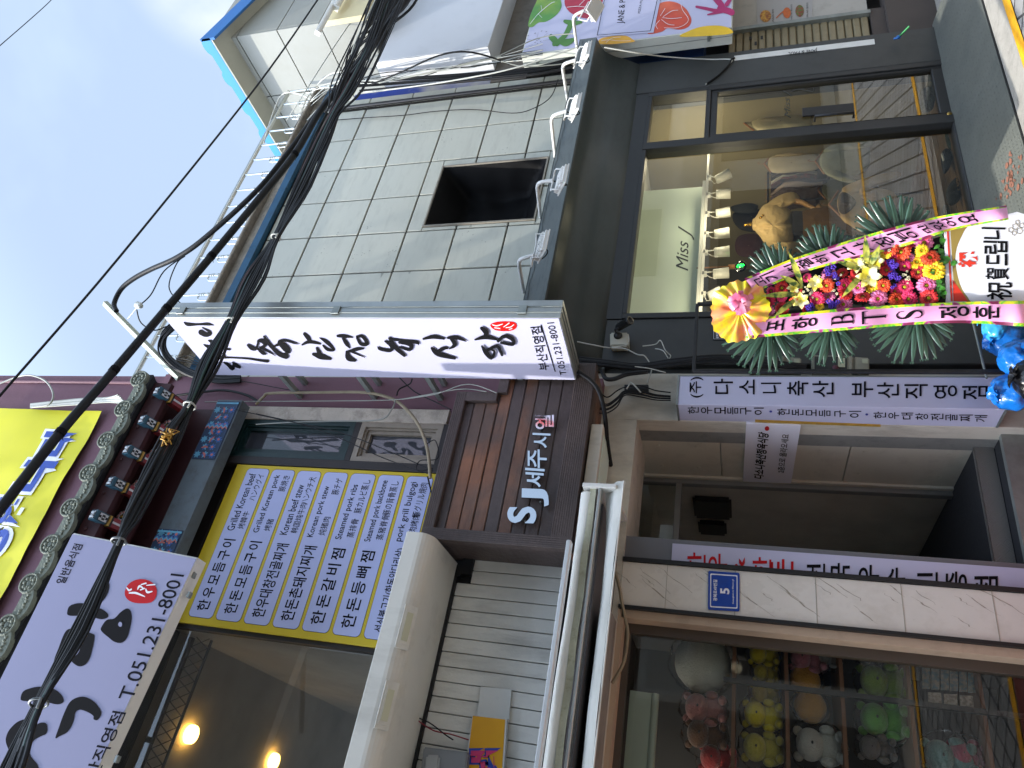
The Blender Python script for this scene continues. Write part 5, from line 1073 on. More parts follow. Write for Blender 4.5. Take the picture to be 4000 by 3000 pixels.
# ---- plain white sheeted box above
ws = thing('white_sheeted_box', (9, 4.8, 4.74), 'blank white sheet metal sign box above the fruit sign', 'sign box')
XW = 7.76; p1, p2 = atX(1464, 235, XW), atX(1909, 186, XW); Yw = (p1.y + p2.y) / 2
m_ = M(); m_.box(XW, 12, Yw, 5.4, p2.z, p1.z); m_.build('box_body', mat('shaded_white_sheet', '#b9bcc0', .5, var=.03, vs=1, dirt=.1, ds=1), ws, bevel=.004)  # front greyed for shade; the side sheet is whiter for sun
m_ = M(); NX, NZ = 10, 30; vs = []
for j in range(NZ + 1):
    for i in range(NX + 1): y = Yw + (5.15 - Yw) * i / NX; z = p2.z + (p1.z - p2.z) * j / NZ; vs.append((XW - .012 - abs(noise.noise(Vector((y * 5, z * 3, 2)))) * .03, y, z))
m_.add(vs, [(j * (NX + 1) + i, j * (NX + 1) + i + 1, (j + 1) * (NX + 1) + i + 1, (j + 1) * (NX + 1) + i) for j in range(NZ) for i in range(NX)], 0, True); m_.build('side_sheet', mat('wrinkled_sunlit_sheet', '#d5d7d8', .4, var=.03), ws)
m_ = M(); m_.box(7.46, 7.66, 4.86, 5.3, 4.3, 6.6); mo_ = m_.build('party_wall', mat('party_wall_paint', '#b0aca2', .7, var=.1, vs=3, col2='#1d3c93', c2s=1.3), pz)
# ---- building with the blue roof
rbd = thing('blue_roofed_building', (10, 6, 6), 'tall building with an overhanging bright blue corrugated roof and pale panelled walls', 'building')
apex = atY(793, 152, 4.0); zr = apex.z; slope = -(apex.z - atY(950, 0, 4.0).z) / (atY(950, 0, 4.0).x - apex.x)
xe = 14.0
bl_l = mat('blue_roof_metal', '#2478ad', .4, var=.08, vs=3, dirt=.1, ds=2); bl_d = mat('shaded_blue_fascia', '#1d5f9c', .4, var=.06)  # fascia blue darkened for the shade on its street face
m_ = M(); N = 90; vs = []; Y1 = 8.2
for i in range(N + 1):
    y = apex.y + (Y1 - apex.y) * i / N; ph = (i % 10) / 10; h = .045 * max(0, math.sin(ph * math.pi * 2)) ** .6 if ph < .5 else 0
    vs += [(apex.x, y, zr + .02 + h), (xe, y, zr + .02 + h + slope * (xe - apex.x))]
m_.add(vs, [(2 * i, 2 * i + 1, 2 * i + 3, 2 * i + 2) for i in range(N)]); m_.build('corrugated_roof', bl_l, rbd)
m_ = M()
for i in range(N): 
    a = vs[2 * i]; b = vs[2 * i + 2]; m_.quad((apex.x - .004, a[1], zr - .10), (apex.x - .004, b[1], zr - .10), (apex.x - .004, b[1], b[2]), (apex.x - .004, a[1], a[2]))
m_.build('eave_trim', bl_l, rbd)
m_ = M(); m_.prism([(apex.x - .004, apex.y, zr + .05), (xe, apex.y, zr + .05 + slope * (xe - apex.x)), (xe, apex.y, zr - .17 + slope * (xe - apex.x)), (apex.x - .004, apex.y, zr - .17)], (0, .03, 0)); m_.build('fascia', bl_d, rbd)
cw = mat('cream_panel', '#a9a898', .55, var=.06, vs=1.5, dirt=.2, dcol='#6b6556', ds=1.5)
m_ = M(); m_.prism([(apex.x, apex.y + .03, zr - .09), (xe, apex.y + .03, zr - .09 + slope * (xe - apex.x)), (xe, Y1, zr - .09 + slope * (xe - apex.x)), (apex.x, Y1, zr - .09)], (0, 0, -.03)); m_.build('soffit', cw, rbd)
wc = atZ(907, 145, zr - .22)
m_ = M(); z = 6.36; k = 0
while z < zr + .1:
    h = min(.62, zr + .2 - z); y = wc.y
    for q in range(5): m_.box(wc.x, wc.x + .05, y + .006, y + .9 - .006, z, z + h - .012); y += .9
    xw = wc.x + .05
    for q in range(4): m_.box(xw, xw + 1.2 - .01, wc.y + .004, wc.y + .05, z, z + h - .012); xw += 1.2
    z += .62; k += 1
m_.build('wall_panels', mat('white_grey_panel', '#8b8b82', .5, var=.05, vs=1.5, dirt=.2, dcol='#75705f', ds=1.2), rbd, bevel=.003)
m_ = M(); m_.box(wc.x + .03, 14, wc.y + .04, 9, 6.37, zr - .1); m_.build('wall_core', joint, rbd)
lg = M(); a = atY(1265, 150, wc.y - .12); lg.tube([(wc.x + .1, wc.y - .10, a.z + .1), (14, wc.y - .10, a.z + .1)], .06, 4); b = atY(1340, 120, wc.y - .10)
p_ = atY(1240, 130, wc.y - .12); q_ = atY(1310, 0, wc.y - .12); lg.tube([p_, q_], .045, 4); lg.build('gutter', white_metal, rbd)
m_ = M(); cr_ = atY(1290, 170, wc.y + .02); m_.box(wc.x - .02, wc.x + 2.6, wc.y - .02, wc.y + .05, cr_.z - .35, cr_.z + .25); m_.build('cream_boarding', mat('cream_boarding', '#bfb48e', .6, var=.06), rbd)
m_ = M(); cr_ = atY(1230, 270, 5.0); m_.box(cr_.x - .25, cr_.x + .3, 4.98, 5.02, cr_.z - .22, cr_.z + .22); m_.build('green_board', mat('green_board', '#1f8a55', .5, var=.05), rbd)
od = thing('shading_opposite_building', (-6, -2, 0), 'tall grey building on the far side of the street, shaped to darken the burgundy front', 'building')
m_ = M(); m_.box(-14, 2.2, -7, -1.6, 0, 9.6); m_.build('wall', mat('grey_render', '#77736c', .8, var=.1, vs=1, dirt=.3, ds=.8), od)  # height and grey chosen to cut sky light and reflections on the burgundy front
for i in range(4):
    for j in range(3):
        m_ = M(); m_.box(-12.5 + i * 3.6, -10.4 + i * 3.6, -1.62, -1.58, 1.2 + j * 3, 2.7 + j * 3); m_.build('window', MATS['dusky_glass'], od)
# ---- the far side of the street, seen only as reflections in the shop glass
ob = thing('opposite_building', (4, -2, 0), 'pale rendered building on the far side of the street, seen as a reflection', 'building')
m_ = M(); m_.box(2.2, 22, -7, -1.601, 0, 4.3); m_.build('wall', mat('pale_render', '#d6d2c8', .8, var=.08, vs=1, dirt=.2, ds=.8), ob)
for i in range(5):
    m_ = M(); x = 2.7 + i * 3.6; m_.box(x, x + 2.6, -1.62, -1.58, .3, 2.4); m_.box(x + .3, x + 2.2, -1.62, -1.58, 3.6, 4.2)
    m_.build('window', MATS['dusky_glass'], ob)
m_ = M(); m_.box(2.3, 22, -1.66, -1.35, 2.55, 3.2); m_.build('shop_fascia', mat('white_fascia', '#c9cbc4', .5, var=.04), ob)
# ================================================================ AWNING
random.seed(2)
aw = thing('awning', (0.4, 4.3, 2.6), 'rolled up white fabric awning with a mossy fold above the toy shop', 'awning')
fabric = mat('white_awning_fabric', '#d9d9d0', .55, var=.05, vs=2, dirt=.25, dcol='#8d8d7a', ds=1.5, streak=.15)
def zY(x, y, Y): return atY(x, y, Y).z
xe_ = atY(2306, 1882, 4.3).x
m_ = M(); m_.box(-4, 1.66, 4.20, 4.26, zY(2148, 2700, 4.2), zY(2127, 2700, 4.2)); m_.build('front_bar', mat('bar_white', '#c9ced0', .3, metal=.3, var=.05), aw, bevel=.006)
zr_, rr_ = zY(2200, 2700, 4.33), .052
NP = 40; m_ = M(); pa = []; ra_ = []
for i in range(NP + 1):
    x = -4 + (xe_ - .08 + 4) * i / NP; pa.append((x, 4.33 + .006 * math.sin(x * 5), zr_ + .005 * math.sin(x * 3.1))); ra_.append(rr_ * (1 + .03 * math.sin(x * 4) + .02 * math.sin(x * 9)))
m_.tube(pa, ra_, 16); fo_ = m_.build('fabric_roll', fabric, aw)
m_ = M(); NX = 60; zz = zY(2232, 2700, 4.28); v = []
for i in range(NX + 1):
    x = -4 + (xe_ - .05 + 4) * i / NX
    for j in range(4): v.append((x, 4.275 + .004 * math.sin(x * 9 + j), zz + .014 * j + .003 * math.sin(x * 13)))
m_.add(v, [(4 * i + j, 4 * (i + 1) + j, 4 * (i + 1) + j + 1, 4 * i + j + 1) for i in range(NX) for j in range(3)], 0, True); m_.build('mossy_fold', mat('mossy_fabric', '#a8a790', .7, var=.3, vs=9, dirt=.8, dcol='#3f4a24', ds=6), aw)
m_ = M(); m_.box(-4, xe_ - .02, 4.26, 4.32, zY(2253, 2700, 4.26), zY(2239, 2700, 4.26)); m_.build('lower_bar', alu, aw, bevel=.005)
m_ = M(); za_, zb__ = zY(2300, 2700, 4.30), zY(2343, 2700, 4.26); NX = 70; v = []
for i in range(NX + 1):
    x = -4 + (xe_ + .0 + 4) * i / NX; f_ = max(0, (x - 1.5) / .6) ** 2
    w1_ = .008 * math.sin(x * 6.3) + .004 * math.sin(x * 15)
    v += [(x, 4.34 + w1_, za_ + .055 * f_), (x, 4.30 + w1_ * 1.5, za_ - .01), (x, 4.27 + w1_ * .5, (za_ + zb__) / 2), (x, 4.265 + w1_, zb__ - .02 * f_)]
m_.add(v, [(4 * i + j, 4 * (i + 1) + j, 4 * (i + 1) + j + 1, 4 * i + j + 1) for i in range(NX) for j in range(3)], 0, True)
m_.build('valance', fabric, aw); M().tube([(-4, 4.265, zb__), (xe_, 4.265, zb__ - .01)], .006, 6).build('valance_hem', fabric, aw)
m_ = M(); m_.box(-4, xe_ - .1, 4.42, 4.78, 2.72, 2.80); m_.build('back_box', mat('awning_trough_shade', '#55575a', .6, var=.1), aw)  # dark grey stands in for the shaded trough behind the roll
m_ = M(); m_.box(xe_ - .06, xe_ - .03, 4.25, 4.78, 2.62, 2.84); m_.build('end_plate', white_metal, aw, bevel=.004)
# ================================================================ FLOWER WREATH
H = Vector((FWD.x, FWD.y, 0)).normalized(); WR = Vector((H.y, -H.x, 0)); WP = Vector((CAM.x, CAM.y, 0)) + H * 4.9
PW = Plane(None, p=WP, n=-H); kw = C(2700, 700, 2.074); kv = C(3400, 700, 2.37)
wc_ = PW(3400, 1090); wth = thing('flower_wreath', (wc_.x, wc_.y, 0), 'standing congratulation wreath with bright gerberas, pink lettered ribbons and a yellow bow', 'wreath')
dark_leaf_gaps = mat('dark_foliage_gaps', '#12160f', .8, var=.3, vs=30); palm = mat('glossy_palm_green', '#3a5547', .32, var=.15, vs=8, coat=.2)
m_ = M(); face_box(m_, PW, [(2930, 1130), (3150, 1060), (3690, 920), (3700, 1180), (2960, 1240)], .06, off=-.09); m_.build('backing', dark_leaf_gaps, wth)  # near-black backing paints the shade in the gaps between flowers
m_ = M()
for (px, py) in ((3000, 1190), (3000, 1060)):
    t_ = PW(px, py, -.16); b_ = Vector((t_.x, t_.y, 0)) + WR * (.05 if py < 1100 else -.05) + H * (.12); m_.tube([t_, b_], .012, 6)
t_ = PW(2950, 1150, -.15); m_.tube([t_, Vector((t_.x, t_.y, 0)) + H * .45], .012, 6); m_.build('stand', black, wth)
# crown of nylon palm leaves
def blade(m, p, d, nrm, L, w):
    d = d.normalized(); s = nrm.cross(d).normalized(); n = 7; vs = []
    for i in range(n + 1):
        t = i / n; ww = w * (math.sin(math.pi * min(1, .18 + t * .75)) ** .7) * (1 if t < .93 else .7)
        c = p + d * (L * t) + nrm * (.03 * math.sin(t * 2.2)); vs += [c - s * ww, c + nrm * ww * .6 - s * ww * .35, c + nrm * ww * .2, c + nrm * ww * .6 + s * ww * .35, c + s * ww]
    m.add(vs, [(5 * i + j, 5 * i + 5 + j, 5 * i + 6 + j, 5 * i + 1 + j) for i in range(n) for j in range(4)], 0, True)
    t_ = p + d * L; m.poly([t_ - s * w * .7, t_ + d * w * .8 - s * w * .35, t_ + d * w * .1, t_ + d * w * .8 + s * w * .35, t_ + s * w * .7])
random.seed(4)
# (root px, first tip px, last tip px, count)
for (rx, ry, ax_, ay_, bx_, by_, cnt, ln) in ((760, 860, 470, 740, 840, 610, 11, .20), (1130, 720, 850, 600, 1260, 470, 12, .19), (1700, 560, 1330, 460, 1910, 270, 15, .26), (640, 1160, 270, 1280, 860, 1330, 15, .23), (1130, 1150, 870, 1280, 1350, 1320, 13, .20), (1820, 1060, 1450, 1240, 2110, 1200, 16, .26)):
    r0_ = PW(*kw(rx, ry), -.05); p_a = PW(*kw(ax_, ay_), -.05); p_b = PW(*kw(bx_, by_), -.05); m_ = M()
    va, vb = p_a - r0_, p_b - r0_; a0 = math.atan2(va.z, va.dot(WR)); a1 = math.atan2(vb.z, vb.dot(WR))
    while a1 - a0 > math.pi: a1 -= 2 * math.pi
    while a1 - a0 < -math.pi: a1 += 2 * math.pi
    for i in range(cnt):
        a = a0 + (a1 - a0) * i / (cnt - 1) + random.uniform(-.03, .03); t = i / (cnt - 1); L = (va.length * (1 - t) + vb.length * t) * (1 + .28 * math.sin(math.pi * t)) * random.uniform(.94, 1.04)
        d = WR * math.cos(a) + Vector((0, 0, 1)) * math.sin(a) - H * random.uniform(-.02, .10)
        blade(m_, r0_ - H * .012 * (i % 3), d, -H, L, .0185)
    m_.build('palm_fan', palm, wth)
# gerberas
def gerbera(name, mats, r):
    m = M(); m.lathe((0, 0, 0), (0, 0, 1), [(.0001, .012), (r * .2, .010), (r * .24, .004), (r * .1, -.004)], 14, 1); random.seed(len(name) * 7)
    for lay, (k, l0, l1, z) in enumerate(((17, .2, 1.0, 0.0), (15, .2, .86, .006), (13, .18, .5, .010))):
        for i in range(k):
            a = 2 * math.pi * (i + lay * .5) / k + random.uniform(-.05, .05); u = Vector((math.cos(a), math.sin(a), 0)); s = Vector((-u.y, u.x, 0)); L = r * l1 * random.uniform(.92, 1.04); w = r * (.15 if lay < 2 else .09); cu = random.uniform(-.1, .25) * r
            vs = []
            for t, ww in ((.0, .35), (.35, .85), (.7, 1.0), (.92, .75), (1.0, .25)):
                c = u * (r * l0 + (L - r * l0) * t) + Vector((0, 0, z + cu * t * t * .6 + .012 * math.sin(t * 3)))
                vs += [c - s * w * ww, c + Vector((0, 0, -.002)), c + s * w * ww]
            m.add(vs, [(3 * q + j, 3 * q + 3 + j, 3 * q + 4 + j, 3 * q + 1 + j) for q in range(4) for j in range(2)], 0 if lay < 2 or len(mats) < 3 else 2)
    return m
cen = mat('flower_centre', '#9aa012', .8, var=.2, vs=60); cols = {'red': ('#c8141a', '#8c0d12'), 'hot': ('#d81e5c', '#a01040'), 'pink': ('#e07aa8', '#d0568a'), 'yellow': ('#ecc812', '#d9a008'), 'orange': ('#dd4512', '#b5300a')}
base = {}
for c, (a, b) in cols.items():
    mm = [mat(c + '_petal', a, .6, var=.12, vs=40, sheen=.2), cen, mat(c + '_inner_petal', b, .6, var=.1)]
    base[c] = (gerbera(c, mm, .052), mm)
fl = [(735, 880, 55, 'red'), (650, 905, 38, 'hot'), (622, 982, 58, 'hot'), (738, 955, 45, 'hot'), (740, 1048, 60, 'red'), (625, 1072, 55, 'pink'), (1115, 770, 58, 'pink'), (1225, 762, 45, 'red'), (1100, 862, 58, 'orange'), (1235, 857, 56, 'hot'), (1020, 967, 60, 'hot'), (1112, 957, 55, 'pink'), (1250, 930, 55, 'red'), (1235, 1012, 64, 'pink'), (1040, 1030, 35, 'yellow'), (930, 1055, 35, 'red'), (1315, 812, 48, 'red'), (1352, 882, 55, 'pink'), (1470, 870, 58, 'yellow'), (1390, 962, 60, 'red'), (1512, 967, 68, 'pink'), (1560, 862, 55, 'orange'), (1660, 978, 62, 'orange'), (1762, 970, 62, 'hot'), (1732, 872, 62, 'hot'), (1905, 860, 72, 'pink'), (1925, 962, 66, 'red'), (1582, 740, 48, 'red'), (1610, 560, 70, 'orange'), (1578, 605, 48, 'yellow'), (1705, 590, 72, 'orange'), (1640, 655, 52, 'hot'), (1762, 645, 48, 'pink'), (1880, 512, 72, 'pink'), (1780, 505, 48, 'hot'), (1868, 575, 48, 'yellow'), (1832, 672, 65, 'yellow'), (1932, 642, 68, 'orange'), (1842, 752, 58, 'red'), (1962, 742, 82, 'yellow'), (1732, 702, 45, 'hot'), (1905, 452, 38, 'red'), (1015, 905, 45, 'red'), (860, 905, 42, 'red'), (1440, 620, 40, 'red'), (1330, 760, 40, 'red'), (940, 800, 40, 'hot'), (1550, 690, 40, 'hot'), (1650, 910, 36, 'hot'), (830, 985, 38, 'orange')]
first = {}; random.seed(6)
zax = Vector((0, 0, 1)).rotation_difference(-H)
for x, y, r, c in fl:
    if c not in first: o = base[c][0].build('gerbera', base[c][1], wth); first[c] = o
    else: o = first[c].copy(); COL.objects.link(o)
    o['label'] = {'red': 'red', 'hot': 'magenta', 'pink': 'pale pink', 'yellow': 'yellow', 'orange': 'orange red'}[c] + ' gerbera'
    p = PW(*kw(x, y), .01 + random.uniform(0, .04)); s = r / 2.074 / 2965 * 4.9 / .052 * 1.02
    from mathutils import Euler, Quaternion
    q = Quaternion(WR, random.gauss(-.18, .22)) @ Quaternion(Vector((0, 0, 1)), random.gauss(0, .28)) @ zax @ Quaternion(Vector((0, 0, 1)), random.uniform(0, 6.28))
    o.rotation_mode = 'QUATERNION'; o.rotation_quaternion = q; o.location = p; o.scale = (s, s, s)
    o.parent = wth; o.matrix_parent_inverse = Matrix.Translation(-wth.location)
# lilies, statice and leaves
ly = mat('lily_yellow', '#e4d23a', .5, var=.1, col2='#f0ecc0', c2s=18); vari = mat('variegated_leaf', '#b9b84a', .5, var=.2, col2='#3c5a20', c2s=25); pur = mat('statice_purple', '#4a2aa0', .7, var=.2, vs=50); grn = mat('broad_leaf_green', '#3b7a26', .35, var=.2, vs=14, coat=.15); whs = mat('small_cream_blossom', '#d9d3b0', .7, var=.1)
def petal(m, p, d, nrm, L, w, mi=0, curl=.3):
    d = d.normalized(); s = nrm.cross(d).normalized(); n = 6; vs = []
    for i in range(n + 1):
        t = i / n; ww = w * math.sin(math.pi * min(.985, .06 + t * .93)); c = p + d * L * t + nrm * (L * curl * (math.sin(t * 2.4) - t * t * .9)); vs += [c - s * ww + nrm * ww * .25, c, c + s * ww + nrm * ww * .25]
    m.add(vs, [(3 * i + j, 3 * i + 3 + j, 3 * i + 4 + j, 3 * i + 1 + j) for i in range(n) for j in range(2)], mi, True)
for (x, y, r) in ((1432, 795, 95), (1330, 690, 75), (1475, 670, 75), (1000, 845, 68), (885, 985, 70), (830, 880, 55)):
    m_ = M(); p = PW(*kw(x, y), .04); sc_ = r / 2.074 / 2965 * 4.9
    for i in range(6):
        a = i * math.pi / 3 + x; petal(m_, p, WR * math.cos(a) + Vector((0, 0, 1)) * math.sin(a) - H * .5, -H, sc_ * 1.1, sc_ * .3)
    m_.build('lily', ly, wth)
for (x, y, dx, dy, L) in ((905, 880, -100, -230, .24), (905, 890, -150, -80, .17), (880, 930, -230, 20, .24), (860, 960, -130, 110, .20), (1420, 720, -20, -190, .20), (1400, 740, -160, -40, .18), (1395, 760, -170, 190, .2), (1440, 720, 60, -140, .15)):
    m_ = M(); p = PW(*kw(x, y), .05); d = PW(*kw(x + dx, y + dy), .05) - p; petal(m_, p, d - H * .05, -H, L, .018, curl=.12); m_.build('variegated_leaf', vari, wth)
random.seed(9)
for (x, y, n_, sp, mt, nm) in ((1640, 690, 14, 45, pur, 'purple_statice'), (1640, 790, 16, 45, pur, 'purple_statice'), (1170, 800, 10, 35, pur, 'purple_statice'), (955, 1030, 9, 30, pur, 'purple_statice'), (1150, 1010, 8, 25, pur, 'purple_statice'), (1120, 735, 9, 30, pur, 'purple_statice'), (1160, 880, 18, 60, whs, 'cream_blossom'), (960, 900, 14, 60, whs, 'cream_blossom'), (1735, 800, 9, 40, whs, 'cream_blossom'), (1710, 515, 9, 30, whs, 'cream_blossom'), (1650, 540, 8, 40, whs, 'cream_blossom')):
    m_ = M()
    for i in range(n_):
        p = PW(*kw(x + random.gauss(0, sp * .6), y + random.gauss(0, sp * .6)), random.uniform(.03, .07)); r = random.uniform(.006, .011) * (1 if mt is pur else .6)
        for k in range(5): a = k * 1.257 + i; c = p + WR * math.cos(a) * r + Vector((0, 0, 1)) * math.sin(a) * r; m_.ball(c, r * .7, 5, 4)
    m_.build(nm, mt, wth)
m_ = M()
for i in range(64):
    y = random.uniform(440, 950); x = 2010 + random.gauss(0, 26) + (30 if y < 560 else 0); p = PW(*kw(x, y), random.uniform(-.01, .05)); a = random.uniform(0, 6.28); petal(m_, p, WR * math.cos(a) + Vector((0, 0, 1)) * math.sin(a) - H * random.uniform(0, .5), -H, random.uniform(.035, .06), random.uniform(.010, .016), curl=.2)
for i in range(150):
    x = random.uniform(600, 2000); t = (x - 600) / 1400; y = random.uniform(950 - 90 * t - 60 * t, 1040) if random.random() < .4 else random.uniform(860 - 330 * t, 1030); p = PW(*kw(x, y), random.uniform(-.05, .0)); a = random.uniform(0, 6.28); petal(m_, p, WR * math.cos(a) + Vector((0, 0, 1)) * math.sin(a), -H, .04, .010, 1)
m_.build('leaf_filling', [grn, dark_leaf_gaps], wth)
# ribbons
def strip(pts):                                            # (x, y, width) strokes of one letter in a unit square
    v, f = [], []
    for st in pts:
        n = len(st); k = len(v)
        for i, (x, y, w) in enumerate(st):
            x2, y2, _ = st[min(i + 1, n - 1)]; x1, y1, _ = st[max(i - 1, 0)]; dx, dy = x2 - x1, y2 - y1; q = math.hypot(dx, dy) or 1
            v += [(x - dy / q * w / 2, y + dx / q * w / 2), (x + dy / q * w / 2, y - dx / q * w / 2)]
        f += [(k + 2 * i, k + 2 * i + 1, k + 2 * i + 3, k + 2 * i + 2) for i in range(n - 1)]
    return v, f
SERIF = {'T': [[(.5, .97, .2), (.5, .03, .2)], [(-.12, .95, .10), (1.12, .95, .10)], [(-.1, .97, .05), (-.1, .74, .03)], [(1.1, .97, .05), (1.1, .74, .03)], [(.36, .025, .05), (.64, .025, .05)]],
         'B': [[(.22, .98, .2), (.22, .02, .2)], [(.0, .975, .05), (.55, .975, .05)], [(0, .025, .05), (.6, .025, .05)], [(.3, .52, .05), (.58, .52, .05)], [(.5, .97, .06), (.72, .92, .14), (.78, .75, .2), (.72, .58, .14), (.5, .52, .06)], [(.5, .52, .06), (.82, .46, .15), (.9, .27, .22), (.82, .08, .15), (.5, .025, .06)]],
         'S': [[(.88, .74, .04), (.84, .88, .06), (.68, .97, .07), (.45, .985, .07), (.2, .9, .13), (.13, .74, .19), (.24, .6, .21), (.5, .5, .22), (.78, .38, .21), (.88, .24, .19), (.8, .08, .13), (.55, .015, .07), (.32, .03, .07), (.16, .13, .06), (.1, .3, .04)], [(.88, .95, .03), (.88, .70, .05)], [(.1, .05, .03), (.1, .32, .05)]]}
def serif(c): return strip([[tuple(p) for p in catmull(st, 4)] if len(st) > 2 else [tuple(a + (b - a) * i / 10 for a, b in zip(st[0], st[1])) for i in range(11)] for st in SERIF[c]])
pinkr = mat('pink_ribbon', '#e09ac4', .35, var=.04, vs=3, sheen=.2)
bord = bpy.data.materials.new('ribbon_border'); bord.use_nodes = True; n = bord.node_tree.nodes; l = bord.node_tree.links; B = n['Principled BSDF']; t = n.new('ShaderNodeTexCoord'); z_ = n.new('ShaderNodeTexNoise'); z_.inputs['Scale'].default_value = 11; z_.inputs['Detail'].default_value = 2; cr_ = n.new('ShaderNodeValToRGB')
e_ = cr_.color_ramp.elements; e_[0].position = .40; e_[0].color = (.16, .012, .05, 1); e_[1].position = .5; e_[1].color = (.62, .62, .03, 1)
for pos, col in ((.44, (.35, .02, .2, 1)), (.47, (.1, .45, .02, 1)), (.56, (.06, .5, .03, 1)), (.62, (.6, .55, .02, 1))): q = e_.new(pos); q.color = col
l.new(t.outputs['Object'], z_.inputs['Vector']); l.new(z_.outputs['Fac'], cr_.inputs[0]); l.new(cr_.outputs[0], B.inputs['Base Color']); B.inputs['Roughness'].default_value = .35
def ribbon(ea, eb, off, texts, label):
    A = catmull([(x, y, 0) for x, y in ea], 8); Bq = catmull([(x, y, 0) for x, y in eb], 8); n_ = len(A)
    def pt(s, t, o=0):
        f = max(0, min(n_ - 1.001, s * (n_ - 1))); i = int(f); f -= i
        ax_, ay_ = A[i][0] + (A[i + 1][0] - A[i][0]) * f, A[i][1] + (A[i + 1][1] - A[i][1]) * f; bx_, by_ = Bq[i][0] + (Bq[i + 1][0] - Bq[i][0]) * f, Bq[i][1] + (Bq[i + 1][1] - Bq[i][1]) * f
        return PW(ax_ + (bx_ - ax_) * t, ay_ + (by_ - ay_) * t, off + o + .012 * math.sin(t * 3.1) + .010 * math.sin(s * 21 + t * 2) + .006 * math.sin(s * 47 + 1))
    m = M(); S = 80; T = [0, .06, .13, .13, .3, .5, .7, .87, .87, .94, 1.0]; vs = [pt(i / S, t, 0) for i in range(S + 1) for t in T]; k = len(T); f1 = []; f2 = []
    for i in range(S):
        for j in range(k - 1):
            if T[j] == T[j + 1]: continue
            (f2 if j < 2 or j > 7 else f1).append((k * i + j, k * i + k + j, k * i + k + 1 + j, k * i + 1 + j))
    m.add(vs, f1, 0, True); m.f += [list(f) for f in f2]; m.mi += [1] * len(f2); m.sm += [True] * len(f2)
    ro = m.build('ribbon', [pinkr, bord], wth, label=label); tm = M()
    for c, s0, s1, t0, t1 in texts:
        v, f = serif(c) if c in SERIF else glyphs(c, .015); tm.add([pt(s1 + (s0 - s1) * b, t0 + (t1 - t0) * a, .004) for a, b in v], f)
    tm.build('ribbon_lettering', ink, ro)
    return ro
# edge a is the left edge of the lettering (as read), edge b the right edge
xs0, xs1 = 2912, 4010
def sx(k, x): return (k(x, 0)[0] - xs0) / (xs1 - xs0)
ribbon([(2912, 1322), (3300, 1290), (3700, 1262), (4010, 1276)], [(2935, 1243), (3300, 1205), (3700, 1182), (4010, 1174)], .085,
       [('포', sx(kw, 640), sx(kw, 775), .24, .78), ('항', sx(kw, 830), sx(kw, 1005), .24, .78), ('B', sx(kw, 1100), sx(kw, 1265), .26, .74), ('T', sx(kw, 1325), sx(kw, 1500), .26, .74), ('S', sx(kw, 1575), sx(kw, 1762), .28, .72), ('정', sx(kv, 500), sx(kv, 785), .22, .80), ('훈', sx(kv, 815), sx(kv, 1075), .22, .80)], 'left pink ribbon')
xs0, xs1 = 2912, 3936
ribbon([(2950, 1142), (3163, 1057), (3520, 965), (3721, 898), (3940, 858)], [(2908, 1088), (3100, 1009), (3423, 907), (3653, 848), (3932, 803)], .075,
       [(c, a, b, .2, .78) for c, a, b in [('고', .085, .135), ('기', .15, .20), ('친', .245, .295), ('절', .305, .355), ('하', .365, .415), ('고', .43, .475), ('사', .50, .545), ('장', .555, .605), ('님', .615, .665), ('이', .675, .715), ('맛', .745, .795), ('있', .805, .85), ('어', .86, .90), ('요', .915, .965)]] if False else
       [(c, (a - 2945) / 990, (b - 2945) / 990, .2, .78) for c, a, b in [('고', 2990, 3036), ('기', 3040, 3100), ('친', 3138, 3178), ('절', 3183, 3225), ('하', 3232, 3272), ('고', 3286, 3328), ('사', 3346, 3384), ('장', 3398, 3448), ('님', 3454, 3500), ('이', 3503, 3552), ('맛', 3578, 3622), ('있', 3634, 3684), ('어', 3692, 3732), ('요', 3742, 3800)]], 'right pink ribbon')
# card at the foot of the wreath
gold_b = mat('gold_print', '#8f7a3c', .5, var=.08, vs=3); cardw = mat('card_white', '#d5d6db', .35, var=.03); cred = mat('card_red', '#c8301e', .45, var=.05)
m_ = M(); face_box(m_, PW, [(3690, 880), (4060, 838), (4060, 1185), (3696, 1185)], .015, off=.03); co2 = m_.build('card', cardw, wth)
m_ = M(); m_.poly([PW(*kv(*p), .033) for p in [(705, 440), (722, 440), (762, 1130), (745, 1130)]]); m_.poly([PW(*kv(*p), .033) for p in [(762, 930), (905, 1130), (770, 1130)]]); m_.build('red_stripe', cred, co2)
m_ = M(); m_.poly([PW(*kv(*p), .032) for p in [(735, 400), (1500, 330), (1500, 1160), (905, 1160), (768, 930)]]); m_.build('gold_field', gold_b, co2)
m_ = M(); blob(m_, PW, [kv(*p) for p in [(790, 780), (800, 640), (850, 520), (900, 440), (1000, 400), (1500, 350), (1500, 1200), (1000, 1160), (900, 1090), (830, 970)]], .035, smooth=3); m_.build('white_field', cardw, co2)
m_ = M()
for c, x0, x1, y0, y1 in (('祝', 1075, 1315, 950, 1115), ('賀', 1065, 1285, 815, 930), ('드', 1070, 1270, 690, 800), ('립', 1045, 1270, 560, 690), ('니', 1030, 1250, 435, 555)): pxletters(m_, PW, c, kv(x1, y1), kv(x1, y0), kv(x0, y1 + 8), .038, bold=.016, shear=.1)
m_.build('card_lettering', ink, co2); m_ = M(); pxletters(m_, PW, '祝', kv(995, 815), kv(990, 668), kv(812, 818), .038, bold=.05); m_.build('red_lettering', cred, co2)
m_ = M()
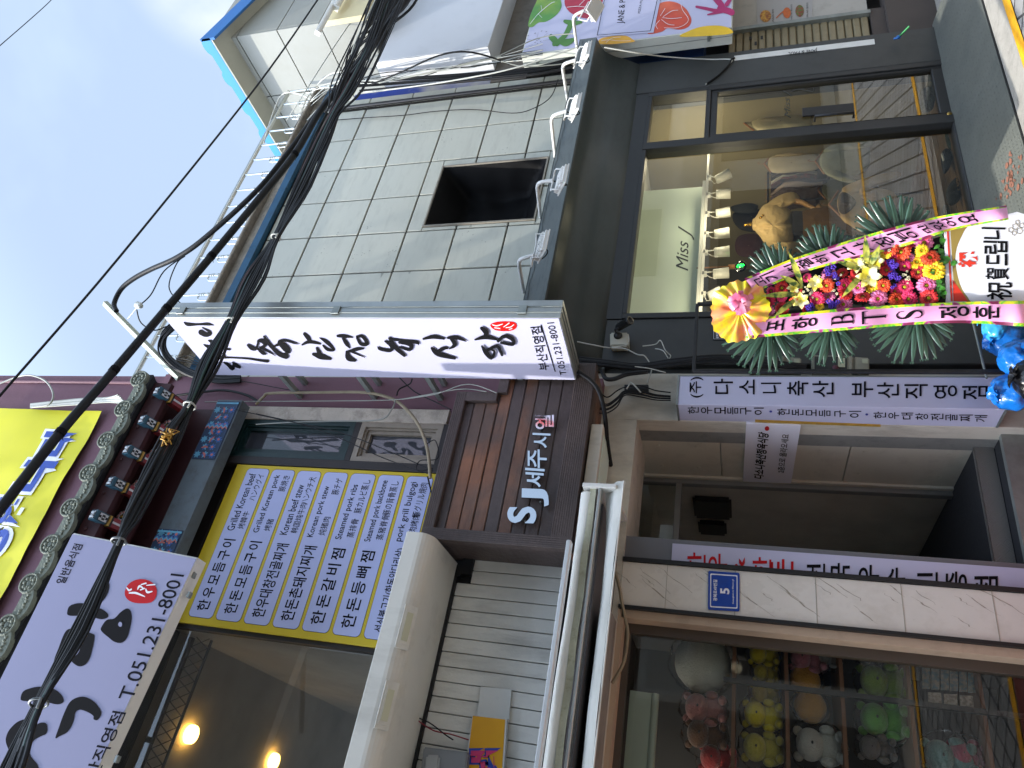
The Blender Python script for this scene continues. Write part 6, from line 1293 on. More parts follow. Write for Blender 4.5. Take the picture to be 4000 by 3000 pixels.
for (x, y, r) in ((1300, 470, 22), (1340, 440, 26), (1380, 480, 26), (1330, 500, 20), (1400, 430, 22), (1360, 400, 18)):
    m_.tube([PW(*kv(x + r * math.cos(a) * (1 + .2 * math.cos(5 * a)), y + r * math.sin(a) * (1 + .2 * math.cos(5 * a))), .037) for a in [t * .349 for t in range(19)]], .0012, 3)
m_.build('blossom_outline', mat('line_gold', '#8d7d5a', .5, var=0), co2)
# bow
bc = PW(*kw(395, 1065), .10); ym = mat('yellow_wrap', '#e0cf22', .3, var=.1, vs=14, col2='#e88a5a', c2s=11, coat=.2, subsurf=0); m_ = M(); K = 96; R6 = 7; vs = []
for i in range(R6 + 1):
    t = i / R6
    for j in range(K):
        a = 2 * math.pi * j / K; q_n = noise.noise(Vector((math.cos(a) * 2, math.sin(a) * 2, t * 1.5))); fold = (math.sin(a * 13 + 2.5 * math.sin(a * 2) + 3 * q_n) * .014 + q_n * .03) * t; r = (.012 + .175 * t) * (1 + .10 * q_n * t + .06 * math.cos(a * 2) + .03 * math.sin(a * 23) * t); vs.append(bc + WR * math.cos(a) * r + Vector((0, 0, 1)) * math.sin(a) * r * 1.0 - H * (fold + .05 * t - .05 * t * t))
m_.add(vs, [(K * i + j, K * i + (j + 1) % K, K * i + K + (j + 1) % K, K * i + K + j) for i in range(R6) for j in range(K)], 0, True); m_.build('bow_wrap', ym, wth)
m_ = M(); bm2 = mat('bow_pink', '#e0688e', .3, var=.15, vs=16, col2='#f0a8bc', c2s=14, coat=.3); random.seed(12); b2c = PW(*kw(400, 1000), .15)
for i in range(14):
    a = i * 2 * math.pi / 14 + random.uniform(-.2, .2); L = random.uniform(.05, .085); d = (WR * math.cos(a) + Vector((0, 0, 1)) * math.sin(a)); s = (Vector((0, 0, 1)) * math.cos(a) - WR * math.sin(a)); w = .017; vs = []
    for k in range(11):
        th_ = math.pi * 2 * k / 10; p = b2c + d * (L * .5 * (1 - math.cos(th_))) - H * (.012 + .028 * math.sin(th_) + .02 * (i % 3)); vs += [p - s * w * (.5 + .5 * math.sin(th_ / 2)), p + s * w * (.5 + .5 * math.sin(th_ / 2))]
    m_.add(vs, [(2 * k, 2 * k + 1, 2 * k + 3, 2 * k + 2) for k in range(10)], 0, True)
m_.build('bow_loops', bm2, wth)
# ================================================================ BLACK STAND, ROD, BAGS
Pf = Plane('Y', 4.40); fs_ = thing('frame_stand', Pf(3300, 1320) * 1.0, 'thin black metal frame stand behind the wreath, in front of the light box', 'stand')
z1_ = Pf(2718, 1300).z; xa_, xb_ = Pf(2718, 1449).x, Pf(2718, 1188).x
m_ = M(); m_.box(xa_ - .012, xa_ + .012, 4.39, 4.415, .01, z1_); m_.box(xb_ - .012, xb_ + .012, 4.39, 4.415, .01, z1_); m_.box(xa_, xb_, 4.391, 4.414, z1_ - .012, z1_ + .012); m_.box(xa_, xb_, 4.391, 4.414, .06, .085); m_.build('frame', black, fs_, bevel=.002)
m_ = M(); m_.box(xa_ - .012, xa_ + .012, 4.2, 4.6, .004, .02); m_.box(xb_ - .012, xb_ + .012, 4.2, 4.6, .004, .02); m_.build('foot', black, fs_)
a, b = Plane('Y', 4.47)(3800, 1255), Plane('Y', 4.47)(3854, 1478); m_ = M(); m_.tube([a, b], .008, 6); m_.build('cross_rod', galv, fs_)
bagm = mat('blue_plastic_bag', '#0f62b4', .28, var=.15, vs=7, bump=.5, bs=18, coat=.25); bag2 = mat('pale_blue_plastic_bag', '#3aa0dc', .25, var=.15, vs=7, bump=.5, bs=18, coat=.3)
def bag(px, py, Y, r, mt, label, knot, sq=1.0):
    c = atY(px, py, Y); t = thing('plastic_bag', (c.x, c.y, max(0, c.z - r)), label, 'bag', 'tied plastic bags piled beside the light box'); m = M()
    def f(d): return 1 + .16 * noise.noise(d * 2.4 + c) + .07 * noise.noise(d * 6 + c) + .03 * abs(noise.noise(d * 15))
    m.ball(c, (r, r * .9, r * sq), 40, 26, fn=f); m.build('bag_body', mt, t)
    m = M(); kn = c + Vector(knot) * r; nd_ = Vector(knot).normalized(); u_ = nd_.orthogonal().normalized(); w_ = nd_.cross(u_); m.ball(kn, r * .14, 10, 8)
    for i in range(11):
        a = i * .571; d = (u_ * math.cos(a) + w_ * math.sin(a) + nd_ * random.uniform(.2, .9)); petal(m, kn, d, nd_, r * random.uniform(.4, .65), r * .16, curl=.25)
    m.build('bag_knot', mt, t)
random.seed(3)
bag(3952, 1532, 4.34, .112, bagm, 'shiny blue plastic bag leaning on the foot of the light box', (-.35, -.3, .85))
bag(3985, 1400, 4.26, .115, bagm, 'blue plastic bag with a large gathered knot facing the street, middle of the pile', (-.2, -.85, .1))
bag(3935, 1325, 4.42, .12, bagm, 'crumpled blue plastic bag behind the middle bag of the pile', (-.3, -.3, .85))
bag(3885, 1282, 4.34, .085, bag2, 'pale blue plastic bag on top of the pile beside the wreath ribbon', (.3, -.5, .8), .8)
bag(4060, 1480, 4.15, .13, mat('black_plastic_bag', '#0e0f12', .3, var=.1, bump=.4, bs=18), 'black plastic bag at the bottom of the pile of blue bags', (0, -.2, .9))
# ================================================================ CLOTHES SHOP CONTENTS
def puff(m, plane, out, T, mi=0, off=0, folds=.006, seed=0, sm=4):
    q = catmull([(x, y, 0) for x, y in out], sm, True) if sm else [(x, y, 0) for x, y in out]; cx_ = sum(p[0] for p in q) / len(q); cy_ = sum(p[1] for p in q) / len(q); n_ = len(q); R_ = [1, .97, .9, .75, .55, .3, .02]
    for sgn in (1, -1):
        vs = []
        for r in R_:
            for x, y, _ in q:
                X, Y_ = cx_ + (x - cx_) * r, cy_ + (y - cy_) * r; nn = noise.noise(Vector((X * .010, Y_ * .05, seed))) * folds * 1.8 + noise.noise(Vector((X * .03, Y_ * .03, seed + 9))) * folds * 1.3 + noise.noise(Vector((X * .02, Y_ * .11, seed + 4))) * folds; vs.append(plane(X, Y_, off + sgn * (T * math.sqrt(max(0, 1 - r * r)) + nn * (1 - r ** 6))))
        m.add(vs, [(i * n_ + j, i * n_ + (j + 1) % n_, (i + 1) * n_ + (j + 1) % n_, (i + 1) * n_ + j) for i in range(len(R_) - 1) for j in range(n_)], mi, True)
    return m
def cloth(name, c, **kw_): return mat(name, c, .85, var=.12, vs=5, bump=.35, bs=26, **kw_)
cloth('beige_seam', '#a5844f'); cloth('beige_hood_shade', '#54422a')  # second cloth: shade inside the hood, put into a darker beige
hanger_wood = mat('hanger_wood', '#8d5f35', .5, var=.15)
def hung(label, body, sleeves, Y, mt, hook, T=.05, nm='hanging_garment', extra=None):
    P_ = Plane('Y', Y); cx_ = sum(p[0] for p in body) / len(body); cy_ = sum(p[1] for p in body) / len(body); o = P_(cx_, cy_); t = thing(nm, o, label, 'clothing'); m = M(); puff(m, P_, body, T, seed=Y)
    m.build('garment_body', mt, t)
    for s_ in sleeves: m = M(); puff(m, P_, s_, T * .8, off=.015, seed=Y + 3); m.build('sleeve', mt, t)
    if hook:
        m = M(); h0, a, b = hook; m.tube([P_(*a, .0), P_(*h0, .0), P_(*b, .0)], .011, 6); hk = P_(*h0); m.tube([hk, hk + Vector((0, 0, .05)), hk + Vector((.02, 0, .07)), hk + Vector((0.035, 0, .05))], .003, 5); m.build('hanger', hanger_wood, t)
    if extra: extra(P_, t)
    return t
hung('beige hooded sweatshirt hanging on a wooden hanger low in the shop window', [(3270, 790), (3300, 735), (3370, 730), (3480, 745), (3505, 790), (3480, 880), (3420, 900), (3300, 870)], [[(3290, 735), (3380, 695), (3500, 670), (3512, 695), (3400, 735), (3320, 765)], [(3290, 850), (3360, 905), (3450, 905), (3440, 870), (3340, 840)]], 5.25, cloth('beige_jersey', '#b39462'), ((3238, 800), (3275, 745), (3290, 850)), extra=lambda P_, t: [puff(M(), P_, o_, .02, off=.055, folds=.012, seed=7 + i).build(nm_, MATS[mt_], t) for i, (nm_, o_, mt_) in enumerate((('pocket', [(3360, 735), (3400, 730), (3425, 745), (3425, 780), (3395, 785), (3362, 775)], 'beige_seam'), ('pocket', [(3365, 815), (3400, 812), (3428, 825), (3420, 862), (3390, 860), (3362, 850)], 'beige_seam'), ('hood_opening', [(3275, 770), (3300, 750), (3345, 790), (3305, 835), (3278, 825)], 'beige_hood_shade')))])
hung('grey glitter knit sweater hanging beside the beige sweatshirt', [(3200, 640), (3225, 580), (3330, 545), (3390, 560), (3395, 650), (3330, 690), (3240, 690)], [[(3215, 590), (3290, 555), (3400, 545), (3398, 575), (3290, 590)], [(3230, 680), (3290, 710), (3340, 712), (3330, 690), (3260, 660)]], 5.4, cloth('grey_knit', '#8f8f78'), ((3185, 630), (3215, 590), (3220, 680)))
hung('pale printed jacket hanging behind the door glass', [(2935, 470), (2960, 440), (3080, 425), (3160, 440), (3165, 500), (3080, 515), (2960, 510)], [[(2960, 440), (3060, 412), (3170, 405), (3172, 430), (3060, 440)]], 5.3, cloth('pale_jacket', '#cdbf98'), ((2905, 480), (2945, 445), (2945, 510)))
hung('white fluffy blouse hanging beside the door mullion', [(2985, 545), (3005, 510), (3090, 500), (3180, 505), (3190, 560), (3110, 578), (3010, 575)], [[(3000, 512), (3060, 492), (3130, 490), (3120, 508), (3050, 515)]], 5.75, cloth('white_fluff', '#c9c2b4', col2='#8d8677', c2s=30), ((2968, 550), (2990, 515), (2995, 575)))
hung('cream shirt hanging in front of the crowded clothes rail', [(3000, 640), (3020, 600), (3100, 595), (3190, 605), (3195, 660), (3120, 672), (3020, 675)], [[(3015, 605), (3080, 590), (3150, 590), (3140, 605), (3060, 612)]], 5.8, cloth('cream_shirting', '#b9ab8d'), ((2985, 640), (3010, 608), (3012, 672)))
hung('olive knit top hanging behind the hooded sweatshirt', [(3210, 740), (3235, 705), (3330, 700), (3420, 710), (3425, 770), (3330, 790), (3235, 780)], [], 5.9, cloth('olive_knit', '#5d5a3c'), ((3195, 742), (3222, 710), (3225, 778)))
hung('dark brown coat hanging high in the back of the shop', [(2900, 690), (2930, 650), (3010, 640), (3060, 690), (3050, 770), (2960, 760), (2910, 740)], [[(2920, 660), (2980, 620), (3030, 625), (3000, 660)]], 6.4, cloth('dark_brown_wool', '#2b1f19'), ((2890, 700), (2920, 660), (2925, 745)))
hung('black sweatshirt hanging behind the track lamps', [(2860, 850), (2890, 800), (2970, 790), (3000, 840), (2990, 900), (2900, 900)], [], 6.6, cloth('black_jersey', '#17171a'), None)
hung('dusty maroon top hanging behind the track lamps', [(2870, 960), (2890, 920), (2960, 915), (2980, 960), (2960, 1000), (2890, 1000)], [], 6.6, cloth('maroon_jersey', '#3a1d24'), None)
hung('charcoal shirt hanging behind the mannequin shoulder', [(2850, 790), (2870, 750), (2945, 745), (2960, 790), (2950, 830), (2870, 830)], [], 6.5, cloth('charcoal_jersey', '#22262a'), None)
hung('blue denim jeans hanging under the beige blouse sleeve', [(3150, 905), (3300, 890), (3380, 880), (3385, 925), (3300, 935), (3160, 950)], [], 5.5, cloth('denim', '#1d2733'), None)
random.seed(17)
rk = thing('garment_rail', atY(3030, 640, 6.1), 'clothes rail inside the shop', 'clothes rail')
ra0, ra1 = atY(3000, 545, 6.0), atY(3000, 790, 6.0); m_ = M(); m_.tube([ra0, ra1], .012, 6); m_.tube([ra0, Vector((ra0.x, 6.0, .1))], .012, 6); m_.tube([ra1, Vector((ra1.x, 6.0, .1))], .012, 6); m_.build('rail', black, rk)
pal = ['#1b1a1d', '#b9b2a6', '#6a2a26', '#2b2230', '#8d7c74', '#3a2c28', '#a89da4', '#1f2328', '#7a3b2c', '#cfc8be', '#4a4040', '#241c1a']
for i in range(18):
    t = (i + .5) / 18; c = ra0.lerp(ra1, t); L = random.uniform(.38, .62); w = random.uniform(.16, .21); m_ = M(); vs = []
    yaw = random.uniform(.9, 1.5)
    d = Vector((math.cos(yaw) * .4, math.sin(yaw), 0)).normalized(); s = Vector((d.y, -d.x, 0))
    o = thing('garment', c, ['dark', 'pale', 'striped', 'brown', 'patterned', 'wine red'][i % 6] + ' garment on the clothes rail inside the shop', 'clothing', 'garments on the clothes rail')
    for k in range(9):
        u = k / 8; ww = w * (.35 + .65 * min(1, u * 4)) * (1 + .06 * math.sin(u * 9 + i)); th_ = .012 + .010 * math.sin(u * 3)
        for j in range(10):
            a = 2 * math.pi * j / 10; vs.append(c + Vector((0, 0, -.03 - L * u)) + d * ww * math.cos(a) + s * (th_ * math.sin(a) + .012 * math.sin(a * 3 + i + u * 5)))
    m_.add(vs, [(k * 10 + j, k * 10 + (j + 1) % 10, k * 10 + 10 + (j + 1) % 10, k * 10 + 10 + j) for k in range(8) for j in range(10)], 0, True)
    cn_ = pal[i % 12]; m_.build('garment_body', cloth('rail_cloth_' + str(i % 12), cn_, col2=pal[(i + 5) % 12] if i % 3 == 2 else None, c2s=22), o)
    m_ = M(); m_.tube([c + Vector((0, 0, -.04)), c + Vector((0, 0, .01)), c + Vector((0, .02, .03))], .004, 5); m_.build('hanger', hanger_wood, o)
r2 = thing('garment_rail', atY(3010, 450, 6.6), 'clothes rail behind the glass door of the clothes shop', 'clothes rail')
rb0, rb1 = atY(2990, 300, 6.6), atY(2990, 520, 6.6); m_ = M(); m_.tube([rb0, rb1], .012, 6); m_.tube([rb0, Vector((rb0.x, 6.6, .1))], .012, 6); m_.tube([rb1, Vector((rb1.x, 6.6, .1))], .012, 6); m_.build('rail', black, r2)
for q in [o for o in bpy.data.objects if o.get('group') == 'garments on the clothes rail'][:16]:
    i_ = int(q.name.split('.')[-1]) if '.' in q.name else 0
    dst = rb0.lerp(rb1, (i_ + .5) / 17); c = dup(q, dst - Vector(q.location), 'garment on the rail behind the glass door', (0, 0, .5)); c['group'] = 'garments on the rail behind the glass door'
tag_g = ['pale grey blouse', 'black top', 'wine red top']
for o in [q for q in bpy.data.objects if q.get('group') == 'garments on the clothes rail']: o['label'] = 'garment hanging in the crowded row on the clothes rail inside the shop'
# mannequin
mq = thing('mannequin', atY(3250, 870, 5.5), 'headless mannequin in a beige blouse, black belt and long brown skirt', 'mannequin'); Pm = Plane('Y', 5.5)
gold_m = mat('gold_metal', '#a8832e', .25, metal=.9, var=.1)
m_ = M(); c_ = Pm(2964, 876); m_.lathe(c_, (0, 0, 1), [(.05, -.02), (.045, .03), (.02, .045), (.012, .06), (.03, .075), (.012, .09), (.025, .10), (.01, .12), (.016, .13), (.0001, .145)], 16); m_.build('neck_finial', gold_m, mq)
bl = M(); bw_ = cloth('beige_blouse_cloth', '#b59a68'); puff(bl, Pm, [(2945, 862), (2960, 835), (2985, 800), (3040, 790), (3095, 830), (3105, 880), (3098, 935), (3060, 975), (3000, 962), (2965, 920), (2945, 895)], .13, folds=.02, seed=1); bl.build('blouse', bw_, mq)
for so, sd_ in (([(2985, 810), (3040, 765), (3100, 750), (3125, 780), (3080, 805), (3030, 830)], 2), ([(3000, 940), (3040, 975), (3085, 1000), (3110, 985), (3105, 950), (3050, 925)], 3)): m_ = M(); puff(m_, Pm, so, .07, off=.02, folds=.02, seed=sd_); m_.build('blouse_sleeve', bw_, mq)
m_ = M(); puff(m_, Pm, [(2940, 858), (2958, 852), (2968, 878), (2958, 900), (2940, 896)], .055, seed=5); m_.build('collar', bw_, mq)
def lathe2(pts, Y, k=.75, n=28, fold=0.0):
    m = M(); vs = []; R_ = len(pts)
    for i, (x, y0, y1) in enumerate(pts):
        a_, b_ = atY(x, y1, Y), atY(x, y0, Y); c = (a_ + b_) / 2; r = (b_ - a_).length / 2
        for j in range(n): a = 2 * math.pi * j / n; f = 1 + fold * (i / R_) * math.sin(a * 9 + i * .3); vs.append(c + Vector((math.cos(a) * r * f, math.sin(a) * r * k * f, 0)))
    m.add(vs, [(i * n + j, i * n + (j + 1) % n, (i + 1) * n + (j + 1) % n, (i + 1) * n + j) for i in range(R_ - 1) for j in range(n)], 0, True); return m
lathe2([(3092, 838, 932), (3110, 836, 932), (3134, 836, 930)], 5.5).build('belt', cloth('black_belt', '#121214'), mq)
lathe2([(3132, 836, 930), (3180, 826, 932), (3260, 818, 935), (3340, 812, 938), (3420, 806, 942), (3520, 800, 948)], 5.5, fold=.09).build('skirt', cloth('brown_skirt_cloth', '#5b4225'), mq)
m_ = M(); pa = [Pm(3095, 785, .03), Pm(3130, 790, .05), Pm(3160, 805, .07), Pm(3185, 815, .08)]; m_.tube([Vector(q) for q in catmull([tuple(p) for p in pa], 4)], [.03, .029, .028, .027, .026, .025, .025, .024, .022, .02, .019, .017, .016], 10); hd_ = pa[-1]
for i in range(5):
    s = Vector((1, 0, 0)) * ((i - 2) * .009); m_.tube([hd_ + s * .6, hd_ + s + Vector((.01, -.02, -.03)), hd_ + s + Vector((.004, -.015, -.058 + abs(i - 2) * .006))], [.008, .007, .005], 6)
m_.build('wooden_arm', mat('pale_wood', '#9c7440', .45, var=.1), mq)
m_ = M(); m_.tube([Pm(3520, 872), Vector((Pm(3520, 872).x, 5.5, .11))], .015, 8); m_.lathe((Pm(3520, 872).x, 5.5, .10), (0, 0, 1), [(.15, 0), (.15, .012), (.0001, .02)], 20); m_.build('stand', black, mq)
m_ = M(); q_ = Pm(2972, 850, .09); m_.ball(q_, .016, 8, 6); m_.ball(q_ + Vector((.02, -.01, -.02)), .012, 8, 6); m_.build('brooch', gold_m, mq)
# track lamps
tl_w = mat('white_lamp_shell', '#c5c5bb', .4, var=.04); glow = mat('warm_glow', '#ffd9a0', .5, var=0, emit='#ffc070', es=9)
for i, (x0, x1, y, tilt) in enumerate(((2795, 2855, 690, .5), (2797, 2853, 758, 0), (2800, 2855, 818, .12), (2796, 2852, 832, .12), (2790, 2850, 912, .1), (2790, 2850, 984, .05), (2785, 2848, 1068, .05), (2765, 2820, 1148, .5))):
    if i == 2: continue
    c = atY((x0 + x1) / 2, y, 5.32); L = (atY(x0, y, 5.32) - atY(x1, y, 5.32)).length; ax_ = Vector((math.sin(tilt) * .8, math.sin(tilt) * -.4, -1)).normalized()
    t = thing('track_lamp', c, 'white spot lamp hanging from the ceiling track in the clothes shop window, number ' + str(i), 'spot lamp', 'white track lamps in the clothes shop'); m = M(); r = .052
    m.lathe(c - ax_ * L / 2, ax_, [(.0001, 0), (r * .8, 0), (r * .88, .006), (r, L), (r * .94, L), (r * .9, L * .88), (.0001, L * .85)], 20); so = m.build('lamp_shell', tl_w, t)
    M().lathe(c + ax_ * L * .33, ax_, [(.0001, .002), (r * .88, .002)], 16).build('bulb', glow, so)
    m = M(); tp_ = Vector((c.x, 5.32, zb_k - .06)); m.tube([c - ax_ * L / 2 + Vector((.03, 0, .0)), tp_ + Vector((.02, 0, -.02)), tp_], .006, 6); m.tube([c - ax_ * L * .3 - Vector((r, 0, 0)), c - ax_ * L * .62 - Vector((r * .8, 0, 0)), tp_], .004, 5); m.box(tp_.x - .02, tp_.x + .02, 5.30, 5.34, tp_.z - .02, tp_.z + .02); m.build('bracket', tl_w, t)
tls = [q for q in bpy.data.objects if q.get('group') == 'white track lamps in the clothes shop']
for q, lab in zip(tls, ['tilted white spot lamp farthest right, near the door frame', 'white spot lamp second from the right, above the dark clothes', 'white spot lamp third from the right in the shop window', 'white spot lamp in the middle of the row, above the mannequin', 'white spot lamp just left of the mannequin', 'white spot lamp second from the left, beside the green bulb', 'tilted white spot lamp farthest left, above the wreath bow']): q['label'] = lab
gb = thing('green_bulb', atY(2893, 1040, 5.35), 'clear round bulb with a glowing green filament above the wreath', 'bulb'); c = atY(2893, 1040, 5.35)
m_ = M(); m_.ball(c, .055, 18, 12); m_.build('bulb_glass', pane_glass, gb); m_ = M(); m_.tube([c + Vector((.02 * math.sin(i * 1.9), -.01, -.03 + .06 * i / 9)) for i in range(10)], .004, 5); m_.build('filament', mat('green_glow', '#20ff60', .5, var=0, emit='#18ff50', es=8), gb)
m_ = M(); m_.lathe(c + Vector((0, 0, .05)), (0, 0, 1), [(.02, 0), (.02, .06), (.006, .07), (.006, .35)], 10); m_.build('socket', mat('amber_rope', '#8d5a26', .7, var=.2), gb)
# shoes and bags on the floor
def lump(name, label, cat, px, out, Y, T, mt, extra=()):
    P_ = Plane('Y', Y); t = thing(name, P_(*px), label, cat); m = M(); puff(m, P_, out, T, folds=.01); m.build('upper' if cat == 'shoes' else 'body', mt, t)
    for nm, o2, m2 in extra: m = M(); puff(m, P_, o2, T * .8, off=.02); m.build(nm, m2, t)
lump('sneakers', 'black sneakers with leopard print tongues on the shop floor', 'shoes', (3725, 745), [(3695, 770), (3700, 735), (3725, 700), (3745, 690), (3755, 720), (3752, 770), (3730, 800), (3705, 800)], 5.05, .06, cloth('black_canvas', '#0f0f11'), [('tongue', [(3735, 690), (3748, 695), (3750, 740), (3738, 745)], cloth('leopard_print', '#8d6a34', col2='#1c140c', c2s=60))])
lump('blue_shoes', 'navy shoes with white laces on the shop floor', 'shoes', (3700, 610), [(3675, 620), (3682, 590), (3700, 580), (3722, 600), (3712, 650), (3690, 680), (3680, 660)], 5.05, .05, cloth('navy_canvas', '#1a2436'), [('laces', [(3676, 600), (3686, 600), (3692, 628), (3682, 630)], white_ink)])
lump('green_bag', 'folded dark green bag on the shop floor by the door', 'bag', (3710, 545), [(3690, 520), (3700, 508), (3725, 515), (3728, 560), (3718, 588), (3700, 570)], 5.05, .05, cloth('bottle_green', '#173024'))
lump('grey_cap', 'grey tweed cap on the floor behind the door', 'cap', (3640, 370), [(3590, 400), (3600, 350), (3640, 340), (3655, 380), (3640, 430), (3605, 440)], 5.1, .06, cloth('grey_tweed', '#4b4c46', col2='#2a2b28', c2s=50))
# ================================================================ TOY SHOP SHELVES
wd = mat('shelf_pine', '#6b4526', .6, var=.2, vs=6); sh_t = thing('toy_shelves', (.2, 5.3, .3), 'tall wooden shelves of plush toys behind the toy shop glass', 'shelves')
for z in [atY(x, 2700, 5.14).z for x in (2859, 3066, 3282, 3545, 3822)]:
    m_ = M(); m_.box(-3, 1.42, 5.13, 5.62, z - .022, z); m_.build('shelf', wd, sh_t)
m_ = M(); p0_, p1_ = atY(2826, 2654, 5.1), atY(3940, 2790, 5.1); m_.box(p0_.x - .014, p0_.x + .014, 5.085, 5.125, .3, p0_.z); m_.build('upright', black, sh_t)
film = mat('clear_bag', '#ffffff', .12, var=0)
fm_ = bpy.data.materials.new('plastic_film'); fm_.use_nodes = True; n = fm_.node_tree.nodes; l = fm_.node_tree.links; n.clear(); o_ = n.new('ShaderNodeOutputMaterial'); mi_ = n.new('ShaderNodeMixShader'); tr_2 = n.new('ShaderNodeBsdfTransparent'); gl_ = n.new('ShaderNodeBsdfGlossy'); gl_.inputs['Roughness'].default_value = .12; fr_ = n.new('ShaderNodeLayerWeight'); fr_.inputs['Blend'].default_value = .08; l.new(fr_.outputs['Fresnel'], mi_.inputs[0]); l.new(tr_2.outputs[0], mi_.inputs[1]); l.new(gl_.outputs[0], mi_.inputs[2]); l.new(mi_.outputs[0], o_.inputs[0])
def plush(px, py, r, col, label, kind='bear', wrap=True):
    c = atY(px, py, 5.30); s = r / 2870 * 5.0; t = thing('plush_toy', c - Vector((0, 0, s)), label, 'plush toy', 'plush toys on the toy shop shelves'); pm2 = mat('plush_' + col.strip('#'), col, .95, var=.15, vs=9, bump=.5, bs=90, sheen=.5); dk2 = mat('stitch_black', '#101010', .4, var=0)
    m = M()
    if kind == 'cushion': m.ball(c, (s, s * .6, s * .95), 24, 16, fn=lambda d: 1 + .04 * noise.noise(d * 3 + c)); m.build('cushion_body', pm2, t)
    else:
        m.ball(c + Vector((0, .02, -s * .45)), (s * .72, s * .6, s * .62), 18, 12); m.build('plush_body', pm2, t); m = M(); m.ball(c + Vector((0, -.02, s * .32)), (s * .66, s * .6, s * .56), 18, 12); h = m.build('plush_head', pm2, t)
        m = M(); m.ball(c + Vector((0, -s * .60, s * .20)), (s * .24, s * .16, s * .19), 12, 8); m.build('snout', pm2, t)
        m = M(); m.ball(c + Vector((0, -s * .75, s * .27)), (s * .07, s * .04, s * .05), 8, 6); [m.ball(c + Vector((e_ * s * .24, -s * .56, s * .42)), s * .055, 8, 6) for e_ in (-1, 1)]; m.build('nose_and_eyes', dk2, t)
        for sx_ in (-1, 1):
            m = M(); m.ball(c + Vector((sx_ * s * .5, 0, s * .78)), (s * .2, s * .12, s * .2), 10, 8); m.build('ear', pm2, t); m = M(); m.ball(c + Vector((sx_ * s * .62, -s * .3, -s * .35)), (s * .2, s * .24, s * .3), 10, 8); m.build('arm', pm2, t); m = M(); m.ball(c + Vector((sx_ * s * .4, -s * .45, -s * .85)), (s * .24, s * .3, s * .2), 10, 8); m.build('leg', pm2, t)
    if wrap: m = M(); m.ball(c + Vector((0, -.01, 0)), (s * 1.12, s * .95, s * 1.16), 26, 18, fn=lambda d: 1 + .10 * noise.noise(d * 3.3 + c * 3) + .05 * noise.noise(d * 9 + c)); m.build('plastic_wrap', fm_, t)
for a in ((2745, 2588, 112, '#b9bbb0', 'big plain white cushion in a clear bag, top shelf', 'cushion'), (2750, 2770, 78, '#a8706c', 'dusty pink plush bear in a clear bag, top shelf'), (2755, 2872, 74, '#5b3a20', 'brown plush bear in a clear bag, top shelf'), (2800, 2965, 66, '#9c1d1d', 'red plush bear at the left edge of the top shelf'),
          (2980, 2560, 56, '#c9b514', 'yellow plush bear in the right corner of the second shelf'), (2988, 2632, 46, '#a8942c', 'small tan yellow plush bear, second shelf'), (2985, 2712, 50, '#a88f2c', 'mustard plush bear beside the black upright, second shelf'), (2975, 2795, 70, '#cbb80e', 'large bright yellow plush bear, second shelf'), (2975, 2925, 72, '#b0a442', 'pale yellow plush bear at the left of the second shelf'),
          (3150, 2575, 66, '#b2707c', 'rose pink plush bear, right end of the third shelf'), (3235, 2572, 44, '#a9a49c', 'small white plush bear next to the rose pink one, third shelf'), (3145, 2658, 56, '#b5801a', 'orange round cushion beside the pink bear, third shelf', 'cushion'), (3165, 2760, 58, '#b07f1c', 'orange round cushion in the middle of the third shelf', 'cushion'), (3195, 2915, 84, '#a9a89e', 'white plush bear at the left of the third shelf'),
          (3445, 2668, 84, '#6f9012', 'lime green round plush bear, fourth shelf'), (3445, 2815, 82, '#5a9a3c', 'leaf green plush bear, fourth shelf'), (3420, 2925, 60, '#6d6a68', 'grey plush bear at the left of the fourth shelf'), (3700, 2962, 80, '#5d8a86', 'teal plush bear on the bottom shelf'), (3775, 2950, 60, '#a04a5e', 'pink plush bear leaning on the teal one, bottom shelf'), (3390, 2575, 40, '#2a2a2c', 'black plush bear in the dark corner of the fourth shelf')): plush(*a[:5], **({'kind': a[5]} if len(a) > 5 else {}))
cardm = mat('printed_card', '#9d9a8c', .6, var=.25, vs=30, col2='#6d8a90', c2s=40)
for i in range(6):
    for j, (x0, x1) in enumerate(((3610, 3700), (3706, 3760))):
        Pq = Plane('Y', 5.12 - .0 * j); y0 = 2590 + i * 0
        xx0 = x0 if j == 0 else 3640 + i * 0
    yy = 2575 + i * 0
for i in range(6):
    x0 = 3602 + i * 36; Pq = Plane('Y', 5.2); m_ = M(); face_box(m_, Pq, [(x0, 2592 + i * 3), (x0 + 32, 2594 + i * 3), (x0 + 33, 2690 + i * 3), (x0 + 1, 2690 + i * 3)], .01)
    tag(m_.build('gift_box', cardm, bevel=.002), 'slim printed gift box in the row on the bottom shelf', 'box', 'printed boxes on the bottom toy shelf')
for i in range(3):
    x0 = 3625 + i * 62; Pq = Plane('Y', 5.12); m_ = M(); face_box(m_, Pq, [(x0, 2704 + i * 6), (x0 + 52, 2706 + i * 6), (x0 + 54, 2765 + i * 6), (x0 + 2, 2765 + i * 6)], .004)
    tag(m_.build('price_card', mat('cream_card', '#a5a294', .6, var=.1, col2='#7d786c', c2s=60)), 'cream price card hanging below the printed boxes', 'card', 'price cards under the printed boxes')
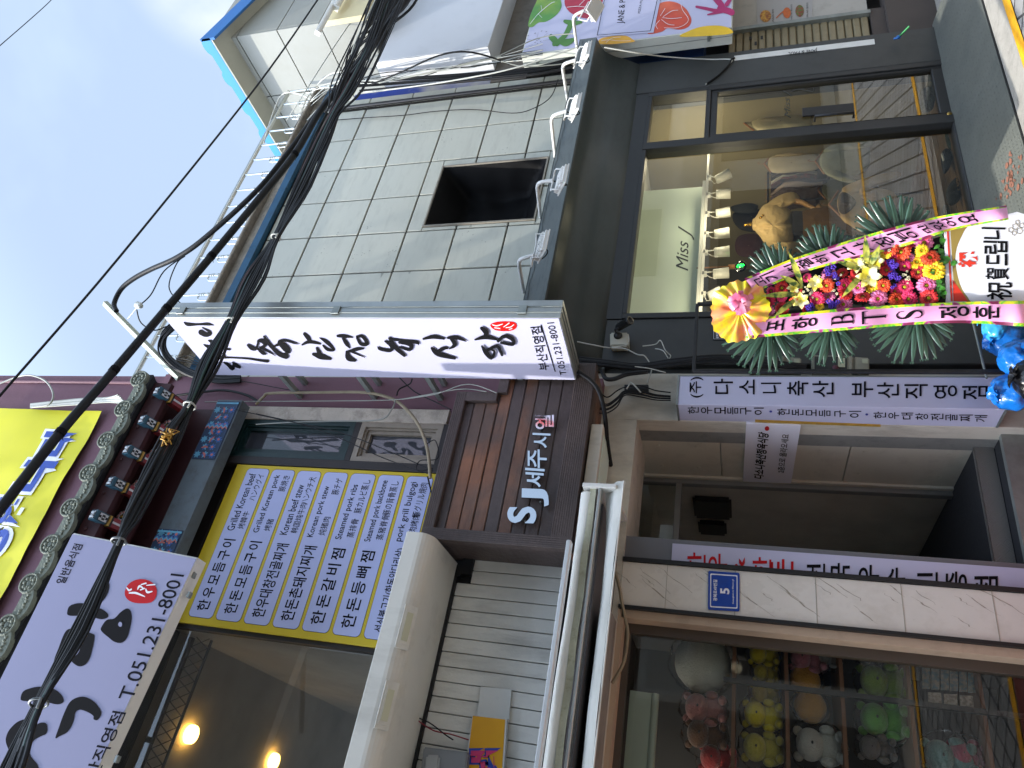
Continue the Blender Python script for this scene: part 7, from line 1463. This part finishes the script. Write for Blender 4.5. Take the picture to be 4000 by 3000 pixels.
# ================================================================ STEEL ARM, CABLES
def cab(path, r, mt, label, cat='cable', name='cable', n=8, k=6, group=None, build=True, jit=None):
    P_ = [atY(x, y, Y) for x, y, Y in path]; q = [Vector(v) for v in catmull([tuple(p) for p in P_], k)]; m = M(); m.tube(q, r, n)
    o = m.build(name, mt)
    return tag(o, label, cat, group)
rubber = mat('black_rubber', '#0c0c0e', .55, var=.2, vs=5, dirt=.1, dcol='#5a5a58', ds=4, spec=.3); greyc = mat('grey_cable', '#8e9088', .5, var=.1); whitec = mat('white_cable', '#b9bab2', .5, var=.1); steelc = mat('dull_conduit', '#777a7a', .4, metal=.5, var=.15); beigec = mat('beige_conduit', '#8d8068', .6, var=.15, dirt=.3, ds=6)
A = [(1660, -90, 3.75), (1590, 0, 3.72), (1525, 83, 3.7), (1453, 188, 3.68), (1370, 300, 3.66), (1259, 422, 3.62), (1150, 603, 3.58), (1000, 790, 3.5), (826, 1000, 3.42), (651, 1205, 3.35), (446, 1446, 3.25), (235, 1690, 3.1), (0, 1990, 2.95), (-260, 2320, 2.8)]
cab(A, .030, rubber, 'thickest black overhead cable with tight ties, crossing in front of the yellow banner')
cab([(1640, -80, 3.8), (1560, 20, 3.78), (1500, 110, 3.76), (1420, 215, 3.74), (1340, 320, 3.72), (1240, 440, 3.72), (1130, 590, 3.74), (1000, 748, 3.8), (802, 928, 3.95), (693, 1005, 4.05), (590, 1052, 4.15), (520, 1090, 4.22), (473, 1130, 4.28), (446, 1185, 4.32), (455, 1215, 4.33)], .024, rubber, 'thick black cable bending down onto the tip of the steel arm')
ties = M(); 
for i in (4, 6, 8, 9, 10, 11):
    p = atY(*A[i][:2], A[i][2]); d = (atY(*A[i + 1][:2], A[i + 1][2]) - p).normalized(); ties.tube([p - d * .02, p + d * .02], .034, 10)
    ties.tube([p, p + d.cross(Vector((0, 0, 1))).normalized() * .05 + d * .02], .003, 4)
tag(ties.build('cable_tie', ink), 'black ties clamped round the thickest overhead cable', 'cable tie')
Cb = [(1560, -120, 3.6), (1506, 0, 3.58), (1440, 160, 3.56), (1365, 330, 3.54), (1313, 430, 3.52), (1265, 545, 3.5), (1181, 741, 3.45), (1078, 928, 3.4), (990, 1090, 3.35), (904, 1255, 3.3), (820, 1425, 3.25), (741, 1585, 3.2), (657, 1722, 3.14), (518, 1998, 3.05), (464, 2115, 3.0), (313, 2452, 2.9), (151, 2747, 2.8), (54, 2990, 2.72), (-40, 3200, 2.65)]
bd_ = thing('cable_bundle', atY(904, 1255, 3.3), 'long bundle of thin black wires tied together, hanging across the whole street front', 'cable bundle'); random.seed(31)
pinch = {4: .5, 7: .3, 9: .5, 11: .4, 14: .4, 16: .4}
for s in range(27):
    ph, ph2 = random.uniform(0, 6.28), random.uniform(.3, 1); pth = []
    for i, (x, y, Y) in enumerate(Cb):
        f = pinch.get(i, 1.0) * (1.6 if i < 5 else 1.0); dx, dy = (46 * math.cos(ph + i * .35), 24 * math.sin(ph + i * .35)); pth.append((x + dx * ph2 * f, y + dy * ph2 * f * .9, Y + .02 * math.sin(ph + i)))
    P_ = [atY(*p[:2], p[2]) for p in pth]; m = M(); m.tube([Vector(v) for v in catmull([tuple(p) for p in P_], 4)], random.choice((.006, .007, .008, .010)), 6)
    m.build('strand', rubber if s not in (3, 11) else mat('dull_red_wire', '#4a2320', .5, var=.1) if s == 3 else mat('dull_green_wire', '#1c3a34', .5, var=.1), bd_)
for i in (7, 9, 11, 14, 16):
    x, y, Y = Cb[i]; p = atY(x, y, Y); d = (atY(*Cb[i + 1][:2], Cb[i + 1][2]) - p).normalized(); u_ = d.orthogonal().normalized(); w_ = d.cross(u_); m = M()
    m.tube([p + (u_ * math.cos(a) + w_ * math.sin(a)) * .036 for a in [t * .45 for t in range(15)]], .006, 6); m.tube([p + u_ * .036, p + u_ * .07 + d * .02, p + u_ * .06 + d * .06], .006, 6); m.build('wire_hook', whitec if i % 2 else steelc, bd_)
p = atY(670, 1706, 3.14); m_ = M(); random.seed(1)
for i in range(9): m_.tube([p + Vector((random.gauss(0, .03), random.gauss(0, .02) - .03, random.gauss(0, .03))) for _ in range(4)], .004, 5)
m_.build('yellow_tie', mat('yellow_tie_wire', '#c2953a', .5, var=.1), bd_)
cab([(1290, -80, 3.2), (1240, 0, 3.2), (1000, 340, 3.1), (470, 1000, 2.9), (0, 1545, 2.75), (-200, 1780, 2.7)], .008, rubber, 'single thin black wire crossing the open sky')
cab([(240, -45, 6), (200, 0, 6), (160, 38, 5.8), (90, 100, 5.6), (0, 178, 5.4), (-100, 265, 5.2)], .009, rubber, 'thin wire cutting the empty corner of the sky')
cab([(1460, -40, 4.2), (1430, 0, 4.2), (1300, 190, 4.3), (1200, 345, 4.5), (1120, 470, 4.8)], .006, greyc, 'thin wire in front of the cream boarding under the blue roof')
random.seed(41)
grp = 'wires gathered at the corner of the pale panelled wall'
for i in range(9):
    j = random.gauss(0, 9); cab([(1380 + j, 330 + j, 4.6), (1500, 322 + j, 4.62), (1700, 308 + j * .8, 4.6), (1900, 292 + j * .7, 4.6), (2080, 275 + j * .7, 4.6), (2250, 235 + j, 4.62)], random.choice((.008, .012, .016)), rubber, 'black wire in the tied run down the corner of the pale panelled wall', group=grp)
for pts, r, mt in (([(1420, 360, 4.55), (1560, 345, 4.5), (1760, 316, 4.45), (2000, 268, 4.4), (2255, 185, 4.4)], .008, whitec), ([(1450, 330, 4.4), (1560, 285, 4.3), (1700, 222, 4.2), (1800, 202, 4.2), (1890, 215, 4.3), (1990, 250, 4.5)], .010, rubber), ([(1460, 318, 4.5), (1640, 290, 4.4), (1800, 255, 4.4), (1930, 225, 4.4), (2100, 150, 4.4), (2250, 130, 4.4)], .006, greyc), ([(1480, 325, 4.5), (1700, 280, 4.4), (1900, 232, 4.4), (2050, 260, 4.5), (2240, 245, 4.6)], .006, greyc), ([(1220, 400, 4.75), (1260, 350, 4.7), (1310, 320, 4.65), (1380, 300, 4.6)], .009, whitec), ([(1200, 470, 4.75), (1250, 420, 4.7), (1300, 395, 4.65), (1360, 380, 4.6)], .009, whitec), ([(1240, 330, 4.75), (1290, 290, 4.65), (1350, 280, 4.6)], .008, whitec), ([(1030, 560, 4.9), (1075, 420, 4.9), (1110, 365, 4.85), (1170, 368, 4.8), (1225, 395, 4.78)], .009, whitec)):
    cab(pts, r, mt, ('pale' if mt is not rubber else 'slack black') + ' wire looping round the corner of the pale panelled wall', group='loose wires at the corner of the pale panelled wall')
cab([(1300, 470, 4.78), (1430, 460, 4.78), (1580, 450, 4.78), (1700, 435, 4.78), (1850, 428, 4.78), (2000, 442, 4.76), (2080, 425, 4.74), (2150, 380, 4.7), (2180, 310, 4.66)], .005, rubber, 'thin wire sagging across the pale wall panels')
cab([(2360, 185, 4.3), (2480, 205, 4.4), (2600, 222, 4.6), (2760, 232, 4.75), (2852, 232, 4.76), (2850, 250, 4.76), (2810, 290, 4.76), (2756, 330, 4.76)], .007, whitec, 'white cable below the fruit sign, clipped down the dark pier')
cab([(2870, 226, 4.755), (2856, 234, 4.755), (2848, 252, 4.755), (2806, 294, 4.755), (2762, 326, 4.755)], .009, rubber, 'short black cable clipped to the dark pier beside the fruit sign')
for i in range(12):
    x0 = 1440 + i * 14 + random.uniform(-6, 6); cab([(x0 + 60, -60, 3.9), (x0 + 10, 40, 3.9), (1400 + random.gauss(0, 22), 190 + random.gauss(0, 10), 4.1), (1330 + random.gauss(0, 14), 340 + random.gauss(0, 12), 4.3), (1285 + random.gauss(0, 10), 440, 4.5)], random.choice((.005, .007, .010)), rubber if i % 4 else greyc, 'wire in the tangle dropping from the top of the picture to the roof corner', group='tangled wires above the roof corner')
for i in range(8):
    cab([(1150 + i * 9, 500 - i * 14, 4.85), (1230 + random.gauss(0, 10), 380 + random.gauss(0, 14), 4.7), (1330 + random.gauss(0, 10), 330 + random.gauss(0, 10), 4.6), (1470 + random.gauss(0, 12), 300 + random.gauss(0, 12), 4.55), (1640, 285 + random.gauss(0, 14), 4.5), (1850 + random.gauss(0, 20), 250 + random.gauss(0, 12), 4.5), (2120, 215 + random.gauss(0, 22), 4.5)], random.choice((.004, .006)), whitec if i % 3 else rubber, 'loose wire trailing over the roof corner of the panelled wall', group='loose wires over the roof corner')
# steel arm and the coil beside the projecting sign
ar = thing('steel_arm', atY(690, 1466, 4.66), 'pale angled steel arm rising from the burgundy wall above the projecting sign', 'steel arm')
a, b = atY(410, 1184, 4.32), atY(700, 1478, 4.69); d = (b - a).normalized(); u_ = d.orthogonal().normalized(); w_ = d.cross(u_)
m_ = M(); m_.obox((a + b) / 2, d * (b - a).length / 2, u_ * .022, w_ * .026); m_.build('beam', mat('pale_painted_steel', '#a7ad9c', .5, var=.1, dirt=.35, dcol='#5d5a4a', ds=5), ar, bevel=.003)
m_ = M(); c_ = atY(542, 1193, 4.2); m_.lathe(c_, (0.3, 0, 1), [(.0001, -.04), (.02, -.04), (.035, -.01), (.02, 0), (.035, .02), (.02, .04), (.0001, .04)], 12); m_.tube([c_, atY(500, 1245, 4.35)], .006, 5); m_.build('insulator', mat('glazed_porcelain', '#c9ccc6', .2, var=.05), ar)
random.seed(51)
for i in range(11):
    j = random.gauss(0, 7); j2 = random.gauss(0, 5)
    cab([(690 + j, 1262 + j2, 4.5), (664 + j, 1284 + j2, 4.5), (640 + j, 1312 + j2, 4.52), (634 + j, 1355 + j2, 4.55), (655 + j, 1395 + j2, 4.58), (702 + j, 1431 + j2, 4.62), (767 + j, 1460 + j2, 4.64), (850 + j, 1478 + j2, 4.66), (940, 1475 + j2, 4.66)], random.choice((.006, .009, .012)), rubber, 'black cable in the thick coil above the projecting sign', group='black cables coiled above the projecting sign')
for pts in ([(780, 1412, 4.66), (740, 1390, 4.7), (700, 1398, 4.7)], [(790, 1425, 4.66), (735, 1405, 4.7), (690, 1400, 4.72)], [(800, 1436, 4.64), (750, 1420, 4.7), (690, 1405, 4.72)], [(740, 1200, 4.2), (700, 1180, 4.25), (660, 1120, 4.3), (690, 1030, 4.3), (723, 1000, 4.3)], [(542, 1195, 4.2), (590, 1150, 4.2), (640, 1060, 4.2), (720, 1000, 4.2)], [(534, 1210, 4.2), (550, 1260, 4.3), (600, 1290, 4.4), (650, 1275, 4.5)]):
    cab(pts, .006, rubber, 'thin black wire round the steel arm and the insulator', group='thin wires round the steel arm')
# wiring over the burgundy wall and windows
cab([(1000, 1580, 4.62), (1030, 1550, 4.6), (1060, 1536, 4.6), (1241, 1533, 4.6), (1422, 1533, 4.6), (1524, 1555, 4.58), (1579, 1591, 4.56), (1633, 1657, 4.54), (1669, 1753, 4.5), (1681, 1868, 4.48)], .013, beigec, 'peeling beige conduit curving down past the two side windows')
cab([(1010, 1570, 4.66), (960, 1542, 4.66), (880, 1525, 4.66), (800, 1530, 4.66), (690, 1545, 4.66)], .012, rubber, 'black cable lying along the burgundy wall under the tiled eave')
for i, pts in enumerate(([(830, 1487, 4.66), (950, 1490, 4.66), (1150, 1525, 4.64), (1350, 1530, 4.62)], [(1560, 1475, 4.6), (1620, 1530, 4.6), (1700, 1570, 4.56), (1760, 1600, 4.5)], [(800, 1570, 4.6), (1000, 1568, 4.6), (1300, 1566, 4.6), (1530, 1562, 4.56), (1650, 1545, 4.5), (1800, 1520, 4.4), (1900, 1530, 4.34)], [(1000, 1616, 4.6), (1150, 1650, 4.6), (1300, 1700, 4.58), (1500, 1790, 4.56), (1670, 1850, 4.5)], [(920, 1600, 4.5), (1100, 1640, 4.55), (1330, 1690, 4.58), (1560, 1780, 4.55), (1690, 1840, 4.5)], [(1545, 1560, 4.56), (1530, 1600, 4.56), (1480, 1640, 4.58), (1300, 1645, 4.6), (1130, 1650, 4.6), (1000, 1658, 4.6)], [(1550, 1545, 4.5), (1560, 1520, 4.5), (1600, 1500, 4.5), (1610, 1480, 4.45)], [(1570, 1560, 4.5), (1700, 1540, 4.42), (1800, 1505, 4.38), (1860, 1505, 4.36), (1940, 1535, 4.34)], [(1660, 1740, 4.5), (1700, 1720, 4.5), (1710, 1790, 4.5), (1640, 1800, 4.52), (1630, 1840, 4.5), (1690, 1830, 4.5)], [(1670, 1860, 4.5), (1690, 1960, 4.6), (1680, 2050, 4.66)])):
    cab(pts, random.choice((.004, .005, .006)), rubber if i not in (2, 5, 7) else greyc, 'thin wire strung across the side windows and burgundy wall', group='thin wires across the side windows')
# white cables above the banner
for i in range(7):
    j = i * 6 - 18; cab([(120, 1585 + j * .4, 4.6), (200, 1578 + j * .5, 4.58), (320, 1568 + j * .6, 4.56), (420, 1562 + j * .5, 4.54), (480 + j, 1560 + j, 4.5)], .007, whitec if i % 3 else greyc, 'pale cable tied along the top edge of the yellow banner', group='pale cables above the yellow banner')
cab([(-40, 1515, 4.6), (60, 1475, 4.55), (120, 1466, 4.5), (180, 1490, 4.5), (208, 1540, 4.5), (190, 1580, 4.52), (130, 1590, 4.55)], .009, greyc, 'grey cable making a big loop above the yellow banner')
# cables down the shop pier
random.seed(61)
for i in range(8):
    j = random.gauss(0, 9); cab([(2262, 1408 + j, 4.62), (2380, 1420 + j * .8, 4.62), (2500, 1432 + j * .7, 4.62), (2640, 1415 + j, 4.6), (2830, 1400 + j, 4.6), (3000, 1420 + j * .8, 4.6), (3150, 1432 + j * .5, 4.62)], random.choice((.009, .012, .016)), rubber, 'black cable in the run down the dark strip beside the cream pier', group='black cables down the dark strip')
cab([(2258, 1451, 4.32), (2320, 1499, 4.34), (2349, 1557, 4.36), (2364, 1634, 4.42), (2373, 1735, 4.6), (2393, 1851, 4.9), (2410, 1890, 5.1)], .016, rubber, 'thick black cable drooping from the projecting sign into the stairway')
cab([(2350, 1445, 4.72), (2366, 1478, 4.72), (2400, 1480, 4.72), (2450, 1462, 4.72), (2530, 1452, 4.72)], .018, black, 'bent black conduit on the cream pier', 'conduit', 'conduit')
for pts in ([(2255, 1335, 4.6), (2320, 1348, 4.62), (2385, 1358, 4.66), (2450, 1345, 4.68), (2455, 1312, 4.66)], [(2390, 1360, 4.66), (2440, 1362, 4.66), (2490, 1385, 4.66), (2520, 1392, 4.66), (2545, 1440, 4.7), (2530, 1490, 4.72), (2530, 1495, 4.72)]):
    cab(pts, .005, whitec, 'white cable running from the camera box to the cream pier', group='white cables near the security camera')
for pts in ([(2510, 1352, 4.66), (2560, 1345, 4.66), (2580, 1330, 4.64), (2600, 1370, 4.64), (2620, 1390, 4.66), (2605, 1410, 4.66)], [(2560, 1362, 4.66), (2590, 1370, 4.62), (2610, 1400, 4.64)], [(2480, 1432, 4.6), (2540, 1440, 4.6), (2600, 1455, 4.62)]):
    cab(pts, .004, whitec, 'loose white wire ends on the dark shop pier', group='loose white wire ends')
random.seed(71)
for i in range(7):
    j = random.gauss(0, 10); cab([(2332, 1570 + j * 1.5, 4.68), (2370, 1585 + j, 4.7), (2410, 1560 + j, 4.7), (2440, 1530 + j * .5, 4.7), (2500, 1530 + j * .7, 4.7), (2560, 1545 + j * .6, 4.71), (2620, 1550 + j * .5, 4.72)], .005, rubber, 'thin black wire looped below the terminal box on the cream pier', group='thin wires on the cream pier')
m_ = M(); p = atY(2458, 1520, 4.66); m_.tube([p + Vector((.0, 0, .02)), p + Vector((.05, -.02, -.01)), p + Vector((.01, -.02, -.05)), p + Vector((-.03, 0, -.09))], .006, 6); tag(m_.build('white_tie', whitec), 'white plastic tie knotted round the terminal box wires', 'cable tie')
cab([(2385, 2190, 4.76), (2390, 2205, 4.74), (2406, 2244, 4.72), (2421, 2303, 4.70), (2433, 2373, 4.70), (2451, 2459, 4.70), (2449, 2518, 4.70), (2437, 2585, 4.70), (2410, 2640, 4.72), (2392, 2668, 4.74)], .011, beigec, 'beige ribbed hose hanging in front of the toy shop window corner', 'hose', 'hose')
for pts, mt in (([(1590, 2782, 4.66), (1625, 2800, 4.68), (1680, 2825, 4.70), (1740, 2870, 4.70), (1770, 2890, 4.69)], rubber), ([(1620, 2805, 4.68), (1690, 2852, 4.70), (1760, 2868, 4.70), (1830, 2890, 4.69)], mat('red_wire', '#8a2030', .5, var=.05))):
    cab(pts, .004, mt, ('thin red' if mt is not rubber else 'thin black') + ' wire drooping across the white boards to the small yellow sign', 'wire', 'wire')
cab([(1692, 2108, 4.3), (1690, 2140, 4.45), (1680, 2180, 4.6), (1700, 2206, 4.7), (1715, 2205, 4.72)], .006, rubber, 'short black wire at the right end of the white canopy', 'wire', 'wire')
# ---- labels of look-alikes that the photo tells apart
ORD = ['first', 'second', 'third', 'fourth', 'fifth', 'sixth', 'seventh', 'eighth', 'ninth', 'tenth', 'eleventh', 'twelfth', 'thirteenth', 'fourteenth', 'fifteenth', 'sixteenth', 'seventeenth', 'eighteenth']
def grp_(g): return [o for o in bpy.data.objects if o.get('group') == g]
for i, o in enumerate(grp_('garments on the clothes rail')): o['label'] = ORD[i] + ' garment from the door side on the crowded clothes rail'
for i, o in enumerate(grp_('garments on the rail behind the glass door')): o['label'] = ORD[i] + ' garment from the pier side on the rail behind the glass door'
for i, o in enumerate(grp_('printed boxes on the bottom toy shelf')): o['label'] = 'slim printed gift box, ' + ORD[i] + ' from the top of the row on the bottom shelf'
for i, o in enumerate(grp_('price cards under the printed boxes')): o['label'] = 'cream price card by the printed boxes, ' + ['highest', 'middle', 'lowest'][i] + ' of the three'
def relabel(g, labs):
    for o, l_ in zip(grp_(g), labs): o['label'] = l_
relabel('thin wires round the steel arm', ['upper thin black loop from the coil to the bent cable end', 'thin black wire from the porcelain insulator to the thick bent cable', 'shorter thin black wire beside the insulator, ending at the bent cable', 'thin black wire from the insulator down to the coil'])
relabel('loose white wire ends', ['white wire end with a double bend on the dark shop pier', 'short loose white wire end beside the double bent one on the dark pier', 'straight white wire end near the cream pier edge'])
relabel('white cables near the security camera', ['white cable entering the camera box from the projecting sign', 'white cable leaving the camera box towards the terminal box'])
relabel('thin wires across the side windows', ['black wire along the wall behind the projecting sign brackets', 'short black wire from the sign bracket to the timber box', 'pale cable sweeping along the burgundy strip to the timber box corner', 'thin black wire slanting across both side windows to the conduit', 'thin black wire running from the beam end across the green window', 'pale wire curling from the conduit back along the window heads', 'short black wire hooked round the top of the conduit', 'pale cable arching from the conduit over the timber box', 'tangled black wire knotted on the lower end of the conduit', 'black wire dropping from the conduit past the menu board corner'])
relabel('loose wires at the corner of the pale panelled wall', ['long straight white wire from the roof corner to the floodlights', 'slack black cable arching over the white sheeted box', 'grey wire running up to the fruit sign', 'grey wire sagging below the white sheeted box', 'white wire looping off the parapet end, highest of three', 'white wire looping off the parapet end, lowest of three', 'white wire looping off the parapet end, middle of three', 'white wire bent over the far end of the roof railing'])
# green broom and its blue tie by the pier
gbm = thing('green_stick', atY(3500, 135, 4.7), 'short green stick with a blue tie poking out beside the dark pier', 'stick'); m_ = M(); a, b = atY(3510, 145, 4.7), atY(3552, 102, 4.6); m_.tube([a, b], .010, 8); m_.build('stick', mat('green_plastic', '#0f7a36', .4, var=.05), gbm); m_ = M(); m_.tube([atY(3492, 152, 4.72), a], .011, 8); m_.ball(a, (.02, .02, .02), 8, 6); m_.build('blue_tie', mat('blue_tape', '#1b5fa0', .4, var=.05), gbm)
